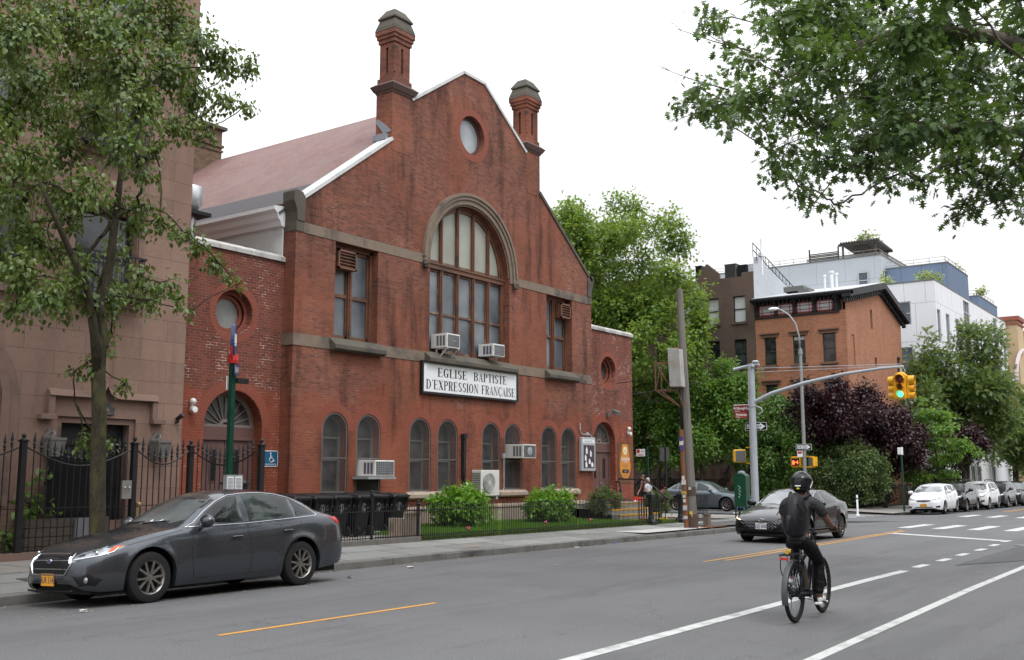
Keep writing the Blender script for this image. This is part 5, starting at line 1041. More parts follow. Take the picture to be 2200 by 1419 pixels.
tree('street_tree', 'small pale green tree at the right edge by the tan building', 'tree', (104, 15.6, G(104)), [(104,15.6,-.8,.12), (104,15.6,1.2,.10)], blob(R_, (104, 15.9, 2.6), (1.8, 1.9, 1.4), 22, .7, hollow=.3), L_SHRUB, leaf=.25, shape='dia', lai=1.3, seed=20, twigs=9, group='trees along the far pavement')
tree('street_tree', 'green tree beyond the feathery tree before the tan building', 'tree', (97, 15.4, G(97)), [(97,15.4,-.8,.2), (97,15.4,2.2,.16)], blob(R_, (97, 15.8, 4.6), (2.6, 2.0, 2.2), 26, .9, hollow=.3), L_WEEP, leaf=.3, shape='dia', lai=2.6, seed=21, twigs=10, group='trees along the far pavement')
def shrub(name, label, c, R, n, r, lm, leaf, shape='leaf', lai=1.6, seed=1, cat='shrub', group=None, droop=.2, flat=.9, z0=None):
    rs = random.Random(seed); z0 = G(c[0])+.1 if z0 is None else z0
    cl = blob(rs, c, R, n, r, hollow=.35); cl = [(x, y, max(z, z0+q*.75), q) for x, y, z, q in cl]
    return tree(name, label, cat, (c[0], c[1], z0), [(c[0], c[1], z0, .04), (c[0], c[1], z0+.25*R[2]+.1, .03)], cl, lm, leaf=leaf, shape=shape, lai=lai, droop=droop, seed=seed, twigs=9, group=group, r0=.04, crown='foliage', flat=flat)
shrub('hydrangea_shrub', 'broad bright green hydrangea below the outdoor condenser unit', (24.2, 19.3, .72), (.95, .7, .5), 52, .26, L_HYD, .14, lai=4.0, seed=31, group='hydrangeas on the church lawn')
shrub('hydrangea_shrub', 'rounded bright green hydrangea nearer the church steps', (28.95, 19.3, .64), (.95, .7, .48), 52, .25, L_HYD, .14, lai=4.0, seed=32, group='hydrangeas on the church lawn')
shrub('rose_bush', 'straggly pink flowering rose bush beside the church doorway', (32.7, 19.35, .75), (.9, .5, .5), 40, .26, L_ROSE, .055, lai=1.4, seed=33, group='rose bushes by the church steps')
shrub('rose_bush', 'rose bush with red blooms right of the yellow edged steps', (36.0, 18.9, .62), (.6, .5, .45), 34, .22, L_ROSE, .055, lai=1.4, seed=34, group='rose bushes by the church steps')
shrub('rhododendron', 'leggy long leaved plant behind the spiked fence by the brownstone', (11.3, 19.85, 1.25), (.32, .25, .55), 12, .2, L_RHOD, .16, lai=1.1, seed=35, cat='plant', droop=.5)
shrub('rhododendron', 'low leafy plant at the foot of the spiked fence', (11.0, 19.8, .45), (.5, .25, .2), 10, .18, L_RHOD, .10, lai=1.1, seed=36, cat='plant', droop=.3)
for i, (x, y, z, rx, ry, rz_, nn, lb) in enumerate(((82.0, 19.1, 16.75, .5, 1.3, .45, 16, 'pale bamboo planting on the white terrace before the blue volume'), (81.5, 22.5, 16.7, .4, .5, .4, 8, 'small pale shrub on the terrace beside the grey volume window'), (92.5, 19.6, 18.9, .8, .5, .8, 12, 'rooftop shrub at the corner of the upper blue volume'), (99, 18.9, 17.9, .4, .4, .7, 7, 'spiky rooftop plant on the lower blue volume'), (87, 25.2, 21.5, 1.0, 1.0, .55, 12, 'climber spilling over the rooftop pergola'))):
    shrub('roof_plant', lb, (x, y, z), (rx, ry, rz_), nn, .38, L_ROOF, .22, shape='dia', lai=1.1, seed=40+i, cat='plant', z0=z-rz_-.2, group='plants on the modern block roof')
# garden hedge masses behind the fences
for i, (x0, x1, y, h, lb) in enumerate(((58.5, 66, 18.6, 2.2, 'dark hedge behind the corner garden fence under the purple trees'), (66.5, 79, 17.3, 2.6, 'dark hedge behind the parked cars by the white block'))):
    rs = random.Random(60+i); cl = [(rs.uniform(x0, x1), y+rs.uniform(-.4, .4), rs.uniform(-.2, h), .55) for _ in range(40)]
    tree('hedge', lb, 'hedge', ((x0+x1)/2, y, G(x0)), [((x0+x1)/2, y, -.5, .06), ((x0+x1)/2, y, 1.0, .05)], cl, L_DARK, leaf=.17, shape='dia', lai=2.2, seed=60+i, twigs=8, tw=False, crown='foliage')
rs = random.Random(66); cl = [(57.9+rs.uniform(-.2, .3), rs.uniform(25.8, 31), rs.uniform(-.1, 1.2), .42) for _ in range(18)]
tree('hedge', 'dark hedge behind the garden railing of the brown row house', 'hedge', (58.2, 28.5, G(58)), [(58.3, 28.5, -.5, .05), (58.3, 28.5, .5, .04)], cl, L_DARK, leaf=.13, shape='dia', lai=1.5, seed=66, twigs=8, tw=False, crown='foliage')
# blooms
def blooms(name, label, pts, r, m, group=None):
    for i, p in enumerate(pts):
        mb = MB()
        for k in range(9):
            a = rnd.uniform(0, 2*PI); mb.ball((p[0]+r*.6*math.cos(a), p[1]+r*.6*math.sin(a), p[2]+rnd.uniform(-.3, .4)*r), r*.45, 6)
        mb.build(name, m, label=label[i] if isinstance(label, list) else label, cat='flower', group=group, smooth=True)
m_pink = mat('pink_petals', (.55, .10, .18), .6); m_redf = mat('red_petals', (.45, .03, .05), .6)
blooms('flower', ['pink bloom in the lawn below the first hydrangea', 'red bloom in the lawn between the two hydrangeas', 'pink bloom in the lawn right of the second hydrangea', 'pink flower clump at the foot of the steps'], [(22.4, 17.6, .26), (26.6, 17.9, .25), (28.8, 17.6, .25), (32.3, 17.6, .2)], .07, m_pink, 'flowers along the lawn fence')
blooms('rose_bloom', 'pink rose bloom on the bush by the doorway', [(32.7+rnd.uniform(-.8, .8), 18.95+rnd.uniform(-.1, .3), .95+rnd.uniform(-.2, .35)) for _ in range(12)], .035, m_pink, 'blooms of the rose bush by the doorway')
blooms('rose_bloom', 'red rose bloom on the bush right of the steps', [(35.95+rnd.uniform(-.5, .5), 18.6+rnd.uniform(-.1, .3), .85+rnd.uniform(-.3, .35)) for _ in range(9)], .035, m_redf, 'blooms of the rose bush right of the steps')
# lawn
mb = MB(); mb.add([(19.85, 17.15, KH+.04), (34.2, 17.15, .02), (34.2, 20.87, .1), (22.45, 20.87, .19), (22.45, 18.9, .16), (19.85, 18.7, KH+.06)], [(0,1,2,3,4,5)]); mb.build('lawn', mat('lawn_earth', (.04, .07, .015), .95, var=.4, scale=4), kind='structure')
def grass(name, x0, x1, y0, y1, n, h, m, zf, seed=1):
    rg = np.random.default_rng(seed); P = np.stack([rg.uniform(x0, x1, n), rg.uniform(y0, y1, n), np.zeros(n)], 1); P[:, 2] = [zf(a, b) for a, b in P[:, :2]]
    D = rg.normal(size=(n, 3))*.35; D[:, 2] = 1; N = rg.normal(size=(n, 3)); N[:, 2] = .1
    SH['blade'] = ([(0, .05, 0), (0, -.05, 0), (1, 0, .1)], [(0, 1, 2)])
    o = leafmesh(name, P, D, N, h*rg.uniform(.5, 1.3, n), 'blade', m, None); tag(o, kind='stuff'); return o
L_GR = leafmat('grass_blades', (.075, .17, .012), (.11, .24, .02), .3, .6)
lz = lambda x, y: .135 + (.02-.135)*(x-22.75)/11.45 + (.06)*(y-17.15)/3.7
grass('grass', 22.5, 34.1, 17.25, 20.8, 60000, .085, L_GR, lz); grass('grass', 19.9, 22.5, 17.2, 18.75, 8000, .085, L_GR, lz, 2)
grass('rough_grass', 19.8, 34.1, 16.98, 17.2, 5000, .13, leafmat('rough_grass', (.06, .10, .02), (.10, .13, .03), .3, .6), lambda x, y: G(x)+KH, 3)
grass('ground_cover', 9.5, 14.2, 19.45, 20.0, 2500, .16, L_RHOD, lambda x, y: KH, 4)
# ============================================================ VEHICLES
from mathutils.geometry import delaunay_2d_cdt
def paint(name, c, metal=.5, rough=.28, dirt=None):
    if name in _M: return _M[name]
    m, nt, b = base(name); v = pos(nt); n = noisef(nt, v, 2.2, 5, .6)
    col = mixc(nt, ramp(nt, n, .45, .75, 0, .35), c, dirt or tuple(x*.8+.03 for x in c)); nt.links.new(col, b.inputs['Base Color'])
    b.inputs['Metallic'].default_value = metal; nt.links.new(ramp(nt, n, .3, .8, rough, rough+.14), b.inputs['Roughness'])
    b.inputs['Coat Weight'].default_value = .7; b.inputs['Specular IOR Level'].default_value = .12; b.inputs['Coat Roughness'].default_value = .03
    _M[name] = m; return m
m_tyre = mat('tyre_rubber', (.018, .018, .019), .85, var=.3, scale=20, bump=.2)
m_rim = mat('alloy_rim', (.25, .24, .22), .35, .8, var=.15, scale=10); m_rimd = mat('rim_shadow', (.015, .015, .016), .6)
m_cglass = glassmat('car_glass', (.010, .013, .013), .03, .5, 1.4, spec=.45, tint2=(.03, .04, .036)); m_wglass = glassmat('windscreen_glass', (.05, .058, .058), .03, .5, 1.1, spec=1.0, tint2=(.12, .135, .135))
m_trim = mat('black_trim', (.012, .012, .013), .5); m_chrome = mat('chrome', (.62, .63, .65), .16, 1.0, var=.05, rv=.03)
m_lamp = mat('lamp_glass', (.30, .32, .34), .12, .5, var=.5, scale=18, rv=.05); m_amber = mat('amber_lens', (.55, .09, .01), .2, var=.2); m_redl = mat('red_lens', (.42, .012, .014), .15, var=.3, scale=12)
m_plate_y = mat('yellow_plate', (.72, .33, .02), .5, var=.06); m_plate_w = mat('white_plate', (.62, .63, .64), .5, var=.05); m_navy = mat('navy_print', (.01, .015, .08), .5)
m_drl = mat('daytime_running_lamp', (.75, .82, 1.0), .3, var=0, emit=2.2); m_drlw = mat('warm_running_lamp', (1.0, .72, .42), .3, var=0, emit=2.6)
def cr(pts, x):                                        # smooth interpolation through control points
    if x <= pts[0][0]: return pts[0][1]
    if x >= pts[-1][0]: return pts[-1][1]
    for i in range(len(pts)-1):
        if pts[i][0] <= x <= pts[i+1][0]: break
    x0, y0 = pts[i]; x1, y1 = pts[i+1]; h = x1-x0
    def sl(j):
        if j <= 0: return (pts[1][1]-pts[0][1])/(pts[1][0]-pts[0][0])
        if j >= len(pts)-1: return (pts[-1][1]-pts[-2][1])/(pts[-1][0]-pts[-2][0])
        a = (pts[j][1]-pts[j-1][1])/(pts[j][0]-pts[j-1][0]); b = (pts[j+1][1]-pts[j][1])/(pts[j+1][0]-pts[j][0])
        return 0 if a*b <= 0 else 2*a*b/(a+b)
    t = (x-x0)/h; m0, m1 = sl(i)*h, sl(i+1)*h
    return (2*t**3-3*t*t+1)*y0 + (t**3-2*t*t+t)*m0 + (-2*t**3+3*t*t)*y1 + (t**3-t*t)*m1
class Car:
    def __init__(s, q, root):
        s.q = q; s.root = root; L, W2 = q['L'], q['W']/2; s.L = L; R = q['wr']+.065; s.fx, s.rx = q['fw'], q['rw']
        st = set(); k = 0
        while k <= 1.0001: st.add(round(L*k, 4)); k += 1/56
        for a in (.015, .04, .08, .13, .19, .26): st |= {a, L-a}
        for w in (s.fx, s.rx):
            st = {x for x in st if abs(abs(x-w)-R) > .03}
            st |= {w-R-.002, w-R+.004, w+R-.004, w+R+.002}; st |= {w+R*math.cos(PI*i/14) for i in range(1, 14)}
        S_ = sorted(st); tl = [0, .06, .14, .25, .36, .47, .58, .69, .79, .88, .95, 1.0]; V, rows = [], None
        for x in S_:
            zb, p = cr(q['belt'], x), cr(q['plan'], x); zl = cr(q['sill'], x); z0 = zl
            for w in (s.fx, s.rx):
                if abs(x-w) < R: z0 = max(z0, q['wr']+math.sqrt(max(0, R*R-(x-w)**2)))
            z0 = min(z0, zb-.06); col = []
            def yw(z):
                t = max(0, min(1, (z-.16)/(zb-.16))); y = W2*p*cr(q['sec'], t)
                for w in (s.fx, s.rx):
                    d = math.hypot(x-w, z-q['wr'])-R; y += q.get('flare', .018)*math.exp(-(d/.07)**2) if d > -.05 else 0
                return y
            col.append((yw(z0)-.09, z0+.012)); 
            for t in tl: z = z0+(zb-z0)*t; col.append((yw(z), z))
            yb_ = col[-1][0]; zt = cr(q['top'], x); zr_ = cr(q['rail'], x); yr = W2*cr(q['railw'], x)*min(1, p*1.02)
            for i in range(1, 9):                       # shoulder -> rail
                t = i/8; bulge = math.sin(PI*t)*.012; rise = zr_-zb
                yy = yb_+(yr-yb_)*(t**(1.0 if rise > .12 else .9)) + bulge; zz = zb+rise*(t if rise > .12 else math.sin(PI/2*t)); col.append((yy, zz))
            for i in range(1, 11):                      # rail -> centre
                t = i/10; yy = yr*(1-t); col.append((yy, zr_+(zt-zr_)*(1-(1-t)**2.2)))
            V.append([(x, y, z) for y, z in col])
        m = len(V[0]); n = len(V); fr, rr = q['fr'], q['rr']
        def shear(x, y, z):
            return (x+cr(fr, z)*math.exp(-x/.32)-cr(rr, z)*math.exp(-(L-x)/.3), y, z)
        s.shear = shear
        vs, fs = [], []; W_ = 2*m-1
        for c in V:
            full = [(x, y, z) for x, y, z in c] + [(x, -y, z) for x, y, z in reversed(c[:-1])]; vs += [shear(*p) for p in full]
        for i in range(n-1):
            for j in range(W_-1): fs.append((i*W_+j, (i+1)*W_+j, (i+1)*W_+j+1, i*W_+j+1))
        for e in (0, n-1):                              # closed nose and tail, domed a little
            o = len(vs); ring = [vs[e*W_+j] for j in range(W_)]; c = Vector((sum(p[0] for p in ring)/W_, 0, sum(p[2] for p in ring)/W_)); c.x += -.03 if e == 0 else .03
            inner = [tuple(Vector(p).lerp(Vector((c.x, p[1], p[2])), 0).lerp(c, .35)+Vector(((-.03 if e == 0 else .03), 0, 0))*.8) for p in ring]
            vs += inner; fs += [(e*W_+j, e*W_+j+1, o+j+1, o+j) for j in range(W_-1)]; vs.append(tuple(c)); fs += [(o+j, o+j+1, len(vs)-1) for j in range(W_-1)]
            fs.append((e*W_, o, o+W_-1, e*W_+W_-1)); fs.append((o, len(vs)-1, o+W_-1))
        s.bv = BVHTree.FromPolygons([Vector(v) for v in vs], fs)
        mb = MB(); mb.add([s.T(p) for p in vs], fs); s.body = mb.build('body', q['paint'], root, smooth=True, recalc=True, auto=32)
    def T(s, p): return (s.L/2-p[0], p[1], p[2])        # nose towards +x
    def hit(s, p, az, off=.004):
        D = Vector((-math.cos(az), math.sin(az), 0)); p = Vector(p); o = p+D*4
        h = s.bv.ray_cast(o, -D)
        return (h[0]+D*off) if h[0] is not None else p
    def patch(s, pts, az, off=.005, h=.06, both=False):
        """a panel laid on the body: pts are rough (s, y, z) points seen from azimuth az (0 front, 90 deg +y side, 180 rear)"""
        mb = MB()
        for sg in ((1, -1) if both else (1,)):
            A = az*sg; P = [(x, y*sg, z) for x, y, z in pts]; U = Vector((math.sin(A), math.cos(A), 0)); D = Vector((-math.cos(A), math.sin(A), 0)); c = D*0
            pl = [(Vector(p).dot(U), p[2]) for p in P]; b = Vector(P[0])
            n = len(pl); vv = [Vector(p) for p in pl]; ed = [(i, (i+1) % n) for i in range(n)]
            u0, u1 = min(p[0] for p in pl), max(p[0] for p in pl); z0, z1 = min(p[1] for p in pl), max(p[1] for p in pl)
            u = u0+h*.5
            while u < u1:
                z = z0+h*.5
                while z < z1:
                    ins = False; j = n-1
                    for i in range(n):
                        if (pl[i][1] > z) != (pl[j][1] > z) and u < (pl[j][0]-pl[i][0])*(z-pl[i][1])/(pl[j][1]-pl[i][1])+pl[i][0]: ins = not ins
                        j = i
                    if ins: vv.append(Vector((u, z)))
                    z += h
                u += h
            r = delaunay_2d_cdt(vv, ed, [], 1, 1e-5)
            base_d = s.L/2
            out = []
            for q2 in r[0]:
                p = Vector((s.L/2, 0, 0)); p = U*q2[0]+D*(p.dot(D)); p.z = q2[1]; out.append(s.T(s.hit(p, A, off)))
            mb.add(out, [tuple(f) for f in r[2]])
        return mb
    def line(s, pts, az, r=.0035, off=.001, both=True, n=10):
        mb = MB()
        for sg in ((1, -1) if both else (1,)):
            path = []
            for a, b in zip(pts, pts[1:]):
                for i in range(n): p = Vector(a).lerp(Vector(b), i/n); path.append(p)
            path.append(Vector(pts[-1])); mb.tube([s.T(s.hit((p.x, p.y*sg, p.z), az*sg, off)) for p in path], r, 5)
        return mb
SP = {}
def wheel_parts(R, w, style, spokes, rimc):
    key = (R, w, style, id(rimc))
    if key in SP: return SP[key]
    T = Matrix.Rotation(-PI/2, 4, 'X')                  # axis along y, outer face towards +y
    rr = R*.655
    a = MB(); a.lathe([(rr*.97, -w/2+.01), (R*.90, -w/2), (R*.965, -w/2+.012), (R*.995, -w*.3), (R, 0), (R*.995, w*.3), (R*.965, w/2-.012), (R*.90, w/2), (rr*1.01, w/2-.006), (rr*.97, w/2-.02)], T, 40, cap=False)
    b = MB(); b.lathe([(rr*.9, w/2-.05), (rr*.96, w/2-.012), (rr*1.01, w/2-.004), (rr*1.01, w/2-.02), (rr*.9, w/2-.09)], T, 36, cap=False)
    b.lathe([(.03, w/2-.03), (.055, w/2-.03), (.06, w/2-.05), (.06, w/2-.09)], T, 16)
    for k in range(spokes):
        a0 = 2*PI*k/spokes
        prs = ((-.13, -.30, .030), (.13, .30, .030)) if style == 2 else ((0, 0, .045),) if style == 1 else ((-.06, -.21, .024), (.06, .21, .024))
        for i0, i1, ww in prs:
            p0 = Vector((.05*math.cos(a0+i0), w/2-.035, .05*math.sin(a0+i0))); p1 = Vector((rr*.95*math.cos(a0+i1), w/2-.022, rr*.95*math.sin(a0+i1)))
            b.bar(p0, p1, ww, .028)
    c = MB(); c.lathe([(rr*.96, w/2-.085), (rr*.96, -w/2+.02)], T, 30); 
    SP[key] = (a, b, c); return SP[key]
def add_wheel(root, x, y, R, w, style=2, spokes=5, rimc=None, steer=0.0):
    a, b, c = wheel_parts(R, w, style, spokes, rimc or m_rim); sg = 1 if y > 0 else -1
    M = Matrix.Translation((x, y-sg*w/2, R)) @ Matrix.Rotation(steer, 4, 'Z') @ Matrix.Diagonal((1, sg, 1, 1)) @ Matrix.Rotation(rnd.uniform(0, 1), 4, 'Y')
    out = []
    for src, nm, mm, par in ((a, 'wheel', m_tyre, root), (b, 'rim', rimc or m_rim, None), (c, 'wheel_well_disc', m_rimd, None)):
        mb = MB(); mb.add([M @ Vector(v) for v in src.v], src.f); o = mb.build(nm, mm, par or out[0], smooth=True, auto=40); out.append(o)
def mirrored(pts): return [(x, -y, z) for x, y, z in pts]
def build_car(q, name, label, group=None, extras=None):
    root = thing(name, label, q.get('cat', 'car'), (0, 0, 0), group); c = Car(q, root); L, W2 = q['L'], q['W']/2; S9 = PI/2
    # floor and wheel wells
    mb = MB(); mb.box(-L/2+.18, L/2-.18, -W2+.24, W2-.24, .17, .66); mb.build('underbody', m_trim, root)
    yt = W2-q.get('inset', .02)
    for xx in (c.fx, c.rx):
        for sg in (1, -1): add_wheel(root, L/2-xx, sg*yt, q['wr'], q.get('tw', .215), q.get('rs', 2), q.get('rn', 5), q.get('rimc'), q.get('steer', 0) if xx == c.fx else 0)
    # glass
    for pts in q['side_glass']:
        for sg in (1, -1): mb = c.patch([(x, sg*W2, z) for x, z in pts], S9*sg, .004, .07); mb.build('side_window', m_cglass, root, smooth=True)
    c.patch(q['ws'] + mirrored(q['ws'])[::-1], 0, .005, .07).build('windscreen', q.get('wsm', m_wglass), root, smooth=True)
    c.patch(q['rs_glass'] + mirrored(q['rs_glass'])[::-1], PI, .005, .07).build('rear_window', m_cglass, root, smooth=True)
    if q.get('chrome'):
        for sg in (1, -1): c.line([(x, sg*W2, z) for x, z in q['chrome']], S9*sg, .009, .003, both=False, n=5).build('window_trim', m_chrome if q.get('chr') else m_trim, root, smooth=True)
    for pts in q.get('lines', []):
        for sg in (1, -1): c.line([(x, sg*W2, z) for x, z in pts], S9*sg, .0038, -.0005, both=False, n=6).build('door_gap', m_trim, root)
    for x, z in q.get('handles', []):
        for sg in (1, -1):
            p = c.T(c.hit((x, sg*W2, z), S9*sg, .0)); mb = MB(); mb.tube([(p[0]+.10, p[1], p[2]), (p[0]+.07, p[1]+sg*.025, p[2]), (p[0]-.07, p[1]+sg*.03, p[2]+.004), (p[0]-.10, p[1]+sg*.005, p[2]+.006)], [.008, .014, .015, .008], 8); mb.build('door_handle', q.get('hm') or q['paint'], root, smooth=True)
    x, z = q['mirror']
    for sg in (1, -1):
        p = Vector(c.T(c.hit((x, sg*W2, z-.05), S9*sg, 0))); mb = MB()
        mb.ball(p+Vector((0, sg*.15, .09)), .115, 14, sx=.8, sy=1.2, sz=.8); mb.tube([p+Vector((.02, -sg*.03, -.02)), p+Vector((.0, sg*.08, .04))], [.035, .045], 8); mb.build('wing_mirror', q.get('mm') or q['paint'], root, smooth=True)
    for nm, pts, az, mm, off in q['decals']:
        pair = any(abs(p[1]) > 1e-6 and p[1] < 0 for p in pts)
        if pair or nm in q.get('single', ()): c.patch(pts, az, off, .05).build(nm, mm, root, smooth=True)
        else:
            for sg in (1, -1): c.patch([(x, y*sg, z) for x, y, z in pts], az*sg, off, .045).build(nm, mm, root, smooth=True)
    for nm, segs, az, rr_, mm in q.get('strips', []):
        mb = MB()
        for sgm in segs: l = c.line(sgm, az, rr_, rr_*.4, both=False, n=4); mb.add(l.v, l.f)
        mb.build(nm, mm, root, smooth=True)
    if q.get('plate'):
        y, z, mm, txt, tm = q['plate']; p = c.T(c.hit((0, y, z), 0, .012)); pp = c.T(c.hit((0, y, z-.09), 0, .012)); mx_ = max(p[0], pp[0])+.004
        mb = MB(); mb.box(mx_-.012, mx_, y-.155, y+.155, z-.078, z+.078); pl = mb.build('number_plate', mm, root)
        if txt:
            textmesh(txt, .115, lambda a, b, d: (mx_+.002, y+a, z-.045+b), bold=.001, xs=.78).build('lettering', tm, pl)
            textmesh('NEW YORK', .03, lambda a, b, d: (mx_+.002, y+a, z+.05+b)).build('lettering', tm, pl)
    if extras: extras(c, root)
    return root, c
def front_ys(ys, z, s=0): return [(s, y, z) for y in ys]
BR_ = [(.30, .60), (.15, .9), (0, .9)]
SED = dict(L=4.8, W=1.84, fw=.95, rw=3.70, wr=.335, paint=paint('graphite_car_paint', (.072, .079, .090), .7, .2),
  plan=[(0, .60), (.05, .70), (.13, .80), (.25, .885), (.45, .95), (.8, .985), (1.5, 1), (3.2, 1), (4.0, .985), (4.4, .955), (4.62, .90), (4.74, .82), (4.8, .72)],
  sec=[(0, .90), (.12, .955), (.35, .995), (.55, 1.0), (.78, .985), (.92, .965), (1, .935)],
  belt=[(0, .60), (.1, .64), (.3, .70), (.6, .765), (1.0, .84), (1.5, .90), (2.5, .94), (3.4, .985), (4.0, 1.02), (4.5, 1.02), (4.8, .96)],
  top=[(0, .68), (.1, .745), (.3, .82), (.6, .885), (1.0, .945), (1.28, .985), (1.45, 1.06), (1.8, 1.25), (2.15, 1.415), (2.5, 1.485), (2.9, 1.50), (3.3, 1.475), (3.7, 1.39), (4.05, 1.25), (4.35, 1.125), (4.6, 1.09), (4.75, 1.06), (4.8, 1.0)],
  rail=[(0, .64), (.1, .69), (.3, .765), (.6, .84), (1.0, .905), (1.40, .96), (1.6, 1.04), (1.9, 1.20), (2.2, 1.335), (2.5, 1.41), (2.9, 1.435), (3.3, 1.415), (3.7, 1.335), (4.0, 1.225), (4.25, 1.115), (4.5, 1.065), (4.8, .98)],
  railw=[(0, .80), (.6, .80), (1.2, .80), (1.45, .78), (1.8, .74), (2.2, .68), (2.6, .66), (3.2, .66), (3.7, .68), (4.1, .72), (4.5, .76), (4.8, .78)],
  sill=[(0, .30), (.08, .23), (.3, .20), (.6, .20), (1.5, .19), (3.2, .19), (4.2, .24), (4.6, .28), (4.8, .36)],
  fr=[(.15, .10), (.3, .0), (.5, .0), (.62, .02), (.72, .07), (.85, .17), (1.0, .3)], rr=[(.2, .10), (.4, .02), (.6, 0), (.85, .03), (1.0, .08), (1.15, .14)],
  side_glass=[[(1.72, .985), (2.60, 1.0), (2.585, 1.385), (2.42, 1.37), (2.2, 1.29), (1.95, 1.155)], [(2.70, 1.005), (3.60, 1.045), (3.58, 1.33), (3.3, 1.385), (2.95, 1.405), (2.69, 1.392)], [(3.645, 1.05), (4.02, 1.07), (3.92, 1.16), (3.64, 1.305)]],
  ws=[(0, .0, 1.03), (0, .55, 1.03), (0, .68, 1.07), (0, .60, 1.3), (0, .54, 1.40), (0, 0, 1.43)], rs_glass=[(4.8, 0, 1.16), (4.8, .55, 1.17), (4.8, .52, 1.36), (4.8, 0, 1.41)],
  chrome=[(1.55, .965), (1.70, 1.015), (1.95, 1.18), (2.2, 1.315), (2.42, 1.395), (2.7, 1.42), (3.0, 1.425), (3.3, 1.405), (3.62, 1.345), (3.95, 1.17), (4.10, 1.06), (4.05, 1.045), (3.5, 1.02), (2.6, .98), (1.55, .965)], chr=True,
  lines=[[(1.66, .95), (1.60, .6), (1.66, .27), (2.68, .27)], [(2.64, .98), (2.68, .6), (2.68, .27)], [(2.68, .27), (3.20, .27), (3.33, .5), (3.62, .72), (3.72, 1.0)], [(.62, .77), (1.0, .845), (1.5, .93)], [(1.68, .72), (2.66, .76)], [(2.70, .765), (3.60, .80), (4.6, .83)]],
  handles=[(2.42, .80), (3.42, .845)], mirror=(1.80, 1.0),
  decals=[('grille', [(0, -.42, .685), (0, -.49, .57), (0, -.38, .44), (0, .38, .44), (0, .49, .57), (0, .42, .685)], 0, m_trim, .006),
    ('air_intake', [(0, -.46, .34), (0, -.40, .235), (0, .40, .235), (0, .46, .34)], 0, m_trim, .005),
    ('headlight', [(0, .50, .575), (.30, .86, .665), (.50, .90, .765), (.30, .80, .775), (.1, .56, .70), (0, .48, .64)], math.radians(38), m_lamp, .006),
    ('turn_signal', [(.30, .86, .705), (.36, .885, .70), (.52, .90, .775), (.40, .87, .775)], math.radians(55), m_amber, .010),
    ('fog_lamp_bezel', [(.0, .52, .42), (.10, .74, .44), (.24, .84, .36), (.16, .80, .28), (.06, .62, .28)], math.radians(38), m_trim, .006),
    ('tail_light', [(4.8, .86, .90), (4.8, .60, .93), (4.8, .62, 1.02), (4.6, .86, 1.03), (4.35, .93, 1.03), (4.62, .90, .90)], math.radians(125), m_redl, .006)],
  strips=[('grille_bars', [front_ys((-.44, -.2, 0, .2, .44), .61), front_ys((-.42, 0, .42), .50)], 0, .008, m_casing),
    ('grille_surround', [[(0, -.43, .695), (0, 0, .70), (0, .43, .695), (0, .505, .57), (0, .39, .43), (0, -.39, .43), (0, -.505, .57), (0, -.43, .695)]], 0, .012, m_chrome),
    ('running_lamp', [[(0, .425, .655), (0, .47, .575)], [(0, -.425, .655), (0, -.475, .565), (0, -.42, .49)]], 0, .011, m_drl),
    ('lip_spoiler', [[(0, -.55, .225), (0, -.3, .215), (0, .3, .215), (0, .55, .225)]], 0, .014, m_trim)],
  plate=(-.02, .365, m_plate_y, 'HUR 5143', m_navy), hm=None)
def sed_extra(c, root):
    p = c.T(c.hit((0, 0, .60), 0, .02)); mb = MB(); mb.lathe([(.052, -.006), (.052, .006), (.045, .01)], Matrix.Translation(p) @ Matrix.Rotation(PI/2, 4, 'Y') @ Matrix.Diagonal((.62, 1.2, 1, 1)), 20); e = mb.build('badge', m_chrome, root)
    mb = MB(); mb.lathe([(.040, .006), (.040, .0125)], Matrix.Translation(p) @ Matrix.Rotation(PI/2, 4, 'Y') @ Matrix.Diagonal((.62, 1.2, 1, 1)), 20); mb.build('badge_field', m_navy, e)
    mb = MB()
    for a, b, r in ((-.026, .006, .007), (.0, .012, .004), (.014, .005, .004), (.026, -.004, .004), (.008, -.010, .004), (-.008, -.008, .004)): mb.ball((p[0]+.014, p[1]+a, p[2]+b), r, 6)
    mb.build('badge_stars', m_chrome, e)
    for sg in (1, -1):
        p = c.T(c.hit((.1, sg*.70, .355), math.radians(38)*sg, .012)); mb = MB(); mb.ball(p, .042, 12, sx=.5); mb.build('fog_lamp', m_lamp, root, smooth=True)
        p = c.T(c.hit((.2, sg*.74, .69), math.radians(38)*sg, .006)); mb = MB(); mb.ball(p, .035, 12, sx=.5); mb.build('headlight_lens', m_chrome, root, smooth=True)
        mb = c.line([(0.02, sg*.52, .615), (.25, sg*.78, .66), (.38, sg*.86, .70), (.42, sg*.885, .755)], math.radians(42)*sg, .008, .008, both=False, n=4); mb.build('headlight_trim', m_chrome, root)
    mb = c.patch([(.52, -.90, .62), (.60, -.93, .70), (.72, -.93, .76), (.78, -.93, .80), (.66, -.93, .70)], -PI/2, .006, .03); mb.build('paint_scrape', m_white_metal, root)
    mb = c.patch([(.0, .1, 1.06), (.0, .34, 1.06), (0, .34, 1.085), (0, .1, 1.085)], 0, .008, .05); mb.build('windscreen_sticker', m_white, root)
    mb = c.line([(0, -.5, 1.035), (0, -.1, 1.06), (0, .0, 1.055)], 0, .008, .012, both=False); mb.build('wiper', m_trim, root); mb = c.line([(0, .0, 1.035), (0, .4, 1.06), (0, .5, 1.055)], 0, .008, .012, both=False); mb.build('wiper', m_trim, root)
ROLL = math.atan(.14/3.3)
def park(root, x, y, z, rz=PI, roll=0.0): root.location = (x, y, z); root.rotation_euler = (roll, 0, rz)
r_, c_ = build_car(SED, 'parked_sedan', 'dark grey sedan parked at the kerb before the brownstone, front wing scraped', None, sed_extra)
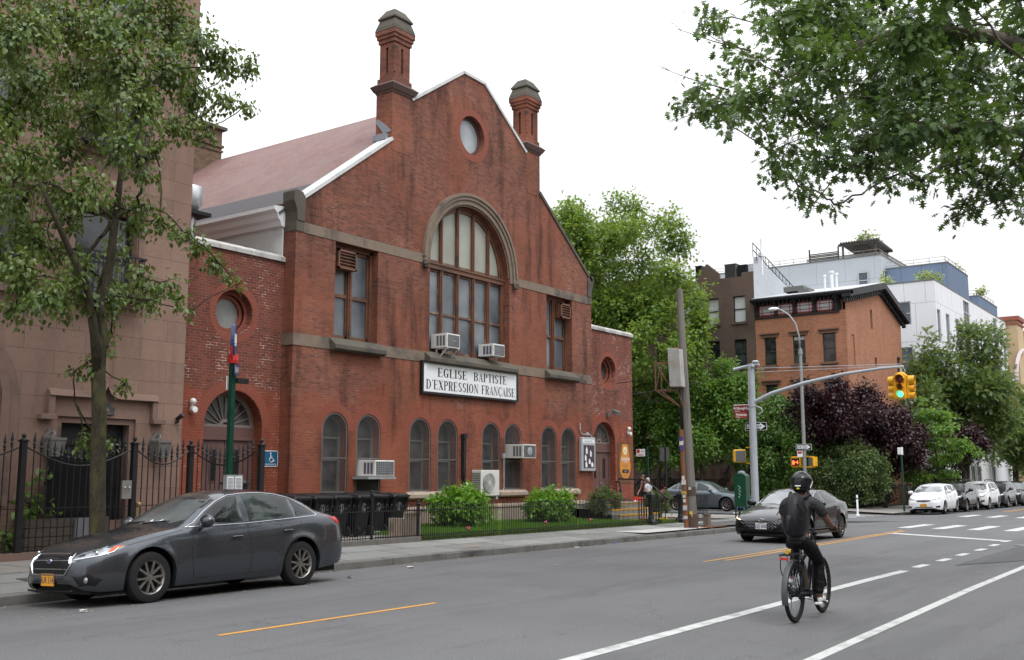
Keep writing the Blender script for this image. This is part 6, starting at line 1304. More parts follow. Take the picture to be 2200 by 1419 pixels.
park(r_, 10.52, 13.66, -.098, PI, ROLL); r_.scale = (1.03, 1.0, 1.06)
HY = dict(SED, L=4.68, W=1.83, fw=.93, rw=3.65, wr=.325, paint=paint('black_car_paint', (.008, .009, .011), .2, .16, dirt=(.014, .014, .016)),
  belt=[(0, .56), (.1, .60), (.3, .66), (.6, .73), (1.0, .80), (1.5, .87), (2.5, .92), (3.4, .97), (4.0, 1.0), (4.4, 1.0), (4.68, .94)],
  plan=[(0, .66), (.05, .76), (.13, .85), (.25, .92), (.45, .965), (.8, .99), (1.5, 1), (3.2, 1), (3.9, .985), (4.3, .955), (4.5, .90), (4.62, .82), (4.68, .72)],
  top=[(0, .63), (.1, .70), (.3, .77), (.6, .84), (1.0, .91), (1.28, .955), (1.45, 1.03), (1.8, 1.20), (2.15, 1.35), (2.5, 1.41), (2.8, 1.42), (3.2, 1.39), (3.6, 1.31), (4.0, 1.18), (4.3, 1.09), (4.55, 1.06), (4.68, 1.0)],
  rail=[(0, .59), (.1, .645), (.3, .715), (.6, .79), (1.0, .87), (1.40, .93), (1.6, 1.0), (1.9, 1.15), (2.2, 1.27), (2.5, 1.34), (2.8, 1.355), (3.2, 1.33), (3.6, 1.25), (4.0, 1.13), (4.3, 1.05), (4.68, .96)],
  side_glass=[[(1.72, .95), (2.55, .97), (2.53, 1.305), (2.4, 1.295), (2.2, 1.235), (1.95, 1.12)], [(2.65, .975), (3.5, 1.01), (3.75, 1.12), (3.55, 1.22), (3.2, 1.285), (2.65, 1.31)]],
  ws=[(0, .0, .985), (0, .56, .985), (0, .69, 1.02), (0, .61, 1.24), (0, .55, 1.34), (0, 0, 1.37)], rs_glass=[(4.68, 0, 1.12), (4.68, .55, 1.12), (4.68, .5, 1.28), (4.68, 0, 1.33)],
  chrome=[(1.55, .93), (1.95, 1.14), (2.2, 1.255), (2.45, 1.32), (2.8, 1.335), (3.2, 1.305), (3.6, 1.22), (3.85, 1.10)], chr=True, rimc=mat('bronze_rim', (.17, .155, .14), .35, .8, var=.2), rs=1, rn=10,
  wsm=glassmat('bright_windscreen', (.16, .175, .18), .03, .35, 1.0, spec=1.0, tint2=(.30, .32, .33)),
  decals=[('grille', [(0, -.62, .60), (0, -.52, .40), (0, -.34, .27), (0, .34, .27), (0, .52, .40), (0, .62, .60), (0, .3, .575), (0, -.3, .575)], 0, m_trim, .005),
    ('headlight', [(0, .58, .59), (.2, .82, .65), (.46, .895, .72), (.30, .80, .70), (.05, .60, .625)], math.radians(40), m_lamp, .006),
    ('bumper_vent', [(.04, .72, .50), (.12, .80, .48), (.14, .82, .30), (.06, .74, .30)], math.radians(38), m_trim, .006),
    ('tail_light', [(4.68, .86, .86), (4.68, .50, .92), (4.68, .52, .98), (4.4, .9, 1.0), (4.5, .90, .88)], math.radians(125), m_redl, .006)],
  strips=[('grille_bars', [[(0, -.58+.1*k, .56-.0*k), (0, -.48+.1*k, .50)] for k in range(11)] + [[(0, -.48+.1*k, .50), (0, -.38+.1*k, .56)] for k in range(10)] + [[(0, -.48+.1*k, .42), (0, -.38+.1*k, .48)] for k in range(9)] + [[(0, -.38+.1*k, .48), (0, -.28+.1*k, .42)] for k in range(8)] + [[(0, -.38+.1*k, .34), (0, -.28+.1*k, .40)] for k in range(7)], 0, .007, mat('gunmetal_grille', (.30, .30, .31), .25, .9)),
    ('running_lamp', [[(0.0, .60, .605), (.05, .74, .63), (.2, .84, .655)], [(0.0, -.60, .605), (.05, -.74, .63), (.2, -.84, .655)]], 0, .010, m_drlw),
    ('lip_spoiler', [[(0, -.60, .235), (0, 0, .22), (0, .60, .235)]], 0, .012, m_trim)],
  lines=[[(1.62, .90), (1.56, .6), (1.62, .27), (2.6, .27), (2.62, .6), (2.60, .95)], [(2.62, .27), (3.2, .27), (3.4, .6), (3.6, .98)], [(.62, .73), (1.0, .80), (1.5, .885)]], handles=[(2.36, .78), (3.28, .82)], mirror=(1.76, .96),
  plate=(0, .455, m_plate_w, 'KZJ 3600', m_navy))
def hy_extra(c, root):
    p = c.T(c.hit((0, 0, .61), 0, .012)); mb = MB(); mb.tube([(p[0]+.006, p[1]+.075*math.cos(a), p[2]+.035*math.sin(a)) for a in [i*PI/10 for i in range(21)]], .007, 6); mb.bar((p[0]+.006, p[1]-.035, p[2]-.022), (p[0]+.006, p[1]-.02, p[2]+.024), .012); mb.bar((p[0]+.006, p[1]+.02, p[2]-.024), (p[0]+.006, p[1]+.035, p[2]+.022), .012); mb.bar((p[0]+.006, p[1]-.03, p[2]), (p[0]+.006, p[1]+.03, p[2]), .01); mb.build('badge', m_chrome, root)
r_, c_ = build_car(HY, 'oncoming_sedan', 'black sedan with lit running lamps and faceted grille coming towards the cyclist', None, hy_extra)
park(r_, 28.25, 10.62, -.075, PI, 0.0)
S2 = dict(SED, L=4.72, W=1.84, fw=.98, rw=3.68, paint=paint('blue_grey_car_paint', (.10, .125, .14), .5, .3), plate=None, decals=[d for d in SED['decals'] if d[0] in ('headlight', 'tail_light', 'grille')], strips=[], rs=2, rn=7)
r_, c_ = build_car(S2, 'parked_sedan', 'blue grey sedan side on in the cross street behind the utility pole', None); park(r_, 48.3, 22.6, -.12, -PI/2)
# small crossovers and a hatchback
HT = dict(L=4.1, W=1.72, fw=.80, rw=3.33, wr=.31, tw=.19, paint=paint('white_car_paint', (.70, .71, .73), .0, .3, dirt=(.60, .61, .62)),
  plan=[(0, .66), (.05, .78), (.13, .87), (.25, .93), (.45, .97), (.8, .99), (1.5, 1), (3.2, 1), (3.7, .975), (3.95, .93), (4.05, .88), (4.1, .80)], sec=SED['sec'],
  belt=[(0, .66), (.1, .72), (.3, .80), (.6, .87), (1.0, .93), (1.6, .97), (2.5, 1.02), (3.4, 1.08), (4.1, 1.08)],
  top=[(0, .74), (.1, .82), (.3, .90), (.6, .97), (.85, 1.02), (1.0, 1.10), (1.4, 1.33), (1.75, 1.46), (2.2, 1.52), (2.9, 1.52), (3.5, 1.47), (3.85, 1.36), (4.02, 1.15), (4.1, 1.02)],
  rail=[(0, .70), (.1, .77), (.3, .855), (.6, .925), (.9, .98), (1.1, 1.06), (1.45, 1.24), (1.8, 1.37), (2.2, 1.44), (2.9, 1.45), (3.5, 1.41), (3.85, 1.30), (4.0, 1.15), (4.1, 1.0)],
  railw=[(0, .82), (.9, .84), (1.2, .82), (1.6, .76), (2.0, .72), (3.2, .72), (3.8, .76), (4.1, .8)], sill=[(0, .28), (.1, .22), (.5, .20), (3.2, .20), (3.9, .26), (4.1, .34)],
  fr=[(.15, .08), (.3, 0), (.55, 0), (.7, .05), (.85, .14), (1.0, .26)], rr=[(.2, .08), (.4, 0), (.8, .02), (1.1, .06), (1.4, .2)],
  side_glass=[[(1.35, 1.03), (2.15, 1.05), (2.13, 1.40), (1.85, 1.37), (1.6, 1.27)], [(2.24, 1.055), (3.1, 1.10), (3.1, 1.40), (2.24, 1.41)], [(3.16, 1.11), (3.6, 1.14), (3.5, 1.33), (3.16, 1.39)]],
  ws=[(0, 0, 1.06), (0, .55, 1.06), (0, .70, 1.10), (0, .62, 1.35), (0, .57, 1.42), (0, 0, 1.47)], rs_glass=[(4.1, 0, 1.12), (4.1, .55, 1.12), (4.1, .5, 1.36), (4.1, 0, 1.4)],
  lines=[[(1.35, .98), (1.25, .6), (1.3, .27), (2.2, .27), (2.22, .6), (2.2, 1.04)], [(2.22, .27), (2.85, .27), (3.0, .6), (3.15, 1.08)]], handles=[(2.0, .86), (2.95, .92)], mirror=(1.38, 1.05), wsm=glassmat('grey_windscreen', (.13, .145, .15), .04, .4, 1.2, spec=1.0, tint2=(.24, .26, .27)),
  decals=[('grille', [(0, -.40, .70), (0, -.30, .62), (0, .30, .62), (0, .40, .70), (0, .2, .725), (0, -.2, .725)], 0, m_trim, .006), ('air_intake', [(0, -.42, .36), (0, -.52, .25), (0, .52, .25), (0, .42, .36)], 0, m_trim, .006),
    ('headlight', [(0, .42, .66), (.12, .72, .70), (.42, .82, .86), (.2, .74, .82), (0, .44, .74)], math.radians(35), m_lamp, .006), ('fog_lamp_bezel', [(0, .58, .40), (.1, .76, .42), (.12, .78, .32), (0, .60, .30)], math.radians(35), m_trim, .006),
    ('tail_light', [(4.1, .80, .9), (4.1, .62, .95), (4.1, .64, 1.25), (3.95, .80, 1.2)], math.radians(135), m_redl, .006)],
  strips=[('grille_chrome', [front_ys((-.40, -.2, 0, .2, .40), .675)], 0, .012, m_chrome)], plate=(0, .44, m_plate_y, 'JKC 7021', m_navy), rs=3, rn=7)
r_, c_ = build_car(HT, 'parked_hatchback', 'small white hatchback with yellow number plate first in the parked row', 'cars parked along the far kerb', lambda c, root: (lambda p: [MB().box(p[0]-.01, p[0]+.008, -.045, -.03, .63, .72).box(p[0]-.01, p[0]+.008, .03, .045, .63, .72).box(p[0]-.01, p[0]+.008, -.03, .03, .668, .682).build('badge', m_chrome, root)])(c.T(c.hit((0, 0, .675), 0, .02))))
park(r_, 56.6, 13.72, -.30, PI, ROLL)
def suv(pnt, L=4.5, H=0.0, **k):
    f = L/4.6; s_ = lambda a: [(x*f, z) for x, z in a]
    q = dict(L=L, W=1.85, fw=.88*f, rw=3.56*f, wr=.35, tw=.22, paint=pnt, flare=.035, plan=s_([(0, .68), (.05, .80), (.13, .88), (.25, .93), (.45, .97), (.8, .99), (1.5, 1), (3.6, 1), (4.2, .975), (4.45, .93), (4.55, .88), (4.6, .80)]), sec=SED['sec'],
      belt=s_([(0, .78), (.1, .84), (.3, .91), (.6, .96), (1.0, 1.0), (1.6, 1.03), (2.5, 1.07), (3.6, 1.12), (4.6, 1.15)]),
      top=s_([(0, .88), (.1, .95), (.3, 1.01), (.7, 1.06), (1.15, 1.10), (1.3, 1.17), (1.7, 1.42), (2.05, 1.60), (2.5, 1.67), (3.2, 1.68), (3.9, 1.64), (4.3, 1.52), (4.5, 1.25), (4.6, 1.1)]),
      rail=s_([(0, .83), (.1, .90), (.3, .965), (.7, 1.02), (1.15, 1.07), (1.4, 1.16), (1.75, 1.36), (2.1, 1.51), (2.5, 1.59), (3.2, 1.61), (3.9, 1.57), (4.3, 1.44), (4.5, 1.22), (4.6, 1.06)]),
      railw=s_([(0, .84), (1.1, .84), (1.5, .80), (2.0, .74), (2.5, .72), (3.6, .73), (4.3, .77), (4.6, .8)]), sill=s_([(0, .36), (.1, .28), (.5, .25), (3.8, .25), (4.4, .32), (4.6, .42)]),
      fr=[(.2, .10), (.4, 0), (.75, 0), (.9, .05), (1.0, .12), (1.1, .2)], rr=[(.2, .1), (.5, 0), (.9, .02), (1.2, .06), (1.6, .2)],
      side_glass=[s_([(1.65, 1.08), (2.5, 1.1), (2.48, 1.55), (2.15, 1.49), (1.95, 1.38)]), s_([(2.58, 1.105), (3.4, 1.14), (3.4, 1.555), (2.58, 1.56)]), s_([(3.46, 1.145), (4.05, 1.18), (3.9, 1.46), (3.46, 1.55)])],
      ws=[(0, 0, 1.14), (0, .58, 1.14), (0, .74, 1.18), (0, .66, 1.48), (0, .60, 1.56), (0, 0, 1.62)], rs_glass=[(L, 0, 1.2), (L, .6, 1.2), (L, .55, 1.5), (L, 0, 1.55)],
      lines=[s_([(1.6, 1.03), (1.5, .7), (1.55, .33), (2.55, .33), (2.55, .7), (2.54, 1.09)]), s_([(2.55, .33), (3.1, .33), (3.3, .7), (3.42, 1.12)])], handles=[(2.35*f, .92), (3.25*f, .97)], mirror=(1.7*f, 1.12),
      decals=[('grille', [(0, -.50, .82), (0, -.42, .60), (0, .42, .60), (0, .50, .82)], 0, m_trim, .006), ('air_intake', [(0, -.6, .5), (0, -.7, .36), (0, .7, .36), (0, .6, .5)], 0, m_trim, .006),
        ('headlight', [(0, .52, .74), (.12, .78, .76), (.38, .90, .88), (.2, .82, .90), (0, .54, .84)], math.radians(35), m_lamp, .006), ('fog_lamp_bezel', [(0, .62, .56), (.1, .80, .58), (.12, .82, .46), (0, .64, .44)], math.radians(35), m_trim, .006),
        ('sill_cladding', [(x*f, .92, z) for x, z in ((1.32, .25), (3.1, .25), (3.1, .37), (1.32, .37))], PI/2, m_trim, .004), ('tail_light', [(L, .84, .9), (L, .62, .95), (L, .64, 1.2), (L-.2, .84, 1.15)], math.radians(135), m_redl, .006)],
      strips=[('grille_chrome', [front_ys((-.45, 0, .45), .77), front_ys((-.42, 0, .42), .68)], 0, .010, m_chrome)], plate=(0, .53, m_plate_y, None, None), rs=3, rn=6, cat='suv'); q.update(k); return q
def rails(c, root):
    for sg in (1, -1): mb = MB(); a = [(.5, sg*.58, 1.68), (.2, sg*.60, 1.75), (-1.2, sg*.60, 1.74), (-1.5, sg*.58, 1.66)]; mb.tube(a, .025, 8); mb.build('roof_rail', m_trim, root)
def box_rails(c, root):
    rails(c, root); mb = MB(); mb.bar((0, -.62, 1.78), (0, .62, 1.78), .06, .05); mb.bar((-.9, -.62, 1.77), (-.9, .62, 1.77), .06, .05); mb.build('roof_crossbar', m_trim, root)
P_blk = paint('deep_black_paint', (.010, .011, .016), .3, .16); P_wh = paint('pearl_white_paint', (.62, .63, .64), .1, .3); P_dg = paint('slate_car_paint', (.035, .04, .05), .5, .22)
for (x, q, lb, ex) in ((61.9, suv(P_blk), 'black suv with roof bars right behind the white hatchback', box_rails), (67.7, suv(P_wh, 4.6), 'white suv with black lower grille between two dark parked suvs', rails), (73.4, suv(P_dg, 4.5), 'dark slate suv behind the white suv in the parked row', None), (79.0, suv(P_dg, 4.5), 'dark suv next to last in the parked row', None), (85.8, suv(paint('grey_black_paint', (.03, .03, .032), .4, .25), 4.7), 'dark suv cut by the right edge at the end of the parked row', None)):
    r_, c_ = build_car(q, 'parked_suv', lb, 'cars parked along the far kerb', ex); park(r_, x, 13.85 if x > 58 else 13.8, G(x)-.08, PI, ROLL)
RD = suv(paint('red_car_paint', (.50, .03, .012), .2, .22), 4.6); RD['plate'] = None
r_, c_ = build_car(RD, 'parked_car', 'red car nose half hidden behind the church beside the pedestrians', None); park(r_, 44.4, 26.35, G(44)-.25, -PI/2)
# ============================================================ THINGS ON THE CHURCH
def glyphs(ch):
    T, h = .17, .055; P = []
    def r(a, b, c, d): P.append([(a, c), (b, c), (b, d), (a, d)])
    def ser(x, w=.30, top=True, bot=True):
        if bot: r(x-(w-T)/2, x+T+(w-T)/2, 0, .045)
        if top: r(x-(w-T)/2, x+T+(w-T)/2, .955, 1)
    def ring(cx, cy, rx, ry, a0, a1, n=14, tk=T, th=h):
        a0, a1 = math.radians(a0), math.radians(a1)
        for i in range(n):
            a, b = a0+(a1-a0)*i/n, a0+(a1-a0)*(i+1)/n
            P.append([(cx+rx*math.cos(a), cy+ry*math.sin(a)), (cx+rx*math.cos(b), cy+ry*math.sin(b)), (cx+(rx-tk)*math.cos(b), cy+(ry-th)*math.sin(b)), (cx+(rx-tk)*math.cos(a), cy+(ry-th)*math.sin(a))])
    w = .62
    if ch in 'EF':
        ser(.06); r(.06, .06+T, 0, 1); r(.06, .56, .955, 1); r(.51, .56, .78, .96); r(.2, .42, .485, .53); r(.40, .44, .40, .61)
        if ch == 'E': r(.06, .58, 0, .045); r(.54, .585, .04, .23)
        w = .66 if ch == 'E' else .62
    elif ch == 'L': ser(.06); r(.06, .06+T, 0, 1); r(.06, .56, 0, .045); r(.52, .56, .04, .25); w = .62
    elif ch == 'I': ser(.06); r(.06, .06+T, 0, 1); w = .31
    elif ch == 'T': r(.24, .24+T, 0, 1); r(.15, .50, 0, .045); r(.02, .63, .955, 1); r(.02, .065, .76, .96); r(.585, .63, .76, .96); w = .66
    elif ch in 'PRB':
        ser(.06); r(.06, .06+T, 0, 1); ring(.30, .745, .31, .255, -90, 90); r(.1, .31, .955, 1); r(.1, .31, .49, .545)
        if ch == 'R': P.append([(.30, .50), (.46, .50), (.62, .03), (.45, .0)]); r(.44, .70, 0, .045); w = .70
        elif ch == 'B': ring(.31, .27, .35, .27, -90, 90); r(.1, .32, 0, .05); w = .70
        else: w = .64
    elif ch == 'D': ser(.06); r(.06, .06+T, 0, 1); ring(.28, .5, .42, .5, -90, 90, 18); r(.1, .29, .95, 1); r(.1, .29, 0, .05); w = .73
    elif ch == 'O': ring(.36, .5, .34, .51, 0, 360, 30); w = .74
    elif ch == 'C' or ch == 'Ç':
        ring(.38, .5, .36, .51, 48, 312, 24); r(.57, .61, .70, .96); r(.57, .61, .06, .26); w = .68
        if ch == 'Ç': ring(.38, -.10, .08, .10, -150, 90, 8, .05, .04); r(.36, .40, -.02, .04)
    elif ch == 'G': ring(.38, .5, .36, .51, 48, 312, 24); r(.57, .61, .70, .96); r(.46, .46+T, .06, .44); r(.38, .70, .41, .455); w = .74
    elif ch == 'S':
        ring(.30, .735, .24, .275, 40, 270, 14); ring(.30, .265, .25, .275, -140, 90, 14); r(.46, .50, .70, .96); r(.07, .11, .04, .30); w = .60
    elif ch == 'A': P.append([(.06, 0), (.11, 0), (.36, .93), (.34, 1)]); P.append([(.30, 1), (.36, 1), (.66, 0), (.47, 0)]); r(.16, .50, .30, .345); r(0, .2, 0, .04); r(.42, .72, 0, .04); w = .72
    elif ch == 'N': r(.10, .155, 0, 1); r(.60, .655, 0, 1); P.append([(.04, 1), (.22, 1), (.655, 0), (.56, 0)]); r(.02, .24, 0, .04); r(.50, .76, .96, 1); w = .78
    elif ch == 'X': P.append([(.04, 1), (.24, 1), (.68, 0), (.48, 0)]); P.append([(.08, 0), (.14, 0), (.60, 1), (.54, 1)]); r(0, .28, .96, 1); r(.44, .70, .96, 1); r(0, .24, 0, .04); r(.42, .74, 0, .04); w = .74
    elif ch == "'": P.append([(.05, 1), (.19, 1), (.17, .84), (.07, .70), (.11, .84)]); w = .24
    elif ch == ' ': w = .38
    return P, w
def serif(s, x0, x1, z0, h, f, mb):
    tot = 0; L = []
    for ch in s: P, w = glyphs(ch); L.append((P, tot)); tot += w+.055
    tot -= .055; sx = (x1-x0)/tot
    for P, o in L:
        for q in P: mb.add([f(x0+(u+o)*sx, z0+v*h, 0) for u, v in q], [tuple(range(len(q)))])
t = thing('church_sign', 'long white sign with black serif lettering under the big arched window', 'sign', (26.78, Yf-.1, 4.28))
mb = MB(); mb.box(24.26, 29.3, Yf-.09, Yf-.03, 4.28, 5.2); mb.build('board', m_whitep, t)
mb = MB()
for q in ((24.2, 29.36, 4.22, 4.29), (24.2, 29.36, 5.19, 5.26), (24.2, 24.27, 4.29, 5.19), (29.29, 29.36, 4.29, 5.19)): mb.box(q[0], q[1], Yf-.13, Yf-.02, q[2], q[3])
mb.build('frame', m_black, t)
mb = MB(); fs_ = lambda u, v, w: (u, Yf-.094, v)
serif('EGLISE', 24.98, 26.5, 4.79, .29, fs_, mb); serif('BAPTISTE', 26.85, 28.72, 4.79, .29, fs_, mb)
serif("D'EXPRESSION", 24.42, 27.12, 4.38, .30, fs_, mb); serif('FRANÇAISE', 27.28, 29.2, 4.38, .30, fs_, mb); mb.build('lettering', m_blackp, t)
# accessibility sign
m_sblue = mat('sign_blue', (.012, .10, .20), .4, var=.05)
t = thing('entrance_sign', 'blue wheelchair entrance sign on the brick wall right of the left doorway', 'sign', (18.68, YW, 1.93))
mb = MB(); mb.prism([(18.44, 1.95), (18.47, 1.92), (18.90, 1.92), (18.93, 1.95), (18.93, 2.32), (18.90, 2.35), (18.47, 2.35), (18.44, 2.32)], FY(YW), -.02, .0); mb.build('plate', m_whitep, t)
mb = MB(); mb.box(18.46, 18.91, YW-.024, YW-.0201, 1.94, 2.33); mb.build('panel', m_sblue, t)
mb = MB(); y_ = YW-.032
mb.ball((18.66, y_, 2.27), .025, 8, sy=.2); mb.tube([(18.665, y_, 2.235), (18.675, y_, 2.15), (18.74, y_, 2.145), (18.775, y_, 2.07), (18.80, y_, 2.075)], .012, 5); mb.tube([(18.672, y_, 2.20), (18.72, y_, 2.195)], .008, 5)
mb.tube([(18.69+.065*math.cos(a), y_, 2.105+.065*math.sin(a)) for a in [math.radians(d) for d in range(110, 370, 20)]], .010, 5); mb.build('symbol', m_whitep, t)
textmesh('ENTRANCE', .072, lambda x, y, z: (18.685+x, YW-.026, 1.955+y)).build('lettering', m_whitep, t)
def aircon(label, x, y, z, w, d, h, fan='grid', brk=False, group='window air conditioners of the church', side=0, col=None):
    t = thing('window_air_conditioner', label, 'air conditioner', (x, y, z), group); col = col or m_white
    mb = MB(); mb.box(x-w/2, x+w/2, y-d, y+.25, z, z+h); mb.build('casing', col, t, bevel=.012)
    mb = MB(); mb.box(x-w/2+.04, x+w/2-.04, y-d-.008, y-d+.002, z+.04, z+h-.04); g0 = mb.build('grille_recess', mat('ac_recess', (.09, .09, .092), .6), t)
    mb = MB(); n = 9
    if fan == 'grid':
        for k in range(n+1): u = x-w/2+.05+(w-.1)*k/n; mb.box(u-.006, u+.006, y-d-.018, y-d-.008, z+.05, z+h-.05)
        for k in range(7): v = z+.05+(h-.1)*k/6; mb.box(x-w/2+.05, x+w/2-.05, y-d-.02, y-d-.01, v-.005, v+.005)
    elif fan == 'mesh':
        for k in range(14): u = x-w/2+.05+(w-.1)*k/13; mb.box(u-.003, u+.003, y-d-.014, y-d-.008, z+.05, z+h-.05)
        mb.box(x-.05, x+.1, y-d-.02, y-d-.01, z+h*.48, z+h*.54)
    else: mb.ball((x, y-d-.01, z+h/2), h*.3, 14, sy=.1)
    mb.build('grille', m_steel, t)
    mb = MB()                                           # side louvres seen from the street
    for k in range(3): mb.box(x-w/2-.006, x-w/2, y-d+.08+k*.13, y-d+.17+k*.13, z+.07, z+h-.07)
    mb.build('side_louvre', m_casing if fan != 'grid' else m_navy2, t)
    if brk:
        mb = MB()
        for sx in (-1, 1): mb.bar((x+sx*w*.42, y-d+.05, z-.02), (x+sx*w*.42, y+.05, z-.42), .03); mb.bar((x+sx*w*.42, y-d, z-.02), (x+sx*w*.42, y+.1, z-.02), .03); mb.bar((x+sx*w*.42, y+.05, z-.02), (x+sx*w*.42, y+.05, z-.45), .03)
        mb.build('bracket', m_white, t)
    return t
m_navy2 = mat('coil_louvre', (.10, .10, .14), .5, var=.5, scale=6)
aircon('white air conditioner with dark mesh face on brackets, bottom left of the arched window', 25.36, Yf+.0, 5.72, .66, .42, .46, 'mesh', True)
aircon('white air conditioner with grid grille, bottom right of the arched window', 27.85, Yf+.0, 5.68, .64, .40, .42, 'grid')
aircon('large white air conditioner on a ledge in the second low window above the bins', 22.02, Yf-.0, 1.66, .82, .62, .46, 'grid')
aircon('cream air conditioner boxed into the sixth low arched window', 29.35, Yf-.0, 2.26, .78, .62, .48, 'fan', col=mat('cream_casing', (.55, .54, .50), .5, var=.08))
mb = MB(); mb.box(21.35, 22.5, Yf-.62, Yf+.3, 1.58, 1.65); mb.build('support_shelf', m_steel, None, 'grey metal shelf under the large air conditioner above the bins', 'shelf')
mb = MB(); mb.box(21.55, 22.48, Yf+.05, Yf+.08, 1.25, 1.6); mb.build('window_board', m_rimd, None, 'dark board closing the window below the large air conditioner', 'board')
t = thing('outdoor_condenser', 'white outdoor condenser with round fan grille beside the arched window sill', 'air conditioner', (27.1, 20.4, .72))
mb = MB(); mb.box(26.45, 27.45, 20.28, 20.66, 1.02, 1.85); mb.build('casing', mat('ivory_casing', (.58, .57, .53), .5, var=.05), t, bevel=.015)
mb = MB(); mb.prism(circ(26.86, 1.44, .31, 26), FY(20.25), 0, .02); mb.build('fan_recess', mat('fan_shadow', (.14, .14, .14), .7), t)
mb = MB()
for r in (.08, .14, .2, .26, .31): mb.tube([(26.86+r*math.cos(a), 20.24, 1.44+r*math.sin(a)) for a in [i*PI/12 for i in range(25)]], .006, 4)
for k in range(12): a = k*PI/12; mb.bar((26.86+.31*math.cos(a), 20.24, 1.44+.31*math.sin(a)), (26.86-.31*math.cos(a), 20.24, 1.44-.31*math.sin(a)), .006)
mb.build('fan_guard', m_white, t)
mb = MB()
for k in range(12): mb.box(26.43, 26.45, 20.3, 20.64, 1.1+k*.058, 1.12+k*.058)
mb.build('side_grille', m_casing, t)
mb = MB(); mb.box(26.5, 26.6, 20.3, 21.0, .9, 1.0); mb.box(27.3, 27.4, 20.3, 21.0, .9, 1.0); mb.build('wall_bracket', m_steel, t)
mb = MB(); mb.box(26.31, 26.43, Yf-.12, Yf-.0, 1.6, 2.9); mb.frust(26.37, Yf-.07, 2.88, 3.02, .085, .085, .085, .085); mb.tube([(26.37, Yf-.06, 1.6), (26.42, Yf-.1, 1.35), (26.6, Yf-.2, 1.2)], .05, 8); mb.build('line_cover', m_fdark, None, 'dark vertical pipe cover on the brick beside the outdoor condenser', 'pipe')
mb = MB(); mb.tube([(28.62, Yf-.04, 2.3), (28.62, Yf-.04, 1.25), (28.56, Yf-.05, 1.13), (28.4, Yf-.08, 1.08), (27.4, Yf-.2, 1.1)], .02, 8); mb.box(28.56, 28.68, Yf-.07, Yf, 2.26, 2.42); mb.build('conduit', m_steel, None, 'thin grey conduit running down the pier to the outdoor condenser', 'pipe')
mb = MB(); mb.tube([(26.42, Yf-.12, 1.45), (26.44, Yf-.3, 1.2), (26.4, Yf-.45, 1.1)], .018, 6); mb.tube([(26.46, Yf-.12, 1.45), (26.50, Yf-.3, 1.22), (26.44, Yf-.45, 1.12)], .018, 6); mb.build('refrigerant_hose', m_white, None, 'pale hoses looping beside the outdoor condenser', 'hose')
# notice board and banner
t = thing('notice_board', 'silver framed notice board with white notices beside the right doorway', 'notice board', (34.02, Yf, 1.83))
mb = MB(); mb.box(33.52, 34.54, Yf-.14, Yf-.01, 1.83, 3.12); mb.build('cabinet', mat('silver_cabinet', (.42, .45, .47), .4, .3, var=.08), t, bevel=.02)
mb = MB(); mb.box(33.66, 34.42, Yf-.155, Yf-.139, 1.95, 2.82); mb.build('display', mat('maroon_felt', (.05, .035, .045), .8), t)
mb = MB()
for (x, z, w, h) in ((33.85, 2.62, .13, .28), (34.15, 2.50, .12, .26), (33.77, 2.34, .12, .26), (34.06, 2.20, .13, .22), (33.82, 2.08, .14, .24), (34.25, 2.08, .16, .2)):
    mb.prism([(x-w/2, z-h/2+.02), (x+w*.35, z-h/2), (x+w/2, z), (x+w*.2, z+h*.3), (x-.01, z+h/2), (x-w/2, z+.04)], FY(Yf-.168), 0, .01)
mb.build('notice', m_whitep, t)
mb = MB(); mb.box(33.6, 34.46, Yf-.145, Yf-.139, 2.9, 3.04); mb.build('header', m_whitep, t)
textmesh('EGLISE BAPTISTE', .08, lambda x, y, z: (34.02+x, Yf-.149, 2.94+y)).build('lettering', m_casing, t)
mb = MB(); mb.tube([(33.6, Yf-.03, 3.65), (33.56, Yf-.05, 3.4), (33.62, Yf-.06, 3.26), (33.85, Yf-.07, 3.22), (34.1, Yf-.08, 3.25), (34.3, Yf-.07, 3.22), (34.42, Yf-.06, 3.12)], .022, 8); mb.ball((34.0, Yf-.1, 3.24), .07, 10); mb.build('board_lamp', m_steel, None, 'small grey lamp and curled conduit above the notice board', 'lamp')
t = thing('church_banner', 'tall orange and black church banner on the wall right of the doorway', 'banner', (37.86, YW, 1.35))
m_org = mat('banner_gold', (.46, .22, .03), .6, var=.35, scale=3); m_org2 = mat('banner_orange', (.55, .21, .02), .6, var=.2, scale=3)
mb = MB(); mb.box(37.30, 38.42, YW-.02, YW-.008, 1.35, 3.02); mb.build('cloth', mat('banner_dark', (.10, .05, .02), .6, var=.6, scale=2.5, dirt=(.24, .13, .03)), t)
mb = MB(); mb.prism([(37.86+.44*math.cos(a)*(1-.15*math.sin(a)), 2.12+.62*math.sin(a)) for a in [i*PI/14 for i in range(28)]], FY(YW-.026), 0, .005); mb.prism([(37.55, 2.5), (38.2, 2.5), (38.1, 2.95), (37.62, 2.95)], FY(YW-.024), 0, .003); mb.build('emblem', m_org2, t)
mb = MB(); mb.prism(circ(37.86, 2.68, .17, 20), FY(YW-.032), 0, .005); mb.build('roundel', mat('roundel', (.7, .62, .4), .6), t)
mb = MB(); mb.box(37.6, 38.14, YW-.034, YW-.028, 1.76, 1.90); mb.build('caption_strip', m_black, t)
lt = textmesh('CHURCH', .17, lambda x, y, z: (37.86+x, YW-.032, 2.27+y), bold=.004); lt.build('lettering', m_whitep, t)
textmesh('ANNIVERSARY', .07, lambda x, y, z: (37.86+x, YW-.032, 2.18+y)).build('lettering', m_whitep, t)
textmesh('60', .16, lambda x, y, z: (37.86+x, YW-.036, 2.62+y)).build('lettering', m_org, t)
textmesh('JOIN US', .06, lambda x, y, z: (37.86+x, YW-.037, 1.81+y)).build('lettering', m_whitep, t)
